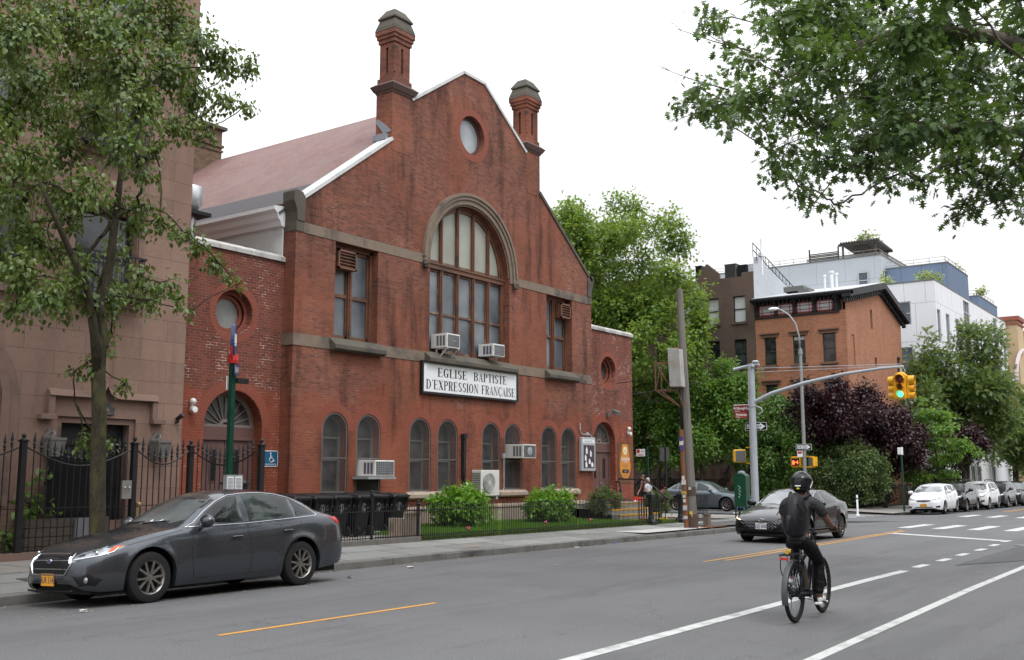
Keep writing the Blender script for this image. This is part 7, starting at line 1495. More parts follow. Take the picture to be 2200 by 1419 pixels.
for k, (zz, ww) in enumerate(((2.06, .5), (1.99, .3), (1.68, .4), (1.62, .3))): mb = MB(); mb.box(37.86-ww/2, 37.86+ww/2, YW-.032, YW-.028, zz, zz+.015); mb.build('text_rule', m_casing, t)
for i, (x, z, lb, c2) in enumerate(((16.05, 3.42, 'white twin floodlight on the brick at the left of the left doorway', 0), (38.1, 3.5, 'white twin floodlight high on the wing above the banner', 0))):
    mb = MB(); mb.ball((x, YW-.1, z+.1), .085, 12); mb.lathe([(.07, 0), (.085, .12), (.08, .14)], Matrix.Translation((x, YW-.06, z-.12)) @ Matrix.Rotation(PI/2.2, 4, 'X'), 14); mb.box(x-.03, x+.03, YW-.08, YW, z-.06, z+.08); mb.build('floodlight', m_white, None, lb, 'floodlight', group='wall floodlights of the church')
mb = MB(); mb.box(36.35, 36.5, YW-.12, YW, 4.05, 4.2); mb.tube([(36.42, YW-.08, 4.12), (36.6, YW-.25, 4.18)], .025, 6); mb.hexa([(36.5, YW-.42, 4.12), (36.85, YW-.42, 4.12), (36.85, YW-.2, 4.16), (36.5, YW-.2, 4.16), (36.5, YW-.45, 4.24), (36.85, YW-.45, 4.24), (36.85, YW-.2, 4.34), (36.5, YW-.2, 4.34)]); mb.build('floodlight', m_casing, None, 'grey floodlight above the right doorway of the church', 'floodlight')
# ============================================================ BINS, WALL PIER, LAWN FENCE, STEPS
def make_bin(lb):
    t = thing('wheelie_bin', lb, 'bin', (0, 0, 0), 'black wheelie bins beside the church')
    bk = mat('black_plastic', (.016, .016, .018), .5, var=.2, scale=6)
    mb = MB(); mb.hexa([(-.22, -.2, .09), (.22, -.2, .09), (.22, .24, .12), (-.22, .24, .12), (-.29, -.32, .98), (.29, -.32, .98), (.29, .36, .98), (-.29, .36, .98)]); mb.hexa([(-.31, -.35, .92), (.31, -.35, .92), (.31, .38, .92), (-.31, .38, .92), (-.32, -.36, .99), (.32, -.36, .99), (.32, .39, .99), (-.32, .39, .99)])
    for x in (-.28, .22): mb.hexa([(x, -.33, .62), (x+.06, -.33, .62), (x+.06, -.30, .62), (x, -.30, .62), (x, -.41, .98), (x+.06, -.41, .98), (x+.06, -.32, .98), (x, -.32, .98)])
    mb.build('body', bk, t, bevel=.012)
    mb = MB(); mb.hexa([(-.33, -.38, .99), (.33, -.38, .99), (.33, .40, 1.0), (-.33, .40, 1.0), (-.29, -.33, 1.06), (.29, -.33, 1.06), (.29, .36, 1.10), (-.29, .36, 1.10)]); mb.tube([(-.26, -.40, 1.0), (-.26, -.46, 1.02), (.26, -.46, 1.02), (.26, -.40, 1.0)], .018, 6); mb.build('lid', bk, t, bevel=.015)
    for x in (-.24, .24):
        mb = MB(); mb.lathe([(.03, -.03), (.12, -.03), (.13, -.015), (.13, .015), (.12, .03), (.03, .03)], Matrix.Translation((x, -.26, .13)) @ Matrix.Rotation(PI/2, 4, 'Y'), 16); mb.build('wheel', m_tyre, t)
    mb = MB(); mb.lathe([(.085, 0), (.105, 0)], Matrix.Translation((-.0, -.291, .72)) @ Matrix.Rotation(PI/2+.14, 4, 'X') @ Matrix.Diagonal((.75, 1.2, 1, 1)), 20, cap=False); mb.box(-.012, .012, -.296, -.288, .64, .80); mb.tube([(-.06, -.294, .72), (-.03, -.291, .66), (0, -.290, .64), (.03, -.291, .66), (.06, -.294, .72)], .006, 4); mb.build('emblem', mat('stencil_grey', (.20, .20, .21), .6, var=.4, scale=30), t)
    textmesh('DSNY', .05, lambda a, b, c: (.17+a, -.296, .70+b)).build('marking', mat('stencil_grey', (.2, .2, .21)), t)
    return t
B0 = make_bin('black wheelie bin at the right end, nearest the pebble pier')
spots = [(21.35, 19.5, .02), (20.6, 19.55, -.05), (19.85, 19.4, .08), (19.1, 19.45, .0), (18.4, 19.4, -.06), (17.7, 19.45, .04), (21.0, 20.35, .1), (20.2, 20.4, 0), (19.4, 20.35, .1), (18.7, 20.4, -.1), (18.0, 20.3, .05)]
BL = ['black wheelie bin at the right end, nearest the pebble pier', 'black wheelie bin second from the pebble pier, front row', 'black wheelie bin third from the pebble pier, front row', 'black wheelie bin fourth from the pier, behind the low fence post', 'black wheelie bin fifth from the pier, showing its round emblem over the sedan boot', 'black wheelie bin farthest left in the front row', 'black wheelie bin behind the first two, rear row', 'black wheelie bin in the rear row under the boxed air conditioner', 'black wheelie bin in the middle of the rear row', 'black wheelie bin fourth of the rear row', 'black wheelie bin at the left of the rear row under the first grilled window']
B0.location = (*spots[0][:2], KH+.02); B0.rotation_euler = (0, 0, spots[0][2])
for (x, y, a), lb in zip(spots[1:], BL[1:]): dup(B0, (x, y, KH+.02), a, lb)
t = thing('garden_pier', 'pebble faced low wall and pier between the bins and the lawn', 'wall', (19.7, 17.4, KH))
mb = MB(); mb.box(19.6, 19.75, 17.3, 18.0, .0, .62); mb.build('wall', m_sill, t)
mb = MB(); mb.box(19.52, 19.80, 17.08, 17.36, .0, .74); mb.build('pier', m_pebble, t); mb = MB(); mb.box(19.50, 19.82, 17.06, 17.38, .74, .79); mb.build('cap', m_sill, t)
# hoop topped fence
FYL = 17.0
t = thing('lawn_fence', 'low black hoop topped iron fence along the church lawn', 'fence', (24.5, FYL, 0))
pts_x = []; x = 16.2
def fz(x): return KH + .04 - .0075*max(0, x-17)
mb = MB(); zb_, zt_ = .06, .80
def hoop(mb, x, w, y, top):
    z = fz(x); mb.tube([(x, y, z), (x, y, z+top-.05), (x+.01, y, z+top-.01), (x+w/2, y, z+top+.02), (x+w-.01, y, z+top-.01), (x+w, y, z+top-.05), (x+w, y, z)], .0095, 5)
x = 16.2; n = 0; panels = [(16.2, 17.9), (18.0, 19.6), (19.65, 23.0), (23.05, 27.0), (27.05, 31.6)]
for a, b in panels:
    mb = MB(); x = a+.1
    while x < b-.08: hoop(mb, x, .085, FYL, .86); x += .17
    for dz in (.10, .72): mb.bar((a, FYL, fz(a)+dz), (b, FYL, fz(b)+dz), .022)
    mb.build('panel', m_black, t)
for x, ds in ((17.95, 1.1), (19.62, .85)):
    mb = MB(); mb.box(x-.024, x+.024, FYL-.024, FYL+.024, 0, fz(x)+ds); mb.lathe([(.05, 0), (.065, .03), (.03, .06), (.05, .09), (.0, .12)], Matrix.Translation((x, FYL, fz(x)+ds)), 12); mb.build('post', m_black, t)
mb = MB(); mb.box(16.2, 19.6, FYL-.12, FYL+.1, -.1, KH+.10); mb.build('fence_curb', mat('rough_curb', (.13, .12, .105), .95, var=.5, scale=7, bump=.8, bs=30), t)
# gate posts and pointed pickets right of the gate, steps with yellow nosings
def gatepost(x, lb):
    q = thing('gate_post', lb, 'post', (x, FYL, 0), 'black gate posts before the church steps'); mb = MB(); z = fz(x)-.04
    mb.box(x-.15, x+.15, FYL-.15, FYL+.15, z-.2, z+.12); mb.frust(x, FYL, z+.12, z+.2, .14, .14, .09, .09); mb.lathe([(.085, z+.18), (.10, z+.24), (.085, z+.28), (.08, z+.34), (.08, z+.82), (.1, z+.86), (.085, z+.9)], Matrix.Translation((x, FYL, 0)), 18); mb.frust(x, FYL, z+.9, z+1.02, .11, .11, .11, .11); mb.frust(x, FYL, z+1.02, z+1.14, .13, .13, .03, .03); mb.build('shaft', m_black, q, smooth=True, auto=30)
gatepost(31.75, 'black turned gate post left of the church gate opening'); gatepost(34.0, 'black turned gate post right of the church gate opening')
t = thing('picket_fence', 'black pointed picket fence right of the gate posts by the steps', 'fence', (33, FYL, 0))
for a, b in ((31.85, 32.5), (34.1, 36.4)):
    mb = MB(); x = a
    while x <= b: z = fz(x)-.04; mb.bar((x, FYL, z), (x, FYL, z+.95), .016); mb.frust(x, FYL, z+.95, z+1.03, .014, .014, .001, .001); x += .115
    for dz in (.12, .55, .84): mb.bar((a, FYL, fz(a)-.04+dz), (b, FYL, fz(b)-.04+dz), .025)
    mb.build('panel', m_black, t)
mb = MB(); x = 32.55
M_ = Matrix.Translation((32.55, FYL, fz(32)-.04)) @ Matrix.Rotation(math.radians(75), 4, 'Z')
for k in range(10): p = M_ @ Vector((k*.12, 0, 0)); q = M_ @ Vector((k*.12, 0, .95)); mb.bar(p, q, .016)
for dz in (.12, .84): mb.bar(M_ @ Vector((0, 0, dz)), M_ @ Vector((1.1, 0, dz)), .025)
mb.build('gate_leaf', m_black, t)
st = thing('church_steps', 'concrete steps with bright yellow nosings up to the right doorway', 'steps', (34, 19, 0))
m_step = mat('step_concrete', (.27, .25, .22), .85, var=.2, scale=4)
for k in range(4):
    z0 = -.1; z1 = .15+.185*k-.06; y0 = 18.15+.33*k; xr = 35.2-.0*k
    mb = MB(); mb.box(32.2, 35.2, y0, 21.4, z0, z1-.0); s1 = mb.build('step', m_step, st)
    mb = MB(); mb.box(32.2, 35.2, y0-.012, y0+.07, z1-.045, z1+.006); mb.build('nosing', m_yellow, s1)
mb = MB(); mb.box(35.2, 37.7, 20.5, 21.42, -.1, .6); mb.build('landing', m_step, st)
for R_h in ([(37.1, 21.3, 1.52), (35.5, 19.3, 1.5), (35.25, 18.8, 1.3), (34.95, 18.1, .9), (34.9, 17.95, .8)], [(36.9, 21.3, 1.42), (36.5, 20.9, 1.35), (35.6, 20.3, .8), (35.5, 20.2, .7)]):
    mb = MB(); mb.tube(R_h, .03, 8); mb.tube([R_h[0], (*R_h[0][:2], .4)], .02, 6); mb.tube([R_h[1], (*R_h[1][:2], .2)], .02, 6); mb.tube([R_h[3], (*R_h[3][:2], 0)], .02, 6); mb.build('handrail', m_black, st)
# ============================================================ BROWNSTONE YARD
def spike(mb, x, y, z, s=1.0): mb.lathe([(.010*s, 0), (.03*s, .02), (.012*s, .04), (.030*s, .075), (.018*s, .11), (.012*s, .13), (.028*s, .15), (.003, .235*s)], Matrix.Translation((x, y, z)), 6, cap=False)
def iron_panel(t, p0, p1, zt, dip, z0=KH+.05, step=.135, nm='panel'):
    mb = MB(); a, b = Vector((*p0, 0)), Vector((*p1, 0)); L = (b-a).length; n = int(L/step); rail = []
    for k in range(1, n):
        u = k/n; p = a.lerp(b, u); zz = zt - dip*math.sin(PI*u)
        mb.tube([(p.x, p.y, z0), (p.x, p.y, zz)], .0125, 5, cap=False); spike(mb, p.x, p.y, zz-.005, 1.35)
    for k in range(17): p = a.lerp(b, k/16); rail.append((p.x, p.y, zt-.06-dip*math.sin(PI*k/16)))
    mb.tube(rail, .018, 5); mb.bar((a.x, a.y, z0+.12), (b.x, b.y, z0+.12), .022); mb.bar((a.x, a.y, z0+.92), (b.x, b.y, z0+.92), .018)
    return mb.build(nm, m_black, t)
def iron_post(t, x, y, zt, w=.055):
    mb = MB(); mb.box(x-w, x+w, y-w, y+w, 0, zt); mb.frust(x, y, zt, zt+.03, w+.02, w+.02, w+.02, w+.02); mb.frust(x, y, zt+.03, zt+.07, w, w, .015, .015); mb.ball((x, y, zt+.11), .045, 10); mb.build('post', m_black, t)
FB2 = 19.3
t = thing('spiked_fence', 'tall black spear topped iron fence in front of the brownstone', 'fence', (11, FB2, 0))
for a, b in ((5.4, 7.9), (8.05, 10.55), (10.72, 13.0)): iron_panel(t, (a, FB2), (b, FB2), 2.30, .34)
for x in (7.97, 10.64, 13.08): iron_post(t, x, FB2, 2.36)
mb = MB(); mb.box(5, 13.15, FB2-.14, FB2+.12, 0, KH+.14); mb.build('base_course', m_bstone_t, t)
t = thing('yard_gate', 'spear topped iron gate with keypad box beside the brownstone doorway', 'gate', (13.7, FB2, 0))
iron_panel(t, (13.14, FB2), (14.45, FB2), 2.30, .30, nm='gate_leaf'); mb = MB(); mb.box(12.78, 13.0, FB2-.08, FB2-.03, 1.22, 1.60); kp = mb.build('keypad', mat('brushed_steel', (.30, .29, .27), .4, .6), t)
mb = MB(); mb.ball((12.84, FB2-.09, 1.45), .022, 8); mb.ball((12.94, FB2-.09, 1.45), .02, 8); mb.build('lock', m_chrome_ := mat('bright_lock', (.5, .5, .48), .3, .8), kp)
mb = MB(); mb.ball((13.2, FB2-.08, 1.1), .05, 10); mb.box(13.15, 13.22, FB2-.06, FB2-.02, .85, 1.15); mb.build('knob', mat('brass_knob', (.32, .24, .14), .4, .7), t)
t = thing('spiked_fence', 'spear topped iron fence running from the brownstone corner towards the street', 'fence', (14.55, 18.3, 0))
iron_panel(t, (14.55, 19.25), (14.75, 17.35), 2.28, .30); iron_post(t, 14.52, 19.32, 2.33); iron_post(t, 14.77, 17.25, 2.33)
mb = MB(); mb.box(11.35, 12.75, 19.62, 19.68, .95, 2.08); mb.build('privacy_board', mat('matt_black_board', (.007, .007, .008), .8), None, 'black privacy board hung behind the spiked fence', 'board')
t = thing('planter_box', 'weathered timber planter behind the spiked fence', 'planter', (11.5, 19.75, KH)); mb = MB()
for k in range(4): mb.box(10.9, 12.7, 19.5, 19.54, KH+.05+k*.18, KH+.215+k*.18); mb.box(10.9, 10.94, 19.54, 20.0, KH+.05+k*.18, KH+.215+k*.18)
mb.build('boards', mat('weathered_timber', (.085, .07, .055), .85, var=.4, scale=6, stretch=(1, 1, 6)), t); mb = MB(); mb.box(10.94, 12.7, 19.54, 20.0, KH+.0, KH+.7); mb.build('soil', mat('soil', (.06, .05, .035)), t)
mb = MB(); mb.box(11.9, 12.5, 19.42, 19.48, KH+.1, KH+.75); mb.build('meter_box', mat('grey_panel_metal', (.16, .16, .18), .5), None, 'grey metal panel low behind the spiked fence', 'panel')
for x, lb in ((11.62, 'grey wall lantern left of the brownstone doorway'), (14.14, 'grey wall lantern right of the brownstone doorway')):
    t = thing('wall_lantern', lb, 'lamp', (x, YB, 2.1), 'wall lanterns of the brownstone'); mb = MB()
    mb.prism([(x-.14, 2.28), (x+.14, 2.28), (x+.14, 2.52), (x+.08, 2.58), (x+.05, 2.66), (x-.05, 2.66), (x-.08, 2.58), (x-.14, 2.52)], FY(YB), -.03, 0); mb.tube([(x, YB-.03, 2.55), (x, YB-.16, 2.60), (x, YB-.2, 2.52)], .018, 6); mb.build('backplate', mat('pewter', (.17, .165, .155), .5, .4, var=.3, scale=14), t)
    mb = MB(); mb.frust(x, YB-.2, 2.12, 2.42, .12, .12, .155, .155); mb.build('glass', mat('lantern_glass', (.16, .155, .145), .2, var=.4, scale=10), t); mb = MB(); mb.frust(x, YB-.2, 2.42, 2.47, .17, .17, .17, .17); mb.frust(x, YB-.2, 2.09, 2.12, .125, .125, .125, .125)
    for sx in (-1, 1):
        for sy in (-1, 1): mb.bar((x+sx*.12, YB-.2+sy*.12, 2.1), (x+sx*.157, YB-.2+sy*.157, 2.43), .014)
    mb.bar((x-.14, YB-.34, 2.27), (x+.14, YB-.34, 2.27), .01); mb.build('cage', mat('pewter', (.17, .165, .155)), t)
mb = MB(); mb.lathe([(.05, 0), (.055, .2), (.045, .22)], Matrix.Translation((14.66, YB-.05, 2.98)) @ Matrix.Rotation(math.radians(65), 4, 'X'), 12); mb.bar((14.66, YB, 2.9), (14.66, YB-.12, 2.92), .04); mb.build('security_camera', m_black, None, 'small black security camera at the brownstone corner', 'camera')
t = thing('mailbox', 'black ornate pedestal mailbox behind the fence by the left doorway', 'mailbox', (15.4, 18.9, KH)); mb = MB(); mb.box(15.2, 15.62, 18.7, 19.05, .85, 1.5); mb.box(15.35, 15.47, 18.82, 18.94, KH, .85); mb.build('box', m_black, t, bevel=.01)
mb = MB(); mb.frust(15.41, 18.875, 1.5, 1.53, .26, .22, .26, .22); mb.frust(15.41, 18.875, 1.53, 1.66, .24, .2, .09, .07); mb.ball((15.41, 18.875, 1.7), .035, 8); mb.build('roof', m_black, t)
# ============================================================ STREET FURNITURE
t = thing('bus_stop_pole', 'dark green bus stop pole with round blue sign and schedule case', 'sign pole', (12.15, 15.05, 0))
mb = MB(); mb.box(12.105, 12.195, 15.005, 15.095, 0, 3.72); mb.frust(12.15, 15.05, 3.72, 3.86, .045, .045, .03, .03); mb.build('pole', m_dgreen, t)
RZ = Matrix.Translation((12.15, 15.05, 4.16)) @ Matrix.Rotation(math.radians(44), 4, 'Z') @ Matrix.Rotation(PI/2, 4, 'X')
mb = MB(); mb.lathe([(.27, -.03), (.27, .03)], RZ @ Matrix.Diagonal((.7, 1.1, 1, 1)), 28); sg_ = mb.build('sign_disc', mat('bus_sign_blue', (.03, .045, .13), .4, var=.1), t)
mb = MB(); mb.lathe([(.27, -.035), (.285, -.035), (.285, .035), (.27, .035)], RZ @ Matrix.Diagonal((.7, 1.1, 1, 1)), 28, cap=False); mb.build('rim', mat('bus_sign_blue', (.03, .045, .13)), sg_)
mb = MB(); mb.bbox(RZ, -.12, .12, -.06, .12, -.04, .04); mb.bbox(RZ, -.09, -.04, -.10, -.06, -.04, .04); mb.bbox(RZ, .04, .09, -.10, -.06, -.04, .04); mb.build('bus_symbol', m_whitep, sg_)
mb = MB(); mb.lathe([(.09, 3.74), (.10, 3.80), (.09, 3.9)], Matrix.Translation((12.15, 15.05, 0)), 16); mb.tube([(12.15+.24*math.cos(a)*.75, 15.05+.24*math.cos(a)*.65, 4.16+.37*math.sin(a)) for a in [math.radians(d) for d in range(200, 341, 14)]], .02, 6); mb.build('red_ring', mat('red_enamel', (.5, .02, .02), .4), t)
M2 = Matrix.Translation((12.15, 15.05, 0)) @ Matrix.Rotation(math.radians(36), 4, 'Z')
mb = MB(); mb.bbox(M2, -.15, .15, -.075, -.065, 3.52, 3.72); rt = mb.build('route_plate', mat('route_navy', (.02, .03, .10), .5), t); textmesh('B69', .15, lambda x, y, z: tuple(M2 @ Vector((x, -.079, 3.57+y)))).build('lettering', m_whitep, rt)
mb = MB(); mb.bbox(M2, -.12, .14, .065, .075, 3.25, 3.5); mb.build('info_plate', m_white, t); mb = MB(); mb.box(12.2, 12.45, 14.95, 15.05, 3.38, 3.47); mb.build('sensor_box', m_black, t)
mb = MB(); mb.box(11.98, 12.35, 14.90, 14.985, 1.28, 1.72); sc_ = mb.build('schedule_case', m_steel, t); mb = MB(); mb.box(12.0, 12.14, 14.893, 14.9, 1.32, 1.69); mb.box(12.18, 12.33, 14.893, 14.9, 1.32, 1.69); mb.build('timetable', m_whitep, sc_)
mb = MB()
for k in range(14): mb.box(12.015, 12.125, 14.889, 14.893, 1.34+k*.024, 1.348+k*.024); mb.box(12.195, 12.315, 14.889, 14.893, 1.34+k*.024, 1.348+k*.024)
mb.build('print', m_casing, sc_)
# leaning utility pole
PX_, PY_ = 31.57, 15.33
t = thing('utility_pole', 'leaning weathered timber pole with rusty conduit, stickers and a grey box', 'utility pole', (PX_, PY_, -.12))
m_timber = mat('weathered_pole_timber', (.15, .138, .122), .9, var=.4, scale=5, dirt=(.07, .05, .04), bump=.9, bs=30, stretch=(1.5, 1.5, .12))
m_rust = mat('rusty_steel', (.19, .072, .03), .85, var=.5, scale=7, dirt=(.10, .09, .08), bump=.5, bs=50)
def lean(z): u = (z+.12)/8.1; return (PX_, PY_+.30*u, z)
mb = MB(); mb.tube([lean(z) for z in (-.2, 1, 2.5, 4, 5.5, 7, 8.02)], [.168, .158, .148, .138, .128, .118, .108], 16); mb.build('pole', m_timber, t, smooth=True, auto=50)
mb = MB(); mb.tube([(lean(z)[0]-.16, lean(z)[1]+.15, z) for z in (-.1, 1.2, 2.4, 3.2)], .085, 10); mb.build('conduit', m_rust, t, smooth=True, auto=50)
mb = MB(); mb.tube([(lean(z)[0]-.10, lean(z)[1]+.13, z) for z in (3.15, 4.0, 4.62)], .065, 10); mb.build('cable_cover', m_black, t, smooth=True)
mb = MB(); mb.tube([(PX_, PY_, -.2), (PX_, PY_+.01, .4)], .18, 14); mb.build('steel_shoe', mat('dark_rust', (.07, .045, .035), .9, var=.5, scale=9), t); mb = MB(); mb.tube([(lean(1.15)[0], lean(1.15)[1], 1.0), (lean(1.3)[0], lean(1.3)[1], 1.3)], [.172, .168], 14); mb.build('steel_band', mat('dark_rust', (.07, .045, .035), .9, var=.5, scale=9), t)
mb = MB(); z0 = 4.62; mb.hexa([(PX_-.50, PY_+.06, z0), (PX_-.2, PY_+.06, z0), (PX_-.2, PY_+.50, z0+.02), (PX_-.50, PY_+.50, z0+.02), (PX_-.50, PY_+.12, z0+1.28), (PX_-.2, PY_+.12, z0+1.28), (PX_-.2, PY_+.56, z0+1.33), (PX_-.50, PY_+.56, z0+1.33)]); mb.build('junction_box', mat('pale_grey_box', (.36, .36, .345), .6, var=.1, scale=3, dirt=(.26, .22, .18)), t, bevel=.015)
mb = MB(); z0 = 4.55; Q = [(PX_-.32, PY_+.5, z0), (PX_-.32, PY_+1.12, z0), (PX_+.1, PY_+1.12, z0), (PX_+.1, PY_+.5, z0)]; R2 = [(a, b, c+.95) for a, b, c in Q]
for A in (Q, R2):
    for i in range(4): mb.bar(A[i], A[(i+1) % 4], .035)
for i in range(4): mb.bar(Q[i], R2[i], .035)
mb.bar(Q[0], R2[1], .02); mb.bar(Q[1], R2[2], .02); mb.bar(Q[2], (PX_, PY_+.2, z0-.7), .035); mb.bar(Q[1], (PX_-.1, PY_+.2, z0-.65), .035)
mb.tube([(PX_-.3, PY_+.5, 5.3), (PX_-.34, PY_+.35, 4.9), (PX_-.3, PY_+.3, 4.5), (PX_-.15, PY_+.15, 3.9)], .02, 6); mb.box(PX_-.29, PX_+.04, PY_+.3, PY_+.42, 5.7, 6.0); mb.build('rust_bracket', m_rust, t)
rs = random.Random(5)
for k, (z, c) in enumerate([(2.9, (.06, .05, .25)), (2.75, (.6, .6, .62)), (2.6, (.06, .05, .25)), (1.6, (.6, .6, .6)), (1.45, (.6, .6, .58)), (1.1, (.6, .45, .05)), (1.02, (.55, .55, .55)), (.85, (.58, .58, .6)), (.62, (.5, .5, .52)), (.3, (.5, .5, .5)), (1.25, (.5, .5, .48)), (.42, (.6, .45, .05))]):
    x, y, _ = lean(z); mb = MB(); w = rs.uniform(.05, .09); h = rs.uniform(.05, .10); yo = y+.15 if z > 1.3 or rs.random() < .7 else y+rs.uniform(-.05, .05)
    r0 = .165 if yo < y+.09 else .245; mb.box(x-r0-.008, x-r0+.02, yo-w, yo+w*.6, z-h, z+h*.8); mb.build('sticker', mat('sticker_%s' % 'abcdefghijkl'[k], c, .6), t)
t = thing('ground_box', 'small brown utility box on the pavement behind the leaning pole', 'box', (PX_+.9, 14.98, -.1)); mb = MB(); mb.box(PX_+.5, PX_+.7, 15.0, 15.2, -.1, .36); mb.build('body', mat('dull_brown_metal', (.13, .10, .08), .7), t, bevel=.01); mb = MB(); mb.box(PX_+.49, PX_+.71, 14.99, 15.21, .36, .4); mb.build('lid', mat('dull_brown_metal', (.13, .10, .08)), t)
# mast arm traffic signal
SX, SY = 39.5, 16.42; sz = G(SX)+KH
t = thing('signal_mast', 'tall grey mast arm pole at the corner carrying the traffic signal', 'signal pole', (SX, SY, sz))
m_gp = mat('pale_grey_pole', (.37, .40, .43), .5, .2, var=.1, scale=2, dirt=(.30, .32, .34))
mb = MB(); mb.tube([(SX, SY, sz-.05), (SX, SY, sz+.3), (SX, SY, 6.05)], [.17, .155, .135], 18); mb.tube([(SX, SY, 4.42), (SX, SY, 4.72)], .165, 18); mb.tube([(SX, SY, 6.0), (SX, SY, 6.12)], .145, 18); mb.build('shaft', m_gp, t, smooth=True, auto=40)
mb = MB(); mb.tube([(SX, SY-.1, 4.6), (SX, 15.6, 4.92), (SX, 14.2, 5.28), (SX, 12.6, 5.55), (SX, 11.2, 5.68), (SX, 10.4, 5.70)], [.085, .08, .07, .062, .055, .05], 12); mb.tube([(SX, SY-.15, 4.45), (SX, SY-.38, 4.35), (SX, SY-.42, 4.2), (SX, SY-.25, 4.1)], .03, 6); mb.build('arm', m_gp, t, smooth=True, auto=40)
mb = MB(); mb.tube([(SX, SY-.1, 5.98), (SX, 10.5, 5.80)], .012, 5); mb.tube([(SX, SY-.1, 5.82), (SX, 10.5, 5.74)], .010, 5); mb.build('tie_rod', m_gp, t)
mb = MB(); mb.tube([(SX, SY+.75, 5.98), (SX, SY, 6.12), (SX, SY-.1, 6.18)], [.07, .05, .05], 8); mb.ball((SX, SY-.2, 6.24), .15, 12, sz=.45); mb.box(SX-.1, SX+.1, SY-.35, SY+.1, 6.1, 6.17); mb.tube([(SX, SY-.05, 6.05), (SX-.25, SY-.2, 6.08)], .06, 8); mb.build('camera_bracket', m_gp, t, smooth=True, auto=40)
t = thing('traffic_signal', 'yellow four way traffic signal showing green, hung from the mast arm', 'traffic signal', (SX, 10.55, 4.45))
mb = MB(); cy = 10.5
mb.box(SX-.19, SX+.1, cy-.19, cy+.19, 4.48, 5.42); mb.box(SX-.1, SX+.12, cy+.19, cy+.29, 4.5, 5.36); mb.box(SX-.1, SX+.12, cy-.29, cy-.19, 4.5, 5.36); mb.frust(SX, cy, 5.42, 5.5, .16, .16, .08, .08); mb.build('housing', m_yellow, t, bevel=.03)
mb = MB(); mb.tube([(SX, cy, 5.48), (SX, cy, 5.72)], .045, 10); mb.tube([(SX, cy-.05, 5.66), (SX+.05, cy-.12, 5.6), (SX, cy-.15, 5.5)], .015, 6); mb.build('hanger', m_gp, t)
ry = Matrix.Rotation(-PI/2, 4, 'Y'); lens = ((5.22, .15, 'red_signal_lens', (.10, .012, .008), 0), (4.93, .105, 'amber_signal_lens', (.12, .035, .008), 0), (4.66, .105, 'green_signal_lens', (.05, .95, .65), 3.0))
for z, r, nm, c, e in lens:
    mb = MB(); mb.lathe([(.01, .03), (r*.6, .022), (r, .0)], Matrix.Translation((SX-.20, cy, z)) @ ry, 20, cap=False); mb.build('lens', mat(nm, c, .3, emit=e, var=.05), t)
    mb = MB(); n = 16; vs = []
    for k in range(n+1):
        a = math.radians(-60)+math.radians(300)*k/n
        for d in (0, .20 if abs(a-PI/2) < 1.6 else .12): vs.append((SX-.19-d, cy+(r+.018)*math.cos(a), z+(r+.018)*math.sin(a)))
    mb.add(vs, [(2*k, 2*k+2, 2*k+3, 2*k+1) for k in range(n)]); mb.build('visor', m_yellow, t, smooth=True)
    for sgn in (1, -1):
        mb = MB(); mb.lathe([(r+.02, 0), (r+.015, .19), (r+.0, .19), (r+.0, .02)], Matrix.Translation((SX+.01, cy+sgn*.28, z-.04)) @ Matrix.Rotation(-sgn*PI/2, 4, 'X'), 18, cap=False); mb.build('visor', m_yellow, t, smooth=True, auto=40)
def plate(nm, par, X, y0, y1, z0, z1, m, th=.008): mb = MB(); mb.box(X, X+th, y0, y1, z0, z1); return mb.build(nm, m, par)
def oneway(lb, X, yc, zc, w=.92, h=.32):
    t = thing('one_way_sign', lb, 'sign', (X, yc, zc-h/2), 'one way signs at the corner'); plate('plate', t, X, yc-w/2, yc+w/2, zc-h/2, zc+h/2, m_whitep); plate('field', t, X-.003, yc-w/2+.015, yc+w/2-.015, zc-h/2+.015, zc+h/2-.015, m_blackp, .003)
    k = w/.92; mb = MB(); P = [(.40, -.085), (-.18, -.085), (-.18, -.14), (-.41, 0), (-.18, .14), (-.18, .085), (.40, .085)]; mb.add([(X-.006, yc+u*k, zc+v*k) for u, v in P], [tuple(q) for q in tessellate_polygon([[Vector((u, v, 0)) for u, v in P]])]); mb.build('arrow', m_whitep, t)
    textmesh('ONE WAY', .135*k, lambda x, y, z: (X-.009, yc+.08*k-x, zc-.048*k+y), bold=.003).build('lettering', m_blackp, t)
oneway('black one way sign behind the grey mast pole', SX+.17, 16.36, 3.63)
m_brs = mat('street_sign_brown', (.19, .025, .02), .5, var=.08)
t = thing('street_name_sign', 'brown street name sign reading Willoughby Avenue on the mast pole', 'sign', (SX, 16.85, 4.2)); plate('plate', t, SX-.02, 16.56, 17.22, 4.22, 4.52, m_brs, .015); plate('edge', t, SX-.022, 16.56, 17.22, 4.5, 4.53, m_whitep, .019)
textmesh('Willoughby', .15, lambda x, y, z: (SX-.025, 16.89-x, 4.33+y), bold=.002).build('lettering', m_whitep, t); textmesh('Avenue', .07, lambda x, y, z: (SX-.025, 17.05-x, 4.25+y)).build('lettering', m_whitep, t)
t = thing('street_name_sign', 'brown street name sign reading Vanderbilt Avenue below the other', 'sign', (SX, 16.7, 3.95)); M3 = Matrix.Translation((SX-.55, 16.95, 0)) @ Matrix.Rotation(math.radians(-36), 4, 'Z')
mb = MB(); mb.bbox(M3, .0, .62, -.01, .01, 3.95, 4.2); mb.build('plate', m_brs, t); textmesh('Vanderbilt', .14, lambda x, y, z: tuple(M3 @ Vector((x*.85+.31, -.013, 4.05+y)))).build('lettering', m_whitep, t); textmesh('Avenue', .06, lambda x, y, z: tuple(M3 @ Vector((x+.16, -.013, 3.98+y)))).build('lettering', m_whitep, t)
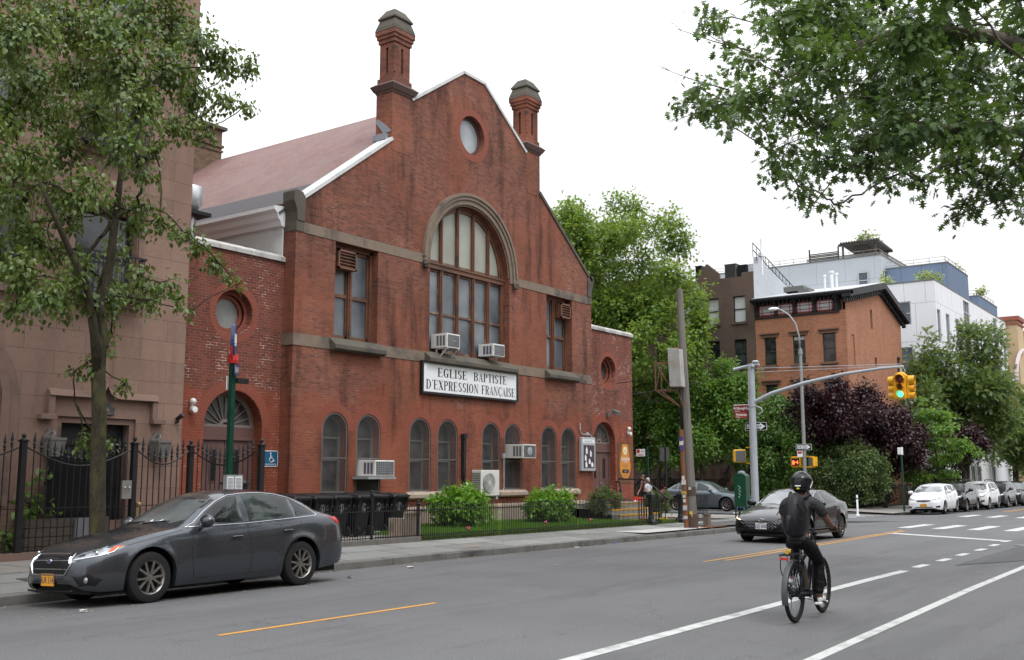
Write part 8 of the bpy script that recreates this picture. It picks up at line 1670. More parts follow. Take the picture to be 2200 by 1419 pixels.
def pedsignal(lb, X, y0, y1, z0, z1, face, pole_y):
    t = thing('pedestrian_signal', lb, 'pedestrian signal', (X, (y0+y1)/2, z0), 'pedestrian signals at the corner'); mb = MB()
    for z in (z0-.03, z1+.03): mb.bar((X, min(y0, y1), z), (X, pole_y, z), .04)
    mb.build('bracket', m_yellow, t); return t
t = pedsignal('yellow pedestrian signal seen from the side on the mast pole', SX, 16.75, 17.35, 2.18, 2.75, 0, SY)
M4 = Matrix.Translation((SX, 17.02, 2.18)) @ Matrix.Rotation(math.radians(-55), 4, 'Z'); mb = MB(); mb.bbox(M4, -.23, .23, -.12, .14, 0, .52); mb.bbox(M4, -.25, -.0, -.14, .20, .02, .50); mb.build('housing', m_yellow, t, bevel=.03)
mb = MB(); mb.bbox(M4, -.20, .20, -.15, -.12, .04, .48); mb.build('screen', mat('signal_screen', (.10, .10, .10), .5, var=.2, scale=20), t)
# green relay mailbox
t = thing('relay_mailbox', 'dark green relay mailbox with pale scrawl beside the mast pole', 'mailbox', (SX+.3, 17.2, sz)); mx0, mx1, my0, my1 = SX+.1, SX+.55, 16.85, 17.35
mb = MB(); mb.box(mx0, mx1, my0, my1, sz+.45, 1.60); mb.prism([(my0, 1.6), (my1, 1.6), (my1, 1.64), (my1-.12, 1.74), (my0+.12, 1.74), (my0, 1.64)], lambda u, v, w: (w, u, v), mx0, mx1); mb.build('body', mat('mailbox_green', (.004, .065, .032), .4, var=.1), t, bevel=.02)
mb = MB()
for x in (mx0+.03, mx1-.03):
    for y in (my0+.03, my1-.03): mb.bar((x, y, sz), (x, y, sz+.46), .05)
mb.build('legs', m_dgreen, t)
mb = MB(); mb.tube([(mx0-.005, 17.12+.06*math.sin(k*1.9)-.0*k, .75+k*.045) for k in range(12)], .012, 4); mb.build('graffiti', mat('pale_marker', (.35, .45, .38), .7), t); mb = MB(); mb.ball((SX+.3, 17.1, 1.74), .16, 12, sz=.7); mb.build('dome', mat('pale_dome', (.25, .34, .36), .3), t, smooth=True)
# lamppost
LX_, LY_ = 55.0, 19.95; lz_ = G(LX_)+KH
t = thing('street_lamp', 'tall grey lamppost with curved arm before the orange brick house', 'street lamp', (LX_, LY_, lz_))
mb = MB(); mb.tube([(LX_, LY_, lz_), (LX_, LY_, 1.0), (LX_, LY_, 8.6)], [.13, .11, .085], 12); mb.tube([(LX_, LY_, 8.25), (LX_, LY_, 8.5)], .12, 12); mb.build('pole', mat('dull_galvanised', (.25, .255, .25), .6, .3, var=.2), t, smooth=True, auto=40)
mb = MB(); mb.tube([(LX_, LY_, 8.3), (LX_, LY_+.04, 9.3), (LX_, LY_+.22, 10.0), (LX_, LY_+.55, 10.5), (LX_, LY_+1.0, 10.82), (LX_, LY_+1.2, 10.9)], .05, 8); mb.build('arm', mat('dull_galvanised', (.25, .255, .25)), t, smooth=True)
mb = MB(); mb.ball((LX_, LY_+1.45, 10.93), .33, 14, sx=.4, sz=.32); mb.build('luminaire', m_whitep, t, smooth=True)
oneway('smaller black one way sign on the lamppost', LX_-.13, 19.93, 3.16, .88, .32)
t = thing('parking_sign', 'small white and red sign under the one way sign on the lamppost', 'sign', (LX_-.13, 20.12, 2.85)); plate('plate', t, LX_-.14, 20.0, 20.3, 2.62, 2.95, m_whitep); plate('red_band', t, LX_-.145, 20.03, 20.27, 2.80, 2.92, mat('sign_red', (.45, .03, .03), .5), .004)
t = thing('pedestrian_signal', 'pedestrian signal with a lit red hand and number four on the lamppost', 'pedestrian signal', (LX_, 20.4, 2.15), 'pedestrian signals at the corner')
mb = MB(); mb.box(LX_-.12, LX_+.18, 20.16, 20.68, 2.12, 2.6); mb.bar((LX_, 19.4, 2.64), (LX_, 20.66, 2.64), .05); mb.bar((LX_, 19.4, 2.08), (LX_, 20.66, 2.08), .05); mb.build('housing', m_yellow, t)
mb = MB(); mb.box(LX_-.14, LX_-.12, 20.2, 20.64, 2.16, 2.56); mb.build('screen', m_rimd, t)
m_hand = mat('lit_orange_red', (1.0, .10, .03), .5, emit=2.5, var=0); mb = MB(); hx = LX_-.145; hy, hz = 20.53, 2.30
mb.prism([(hy-.06, hz-.08), (hy+.06, hz-.08), (hy+.075, hz+.04), (hy-.06, hz+.05)], lambda u, v, w: (hx+w, u, v), 0, .004)
for k in range(4): mb.box(hx, hx+.004, hy-.062+k*.035, hy-.036+k*.035, hz+.04, hz+.15-.02*abs(k-1.5))
mb.hexa([(hx, hy-.06, hz-.04), (hx+.004, hy-.06, hz-.04), (hx+.004, hy-.06, hz), (hx, hy-.06, hz), (hx, hy-.12, hz+.05), (hx+.004, hy-.12, hz+.05), (hx+.004, hy-.11, hz+.09), (hx, hy-.11, hz+.09)]); mb.build('hand_symbol', m_hand, t)
textmesh('4', .26, lambda x, y, z: (hx-.001, 20.32-x, 2.25+y), bold=.006).build('digit', m_hand, t)
t = thing('pedestrian_signal', 'pedestrian signal facing the other street on the lamppost', 'pedestrian signal', (LX_, 19.55, 2.15), 'pedestrian signals at the corner'); mb = MB(); M5 = Matrix.Translation((LX_, 19.55, 2.12)) @ Matrix.Rotation(math.radians(-30), 4, 'Z'); mb.bbox(M5, -.05, .25, -.16, .2, 0, .5); mb.build('housing', m_yellow, t); mb = MB(); mb.bbox(M5, -.08, -.05, -.13, .17, .04, .46); mb.build('screen', mat('signal_screen', (.10, .10, .10)), t)
def signpole(lb, x, y, zt, face=True, plates=()):
    t = thing('sign_post', lb, 'sign post', (x, y, G(x)+.08)); mb = MB(); mb.box(x-.035, x+.035, y-.04, y+.04, G(x)+.05, zt); mb.build('post', m_dgreen if face else m_fdark, t)
    return t
t = signpole('green post with a white and red parking sign beyond the steps', 42.4, 22.82, 2.98); plate('plate', t, 42.33, 22.9, 23.36, 2.52, 2.86, m_whitep); plate('red_symbol', t, 42.325, 23.18, 23.33, 2.68, 2.84, mat('sign_red', (.45, .03, .03)), .004); plate('red_arrow', t, 42.325, 22.98, 23.28, 2.57, 2.60, mat('sign_red', (.45, .03, .03)), .004)
textmesh('NO PARKING', .06, lambda x, y, z: (42.322, 23.05-x, 2.74+y)).build('lettering', mat('sign_red', (.45, .03, .03)), t)
t = signpole('dark post with the grey back of a sign before the brown stoops', 42.4, 21.88, 2.95, False); plate('plate', t, 42.37, 21.70, 22.16, 2.3, 2.92, mat('sign_back', (.11, .12, .12), .6, .3))
t = signpole('thin green parking sign post beside the white hatchback', 55.6, 14.98, 3.0); mb = MB(); mb.box(55.45, 55.75, 14.93, 14.95, 2.7, 3.1); mb.box(55.54, 55.56, 14.95, 15.15, 2.72, 3.08); mb.build('plate', m_whitep, t)
t = thing('delineator_post', 'white flexible marker post on the cross street corner', 'bollard', (51, 15.95, -.25)); mb = MB(); mb.lathe([(.1, -.3), (.1, -.26), (.05, -.24), (.045, .66), (.02, .7)], Matrix.Translation((51, 15.95, 0)), 12); mb.build('post', m_whitep, t, smooth=True, auto=40); mb = MB(); mb.lathe([(.05, .48), (.05, .56)], Matrix.Translation((51, 15.95, 0)), 12); mb.build('reflector_band', m_casing, t)
# corner garden fences
for i, (a, b, lb) in enumerate((((57.7, 18.0), (74.0, 17.6), 'black garden fence along the far pavement behind the parked cars'), ((57.6, 18.0), (57.6, 25.4), 'black garden fence along the cross street by the weeping tree'))):
    t = thing('garden_fence', lb, 'fence', (a[0], a[1], -.3), 'garden fences at the far corner'); mb = MB(); L = math.hypot(b[0]-a[0], b[1]-a[1]); n = int(L/.14)
    for k in range(n+1): x, y = a[0]+(b[0]-a[0])*k/n, a[1]+(b[1]-a[1])*k/n; mb.bar((x, y, -.45), (x, y, 1.1), .02)
    for z in (-.15, .95): mb.bar((a[0], a[1], z), (b[0], b[1], z), .04)
    mb.build('pickets', m_black, t)
# overhead wires
for i, (p, q, sag, r, lb) in enumerate((((31.5, 15.6, 5.75), (36.9, 21.3, 5.45), .25, .012, 'thin black service cable from the leaning pole to the church wing'), ((33.2, 20.85, 5.5), (38.5, 21.6, 5.35), .35, .010, 'thin cable drooping across the right wing of the church'), ((39.5, 16.4, 5.95), (38.6, 24.0, 5.0), .2, .010, 'thin cable from the mast pole to the side of the church'))):
    P, Q = Vector(p), Vector(q); mb = MB(); mb.tube([P.lerp(Q, k/12)+Vector((0, 0, -sag*4*(k/12)*(1-k/12))) for k in range(13)], r, 4); mb.build('overhead_cable', m_black, None, lb, 'cable', group='overhead cables')
# litter and fallen leaves in the gutter
for i, (x, y, w, h, lb, c) in enumerate(((7.9, 12.6, .13, .05, 'crumpled white paper on the road beside the front wheel', (.6, .6, .58)), (13.2, 13.0, .16, .06, 'white paper scrap on the road behind the dark grey sedan', (.62, .62, .6)), (15.5, 13.6, .22, .08, 'white crumpled wrapper near the kerb beyond the sedan', (.6, .6, .6)), (22.8, 14.35, .2, .06, 'white scrap lying in the gutter before the lawn', (.6, .6, .6)), (16.6, 10.9, .08, .03, 'tiny white scrap in the middle of the lane', (.6, .6, .6)))):
    mb = MB(); z = G(x)-(max(0, y-11.4)*.0424)+.006; rs = random.Random(i)
    for k in range(4): a = rs.uniform(0, 6); mb.add([(x+w*.5*math.cos(a+j*1.6)*rs.uniform(.6, 1), y+h*math.sin(a+j*1.6)*rs.uniform(.6, 1.2), z+rs.uniform(0, .03)) for j in range(4)], [(0, 1, 2, 3)])
    mb.build('litter', mat('litter_paper', (.6, .6, .58), .8), None, lb, 'litter', group='paper litter on the road')
rg = np.random.default_rng(8); n = 900; P = np.stack([rg.uniform(4, 40, n), 14.66-np.abs(rg.normal(0, .14, n)), np.zeros(n)], 1); P[:150, 1] = rg.uniform(14.9, 17, 150); P[150:320, 0] = rg.uniform(6, 13, 170); P[150:320, 1] = rg.uniform(12.3, 14.6, 170)
P[:, 2] = [G(a)+(-(b-11.4)*.0424 if b < 14.7 else (b-14.88)*.046+.005)+.012 for a, b in P[:, :2]]
D = rg.normal(size=(n, 3)); D[:, 2] *= .1; N = rg.normal(size=(n, 3))*.2; N[:, 2] = 1
o = leafmesh('fallen_leaves', P, D, N, rg.uniform(.02, .055, n), 'dia', mat('dry_leaves', (.22, .17, .07), .8, var=.5, scale=15), None); tag(o, kind='stuff')
# ============================================================ CYCLIST AND PEDESTRIANS
def skin(name, chains, m, parent, sub=2, loc=None):
    """chains: lists of (x, y, z, radius[, radius2]); points with equal coordinates are welded"""
    vs, es, rs_, key = [], [], [], {}
    for ch in chains:
        prev = None
        for p in ch:
            k = tuple(round(v, 4) for v in p[:3])
            if k not in key: key[k] = len(vs); vs.append(p[:3]); rs_.append((p[3], p[4] if len(p) > 4 else p[3]))
            if prev is not None and prev != key[k]: es.append((prev, key[k]))
            prev = key[k]
    me = bpy.data.meshes.new(name); me.from_pydata(vs, es, []); o = bpy.data.objects.new(name, me); S.collection.objects.link(o)
    sk = o.modifiers.new('skin', 'SKIN'); sk.use_smooth_shade = True
    for i, r in enumerate(rs_): me.skin_vertices[0].data[i].radius = r; me.skin_vertices[0].data[i].use_root = (i == 0)
    ss = o.modifiers.new('sub', 'SUBSURF'); ss.levels = sub; ss.render_levels = sub
    dg = bpy.context.evaluated_depsgraph_get(); m2 = bpy.data.meshes.new_from_object(o.evaluated_get(dg)); bpy.data.objects.remove(o)
    m2.shade_smooth(); m2.materials.clear(); m2.materials.append(m); q = bpy.data.objects.new(name, m2); S.collection.objects.link(q); q.parent = parent
    return q
m_skin = mat('brown_skin', (.16, .075, .045), .55, var=.1); m_skin2 = mat('light_skin', (.42, .22, .15), .55, var=.08)
m_shirt = mat('charcoal_shirt', (.045, .045, .048), .85, var=.25, scale=18, bump=1.0, bs=11); m_jean = mat('black_trousers', (.007, .007, .008), .8, var=.3, scale=15, bump=1.0, bs=12); m_pack = mat('black_nylon', (.012, .012, .016), .42, var=.35, scale=20, bump=.4, bs=40)
m_shoe = mat('white_trainers', (.68, .68, .69), .6, var=.06, scale=12); m_helm = mat('matt_black_helmet', (.014, .015, .017), .32, var=.2, coat=.3)
BO = (12.06, 4.56, 0.0)
# ---- bicycle
bk = thing('electric_bicycle', 'dark electric bicycle with rear rack and red tail light under the rider', 'bicycle', (0, 0, 0))
R = .35
for ax, nm in ((0, 'rear'), (1.08, 'front')):
    T = Matrix.Translation((ax, 0, R)) @ Matrix.Rotation(PI/2, 4, 'X'); mb = MB(); n = 40; k = 10; vs = []
    for i in range(n):
        a = 2*PI*i/n
        for j in range(k): b = 2*PI*j/k; rr = R-.027+.027*math.cos(b); vs.append((ax+rr*math.cos(a), .025*math.sin(b), R+rr*math.sin(a)))
    mb.add(vs, [(i*k+j, ((i+1) % n)*k+j, ((i+1) % n)*k+(j+1) % k, i*k+(j+1) % k) for i in range(n) for j in range(k)]); w = mb.build('wheel', m_tyre, bk, smooth=True)
    mb = MB(); mb.lathe([(R-.052, -.012), (R-.065, -.01), (R-.065, .01), (R-.052, .012)], T, 36, cap=False); mb.build('rim', m_trim, w)
    mb = MB()
    for i in range(28): a = 2*PI*i/28; s_ = .028 if i % 2 else -.028; mb.tube([(ax+.03*math.cos(a+.5), s_, R+.03*math.sin(a+.5)), (ax+(R-.06)*math.cos(a), 0, R+(R-.06)*math.sin(a))], .0016, 3, cap=False)
    mb.build('spokes', m_steel, w); mb = MB(); mb.lathe([(.02, -.06), (.055 if ax < .5 else .03, -.035), (.055 if ax < .5 else .03, .035), (.02, .06)], T, 16); mb.lathe([(.09, -.045), (.09, -.042)], T, 24); mb.build('hub', m_trim, w)
mb = MB(); BBX, BBZ = .45, .30
mb.tube([(.84, 0, .98), (.80, 0, .86)], .022, 10); mb.tube([(.82, 0, .90), (BBX+.02, 0, BBZ)], [.034, .036], 10); mb.tube([(BBX, 0, BBZ), (.33, 0, .72)], .020, 10); mb.tube([(.335, 0, .70), (.80, 0, .90)], .02, 10)
for s_ in (1, -1): mb.tube([(BBX, s_*.04, BBZ), (0, s_*.06, R)], .012, 6); mb.tube([(.34, s_*.02, .68), (0, s_*.06, R)], .010, 6)
mb.lathe([(.045, -.06), (.045, .06)], Matrix.Translation((BBX, 0, BBZ)) @ Matrix.Rotation(PI/2, 4, 'X'), 16); mb.build('frame', mat('dark_frame_paint', (.02, .022, .032), .35, .4), bk, smooth=True, auto=40)
mb = MB(); mb.tube([(.43, 0, .36), (.345, 0, .64)], .045, 10); mb.build('battery', mat('battery_brown', (.07, .055, .035), .5), bk, smooth=True, auto=40)
mb = MB()
for s_ in (1, -1): mb.tube([(.82, s_*.03, .86), (.87, s_*.055, .72), (1.08, s_*.055, R)], [.018, .018, .013], 8)
mb.build('fork', m_trim, bk, smooth=True)
mb = MB(); mb.tube([(.84, 0, .96), (.80, 0, 1.03), (.78, 0, 1.05)], .016, 8); mb.tube([(.70, .31, 1.065), (.76, .2, 1.07), (.79, .08, 1.05), (.79, -.08, 1.05), (.76, -.2, 1.07), (.70, -.31, 1.065)], .012, 8); mb.build('handlebar', m_trim, bk, smooth=True)
for s_ in (1, -1): mb = MB(); mb.tube([(.72, s_*.24, 1.067), (.69, s_*.335, 1.063)], .019, 8); mb.tube([(.79, s_*.16, 1.10), (.82, s_*.24, 1.07)], .007, 5); mb.build('grip', m_tyre, bk, smooth=True)
mb = MB(); mb.ball((.86, 0, 1.0), .035, 10); mb.build('headlamp', m_trim, bk)
mb = MB(); mb.hexa([(.06, -.085, .90), (.06, .085, .90), (.36, .02, .91), (.36, -.02, .91), (.05, -.09, .945), (.05, .09, .945), (.37, .022, .94), (.37, -.022, .94)]); mb.build('saddle', m_pack, bk, bevel=.02)
mb = MB(); mb.tube([(.325, 0, .72), (.26, 0, .91)], .014, 8); mb.build('seat_post', m_steel, bk, smooth=True)
mb = MB()
for a in (math.radians(d) for d in range(100, 196, 8)): pass
P_ = [( (R+.03)*math.cos(math.radians(d)), R+(R+.03)*math.sin(math.radians(d))) for d in range(62, 205, 8)]; vs = []
for x, z in P_:
    for j, (y, dz) in enumerate(((-.034, -.02), (-.022, 0), (.022, 0), (.034, -.02))): vs.append((x*(1+dz), y, R+(z-R)*(1+dz*1.2)))
mb.add(vs, [(i*4+j, i*4+4+j, i*4+5+j, i*4+1+j) for i in range(len(P_)-1) for j in range(3)]); mb.build('mudguard', mat('grey_mudguard', (.06, .065, .07), .5), bk, smooth=True)
mb = MB()
for s_ in (1, -1): mb.tube([(-.30, s_*.07, .80), (.22, s_*.07, .80)], .007, 6); mb.tube([(-.24, s_*.075, .80), (-.20, s_*.09, .62), (-.0, s_*.07, R)], .006, 5); mb.tube([(.0, s_*.075, .80), (0, s_*.07, R)], .006, 5)
for x in (-.30, -.15, 0, .12): mb.tube([(x, -.07, .80), (x, .07, .80)], .006, 5)
mb.tube([(-.30, -.07, .80), (-.32, 0, .80), (-.30, .07, .80)], .007, 6); mb.build('rear_rack', m_trim, bk, smooth=True)
mb = MB(); mb.box(-.335, -.315, -.05, .05, .745, .775); mb.build('tail_light', mat('red_tail_lens', (.45, .03, .02), .3), bk, bevel=.004)
mb = MB(); mb.tube([(-.22, .0, .83), (-.08, .02, .83)], .025, 8); mb.build('yellow_lock', mat('yellow_strap', (.50, .30, .02), .6), bk)
mb = MB(); mb.lathe([(.085, -.085), (.085, -.08)], Matrix.Translation((BBX, 0, BBZ)) @ Matrix.Rotation(PI/2, 4, 'X'), 24); mb.tube([(BBX, -.075, BBZ), (BBX+.13, -.095, BBZ-.11)], .011, 6); mb.tube([(BBX, .075, BBZ), (BBX-.13, .095, BBZ+.11)], .011, 6); mb.tube([(BBX, -.078, BBZ+.08), (0, -.062, R+.04)], .004, 4); mb.tube([(BBX, -.078, BBZ-.08), (0.02, -.062, R-.05)], .004, 4); mb.tube([(0.03, -.065, R-.03), (.05, -.065, R-.12)], .012, 5); mb.build('crankset', m_trim, bk)
for s_, px, pz in ((-1, BBX+.13, BBZ-.11), (1, BBX-.13, BBZ+.11)): mb = MB(); mb.box(px-.045, px+.045, min(s_*.10, s_*.19), max(s_*.10, s_*.19), pz-.012, pz+.012); mb.build('pedal', m_trim, bk)
mb = MB(); mb.tube([(.1, .07, .33), (.16, .10, .1)], .008, 5); mb.build('kickstand', m_steel, bk)
# ---- rider: one continuous body, clothes over it
rd = thing('person', 'cyclist in black helmet, charcoal shirt and black backpack, seen from behind', 'person', (0, 0, 0))
def arm(s_): return [(.36, 0, 1.43, .085, .10), (.365, s_*.10, 1.46, .075), (.37, s_*.19, 1.44, .062), (.46, s_*.245, 1.30, .050), (.56, s_*.275, 1.19, .043), (.64, s_*.285, 1.15, .034), (.70, s_*.288, 1.135, .026, .034), (.735, s_*.29, 1.125, .022, .036)]
fing = []
for s_ in (1, -1):
    for k, l in enumerate((.92, 1.05, 1.0, .85)):
        y = s_*(.262+.021*k); fing.append([(.735, s_*.29, 1.125, .022, .036), (.745, y, 1.128, .0105), (.752, y, 1.115, .0095), (.748-.01*l, y, 1.088, .0085), (.722, y, 1.078, .0075)])
    fing.append([(.70, s_*.288, 1.135, .026, .034), (.705, s_*.262, 1.118, .012), (.718, s_*.243, 1.098, .010), (.735, s_*.24, 1.085, .009)])
def leg(s_, kn, an, toe): return [(.20, 0, .99, .07, .08), (.215, s_*.095, .975, .06), tuple(kn)+(.05,), tuple(an)+(.040,), tuple(toe[0])+(.036,), tuple(toe[1])+(.028,)]
LR = ((.60, -.125, .70), (.52, -.13, .325), ((.56, -.135, .245), (.66, -.14, .235))); LL = ((.60, .135, .92), (.35, .13, .54), ((.37, .135, .46), (.47, .14, .445)))
chains = [[(.20, 0, .99, .07, .08), (.24, 0, 1.12, .085, .11), (.30, 0, 1.28, .10, .13), (.36, 0, 1.43, .085, .10), (.385, 0, 1.52, .048), (.415, 0, 1.60, .062), (.435, 0, 1.67, .082, .075), (.43, 0, 1.74, .078, .07)]]
chains += [arm(1), arm(-1)] + fing + [leg(-1, *LR), leg(1, *LL)]
skin('body', chains, m_skin, rd, 2)
def sleeve(s_): return [(.355, 0, 1.42, .115, .145), (.36, s_*.11, 1.45, .10), (.37, s_*.195, 1.435, .082), (.43, s_*.235, 1.34, .072), (.475, s_*.252, 1.285, .068)]
skin('shirt', [[(.17, 0, .93, .135, .17), (.20, 0, 1.0, .13, .165), (.24, 0, 1.12, .125, .15), (.29, 0, 1.28, .13, .165), (.355, 0, 1.42, .115, .145), (.385, 0, 1.50, .066)], sleeve(1), sleeve(-1)], m_shirt, rd, 2)
def troul(s_, kn, an): k, a = Vector(kn), Vector(an); h = Vector((.225, s_*.095, .965)); m1 = h.lerp(k, .5); m2 = k.lerp(a, .5); return [(.20, 0, .97, .115, .135), tuple(h)+(.105,), tuple(m1)+(.094,), tuple(k)+(.076,), tuple(m2)+(.068,), tuple(k.lerp(a, .98))+(.062,), tuple(k.lerp(a, 1.06))+(.058,)]
skin('trousers', [troul(-1, *LR[:2]), troul(1, *LL[:2]), [(.20, 0, .97, .115, .135), (.20, 0, 1.04, .10, .13)]], m_jean, rd, 2)
for s_, L in ((-1, LR), (1, LL)):
    a, t0, t1 = Vector(L[1]), Vector(L[2][0]), Vector(L[2][1])
    skin('shoe', [[(t0.x-.075, t0.y, t0.z-.005, .038, .042), (t0.x-.01, t0.y, t0.z-.005, .042, .042), (t0.x+.06, t0.y, t0.z-.015, .036, .046), (t0.x+.14, t0.y, t0.z-.022, .026, .042), (t0.x+.185, t0.y, t0.z-.026, .018, .030)], [(t0.x-.01, t0.y, t0.z-.005, .042, .042), tuple(a.lerp(t0, .6))+(.040,)]], m_shoe, rd, 2)
    mb = MB(); mb.hexa([(t0.x-.115, t0.y-.04, t0.z-.068), (t0.x+.20, t0.y-.034, t0.z-.068), (t0.x+.20, t0.y+.034, t0.z-.068), (t0.x-.115, t0.y+.04, t0.z-.068), (t0.x-.11, t0.y-.043, t0.z-.038), (t0.x+.205, t0.y-.036, t0.z-.045), (t0.x+.205, t0.y+.036, t0.z-.045), (t0.x-.11, t0.y+.043, t0.z-.038)]); mb.build('sole', m_whitep, rd, bevel=.01)
for s_ in (1, -1): skin('glove', [[(.66, s_*.287, 1.145, .034), (.70, s_*.288, 1.137, .032, .040), (.74, s_*.29, 1.122, .030, .046), (.75, s_*.29, 1.10, .022, .046)]], m_pack, rd, 2)
# helmet: shell, visor edge, rear vents and reflective decals
mb = MB(); hc = Vector((.42, 0, 1.705)); n, mm = 28, 18; vs = []
for i in range(mm+1):
    th = PI*i/mm
    for k in range(n):
        a = 2*PI*k/n; d = Vector((math.sin(th)*math.cos(a), math.sin(th)*math.sin(a), math.cos(th))); r = Vector((.155, .132, .145))
        low = d.z < -.55; p = Vector((hc.x+d.x*r.x*(1.04 if d.x < 0 else 1), hc.y+d.y*r.y, hc.z+max(d.z, -.92)*r.z*(1 if d.z > 0 else 1.05)))
        if d.x < -.2 and d.z < 0: p.x -= .012*(-d.z)
        vs.append(p)
mb.add(vs, [(i*n+k, i*n+(k+1) % n, (i+1)*n+(k+1) % n, (i+1)*n+k) for i in range(mm) for k in range(n)]); h = mb.build('helmet', m_helm, rd, smooth=True)
mb = MB(); mb.tube([(hc.x+.158*math.cos(a)*-1.06, hc.y+.136*math.sin(a), hc.z+.035+.02*math.cos(a)) for a in [math.radians(d) for d in range(-95, 96, 10)]], .004, 5); mb.tube([(hc.x-.162*math.cos(a), hc.y+.136*math.sin(a), hc.z-.085) for a in [math.radians(d) for d in range(-95, 96, 10)]], .008, 5); mb.build('helmet_ridge', m_trim, h)
mb = MB(); mb.box(hc.x-.176, hc.x-.155, -.04, .03, hc.z-.052, hc.z-.036); mb.build('reflector', m_whitep, h, bevel=.004); mb = MB(); mb.ball((hc.x-.168, -.008, hc.z-.075), .016, 8, sx=.3, sy=1.3, sz=.8); mb.build('decal', mat('yellow_decal', (.6, .5, .02), .5), h)
mb = MB(); mb.tube([(hc.x+.02, -.134, hc.z+.01), (hc.x-.06, -.126, hc.z-.07)], .005, 5); mb.build('side_marking', m_whitep, h)
# backpack
bp = thing('backpack', 'black backpack with a small red badge worn by the cyclist', 'backpack', (0, 0, 0))
skin('main_bag', [[(.12, 0, 1.02, .10, .20), (.11, 0, 1.12, .145, .24), (.13, 0, 1.26, .15, .235), (.16, 0, 1.40, .13, .21), (.20, 0, 1.50, .10, .16), (.23, 0, 1.56, .06, .10)]], m_pack, bp, 2)
skin('front_pocket', [[(-.005, 0, 1.05, .06, .17), (-.015, 0, 1.13, .07, .19), (-.005, 0, 1.23, .06, .18), (.02, 0, 1.29, .04, .15)]], m_pack, bp, 2)
mb = MB(); mb.tube([(-.02, -.17, 1.24), (-.05, 0, 1.29), (-.02, .17, 1.24)], .006, 5); mb.tube([(.02, -.19, 1.30), (.0, -.10, 1.43), (.04, 0, 1.48), (.0, .10, 1.43), (.02, .19, 1.30)], .006, 5); mb.tube([(.18, -.05, 1.53), (.17, -.02, 1.57), (.17, .02, 1.57), (.18, .05, 1.53)], .012, 6); mb.build('zips_and_loop', m_trim, bp)
mb = MB(); mb.box(.005, .03, -.022, .012, 1.36, 1.39); mb.build('badge', mat('red_badge', (.5, .03, .03), .5), bp)
for s_ in (1, -1): mb = MB(); mb.tube([(.24, s_*.10, 1.50), (.33, s_*.11, 1.565), (.42, s_*.115, 1.50), (.45, s_*.125, 1.36), (.36, s_*.16, 1.15), (.24, s_*.16, 1.06)], [.022, .026, .024, .018, .012, .01], 6); mb.build('shoulder_strap', m_pack, bp, smooth=True)
rd.scale = bp.scale = (1, 1, .96)
for o in (bk, rd, bp): o.location = BO; o.rotation_euler = (0, 0, math.radians(2.5))
# ---- pedestrians
def walker(lb, loc, rz, h, shirt, trou, hair, skinm, shoes, step=.16, bend=0.0, armf=0.1, bag=None, hairlong=False):
    t = thing('person', lb, 'person', (0, 0, 0)); k = h/1.75; f = lambda x, z: x + bend*max(0, z-.95)
    def P(x, y, z, *r): return (f(x, z)*k, y*k, z*k) + tuple(q*k for q in r)
    legs = lambda s_: [P(0, 0, .95, .10, .13), P(0, s_*.09, .90, .085), P(s_*step*.5, s_*.10, .50, .058), P(s_*step*.9, s_*.10, .09, .038), P(s_*step*.9+.10, s_*.105, .04, .03)]
    arm_ = lambda s_: [P(0, 0, 1.40, .09, .11), P(0, s_*.13, 1.42, .07), P(0, s_*.19, 1.38, .055), P(armf*.4, s_*.23, 1.10, .042), P(armf+.05, s_*.24, .88, .030), P(armf+.07, s_*.24, .80, .024, .034)]
    fg = [[P(armf+.07, s_*.24, .80, .024, .034), P(armf+.075, s_*(.225+.016*j), .76, .010), P(armf+.08, s_*(.225+.016*j), .71+.01*abs(j-1.5), .008)] for s_ in (1, -1) for j in range(4)] + [[P(armf+.05, s_*.24, .88, .030), P(armf+.10, s_*.215, .80, .011), P(armf+.12, s_*.205, .76, .009)] for s_ in (1, -1)]
    skin('body', [[P(0, 0, .95, .10, .13), P(0, 0, 1.15, .09, .12), P(0, 0, 1.40, .09, .11), P(.0, 0, 1.50, .05), P(.02, 0, 1.58, .065), P(.025, 0, 1.66, .085, .075), P(.01, 0, 1.70, .07)], legs(1), legs(-1), arm_(1), arm_(-1)] + fg, skinm, t, 1)
    skin('shirt', [[P(0, 0, .86, .12, .155), P(0, 0, .95, .12, .15), P(0, 0, 1.15, .11, .14), P(0, 0, 1.40, .105, .135), P(0, 0, 1.48, .06)], [P(0, 0, 1.40, .105, .135), P(0, .13, 1.42, .088), P(0, .195, 1.37, .072), P(.02, .22, 1.2, .06)], [P(0, 0, 1.40, .105, .135), P(0, -.13, 1.42, .088), P(0, -.195, 1.37, .072), P(.02, -.22, 1.2, .06)]], shirt, t, 1)
    skin('trousers', [[P(0, 0, .95, .11, .14)] + [P(0, s_*.09, .88, .10), P(s_*step*.5, s_*.10, .50, .075), P(s_*step*.9, s_*.10, .12, .058)] for s_ in (1, -1)], trou, t, 1)
    for s_ in (1, -1): skin('shoe', [[P(s_*step*.9-.05, s_*.10, .045, .04), P(s_*step*.9+.06, s_*.105, .04, .036, .042), P(s_*step*.9+.16, s_*.108, .03, .024, .036)]], shoes, t, 1)
    mb = MB(); mb.ball((f(-.015, 1.68)*k, 0, 1.70*k), .098*k, 12, sx=1.05, sy=.92, sz=.95 if not hairlong else 1.1); mb.build('hair', hair, t, smooth=True)
    mb = MB(); mb.ball((f(.115, 1.63)*k, 0, 1.63*k), .018*k, 6); mb.build('nose', skinm, t)
    if bag: mb = MB(); mb.box(-.15, .15, -.34, -.24, .75, 1.0); mb.tube([(0, -.28, 1.0), (0, -.1, 1.5), (.02, .1, 1.45)], .015, 5); mb.build('shoulder_bag', bag, t, bevel=.03)
    t.location = loc; t.rotation_euler = (0, 0, rz); return t
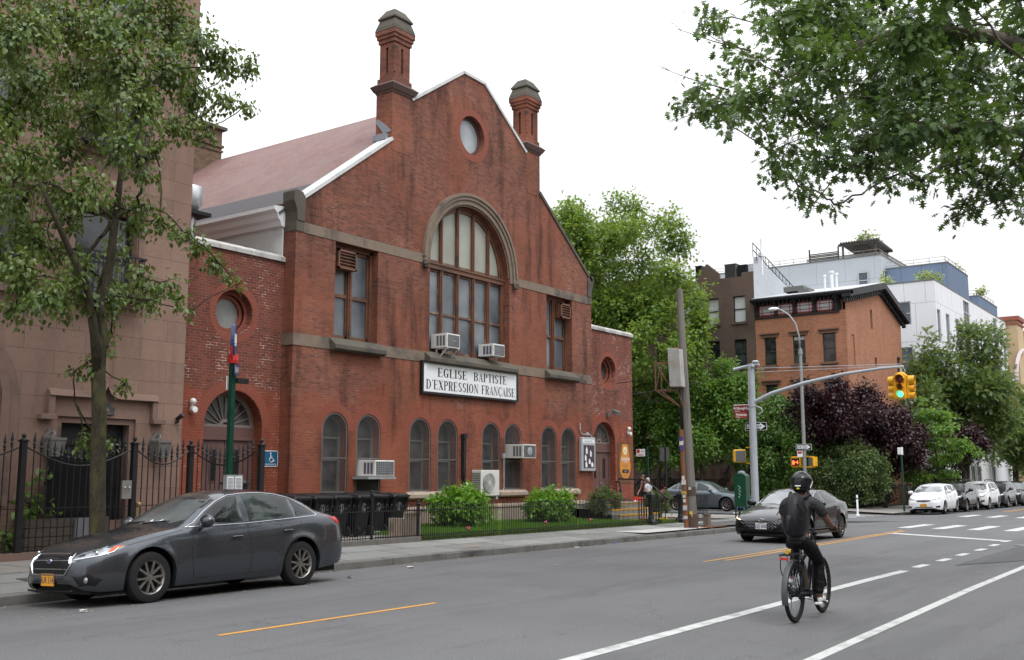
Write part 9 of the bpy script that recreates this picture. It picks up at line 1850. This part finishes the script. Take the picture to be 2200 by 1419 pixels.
m_hair = mat('dark_hair', (.02, .014, .01), .6); m_grey = mat('grey_hair', (.42, .41, .40), .6); m_brn = mat('brown_hair', (.09, .05, .03), .6)
walker('man in a dusty pink t-shirt leaning by the red car beyond the steps', (46.4, 25.1, -.1), math.radians(150), 1.74, mat('dusty_pink_cotton', (.24, .12, .13), .85), mat('dark_denim', (.03, .04, .07), .85), m_brn, m_skin2, m_trim, .1, .22, .25)
walker('grey haired woman in a black and white top behind the steps railing', (42.3, 22.75, -.09), math.radians(-100), 1.60, mat('white_top', (.5, .52, .55), .85, var=.4, scale=3), mat('dark_denim', (.03, .04, .07)), m_grey, m_skin2, m_trim, .1, .0, .05, m_pack)
walker('pedestrian in a dark jacket and jeans with a shoulder bag by the green mailbox', (46.4, 20.05, -.16), math.radians(100), 1.66, mat('dark_jacket', (.02, .022, .03), .85), mat('blue_denim', (.035, .07, .14), .85), m_hair, m_skin, m_whitep, .2, .05, .15, m_pack)
# ============================================================ THE STREET BEHIND THE CAMERA (unseen, added for its shade and reflections)
for i, (x0, x1, y1, h, c, lb) in enumerate(((-30, -12, -9, 12, (.26, .12, .08), 'unseen red brick terrace behind the camera, left'), (-12, 4, -10, 11, (.22, .15, .11), 'unseen brownstone terrace behind the camera'), (4, 24, -9.5, 13, (.28, .16, .11), 'unseen brick terrace across from the church'), (24, 41, -9, 11, (.24, .17, .13), 'unseen corner house across from the church lawn'), (55, 90, -9, 12, (.24, .13, .09), 'unseen brick terrace on the near side beyond the crossing'))):
    t = thing('unseen_terrace', lb, 'house', ((x0+x1)/2, y1-5, 0), 'unseen terraces added on the camera side of the street'); ops = [rect(x, x+1.1, z, z+1.8) for z in (1.2, 4.4, 7.6) for x in np.arange(x0+1, x1-1.5, 2.6)]
    mb = MB(); mb.plate(rect(x0, x1, -.6, h), ops, lambda u, v, w, y1=y1: (u, y1-w, v), .25); mb.box(x0, x1, y1-10, y1-.3, -.6, h-.1); mb.build('wall', mat('terrace_wall_%s' % 'abcde'[i], c, .9, var=.2, scale=3), t)
    mb = MB(); mb.box(x0, x1, y1, y1+.4, h-.5, h+.1); mb.build('cornice', m_fdark, t)
for i, (x, y, lb) in enumerate(((2, -4.6, 'unseen leafy street tree just left behind the camera'), (10.5, -4.8, 'unseen leafy street tree on the near pavement across from the sedan'), (33, -4.6, 'unseen leafy street tree on the near pavement before the crossing'))):
    rs = random.Random(90+i); tree('street_tree', lb, 'tree', (x, y, KH), [(x, y, 0, .2), (x, y, 3, .15)], blob(rs, (x, y-1, 6.2), (2.8, 2.4, 2.4), 26, 1.1, hollow=.3), L_MAPLE, leaf=.28, shape='dia', lai=1.5, seed=90+i, twigs=8, tw=False, group='unseen street trees added on the near pavement')
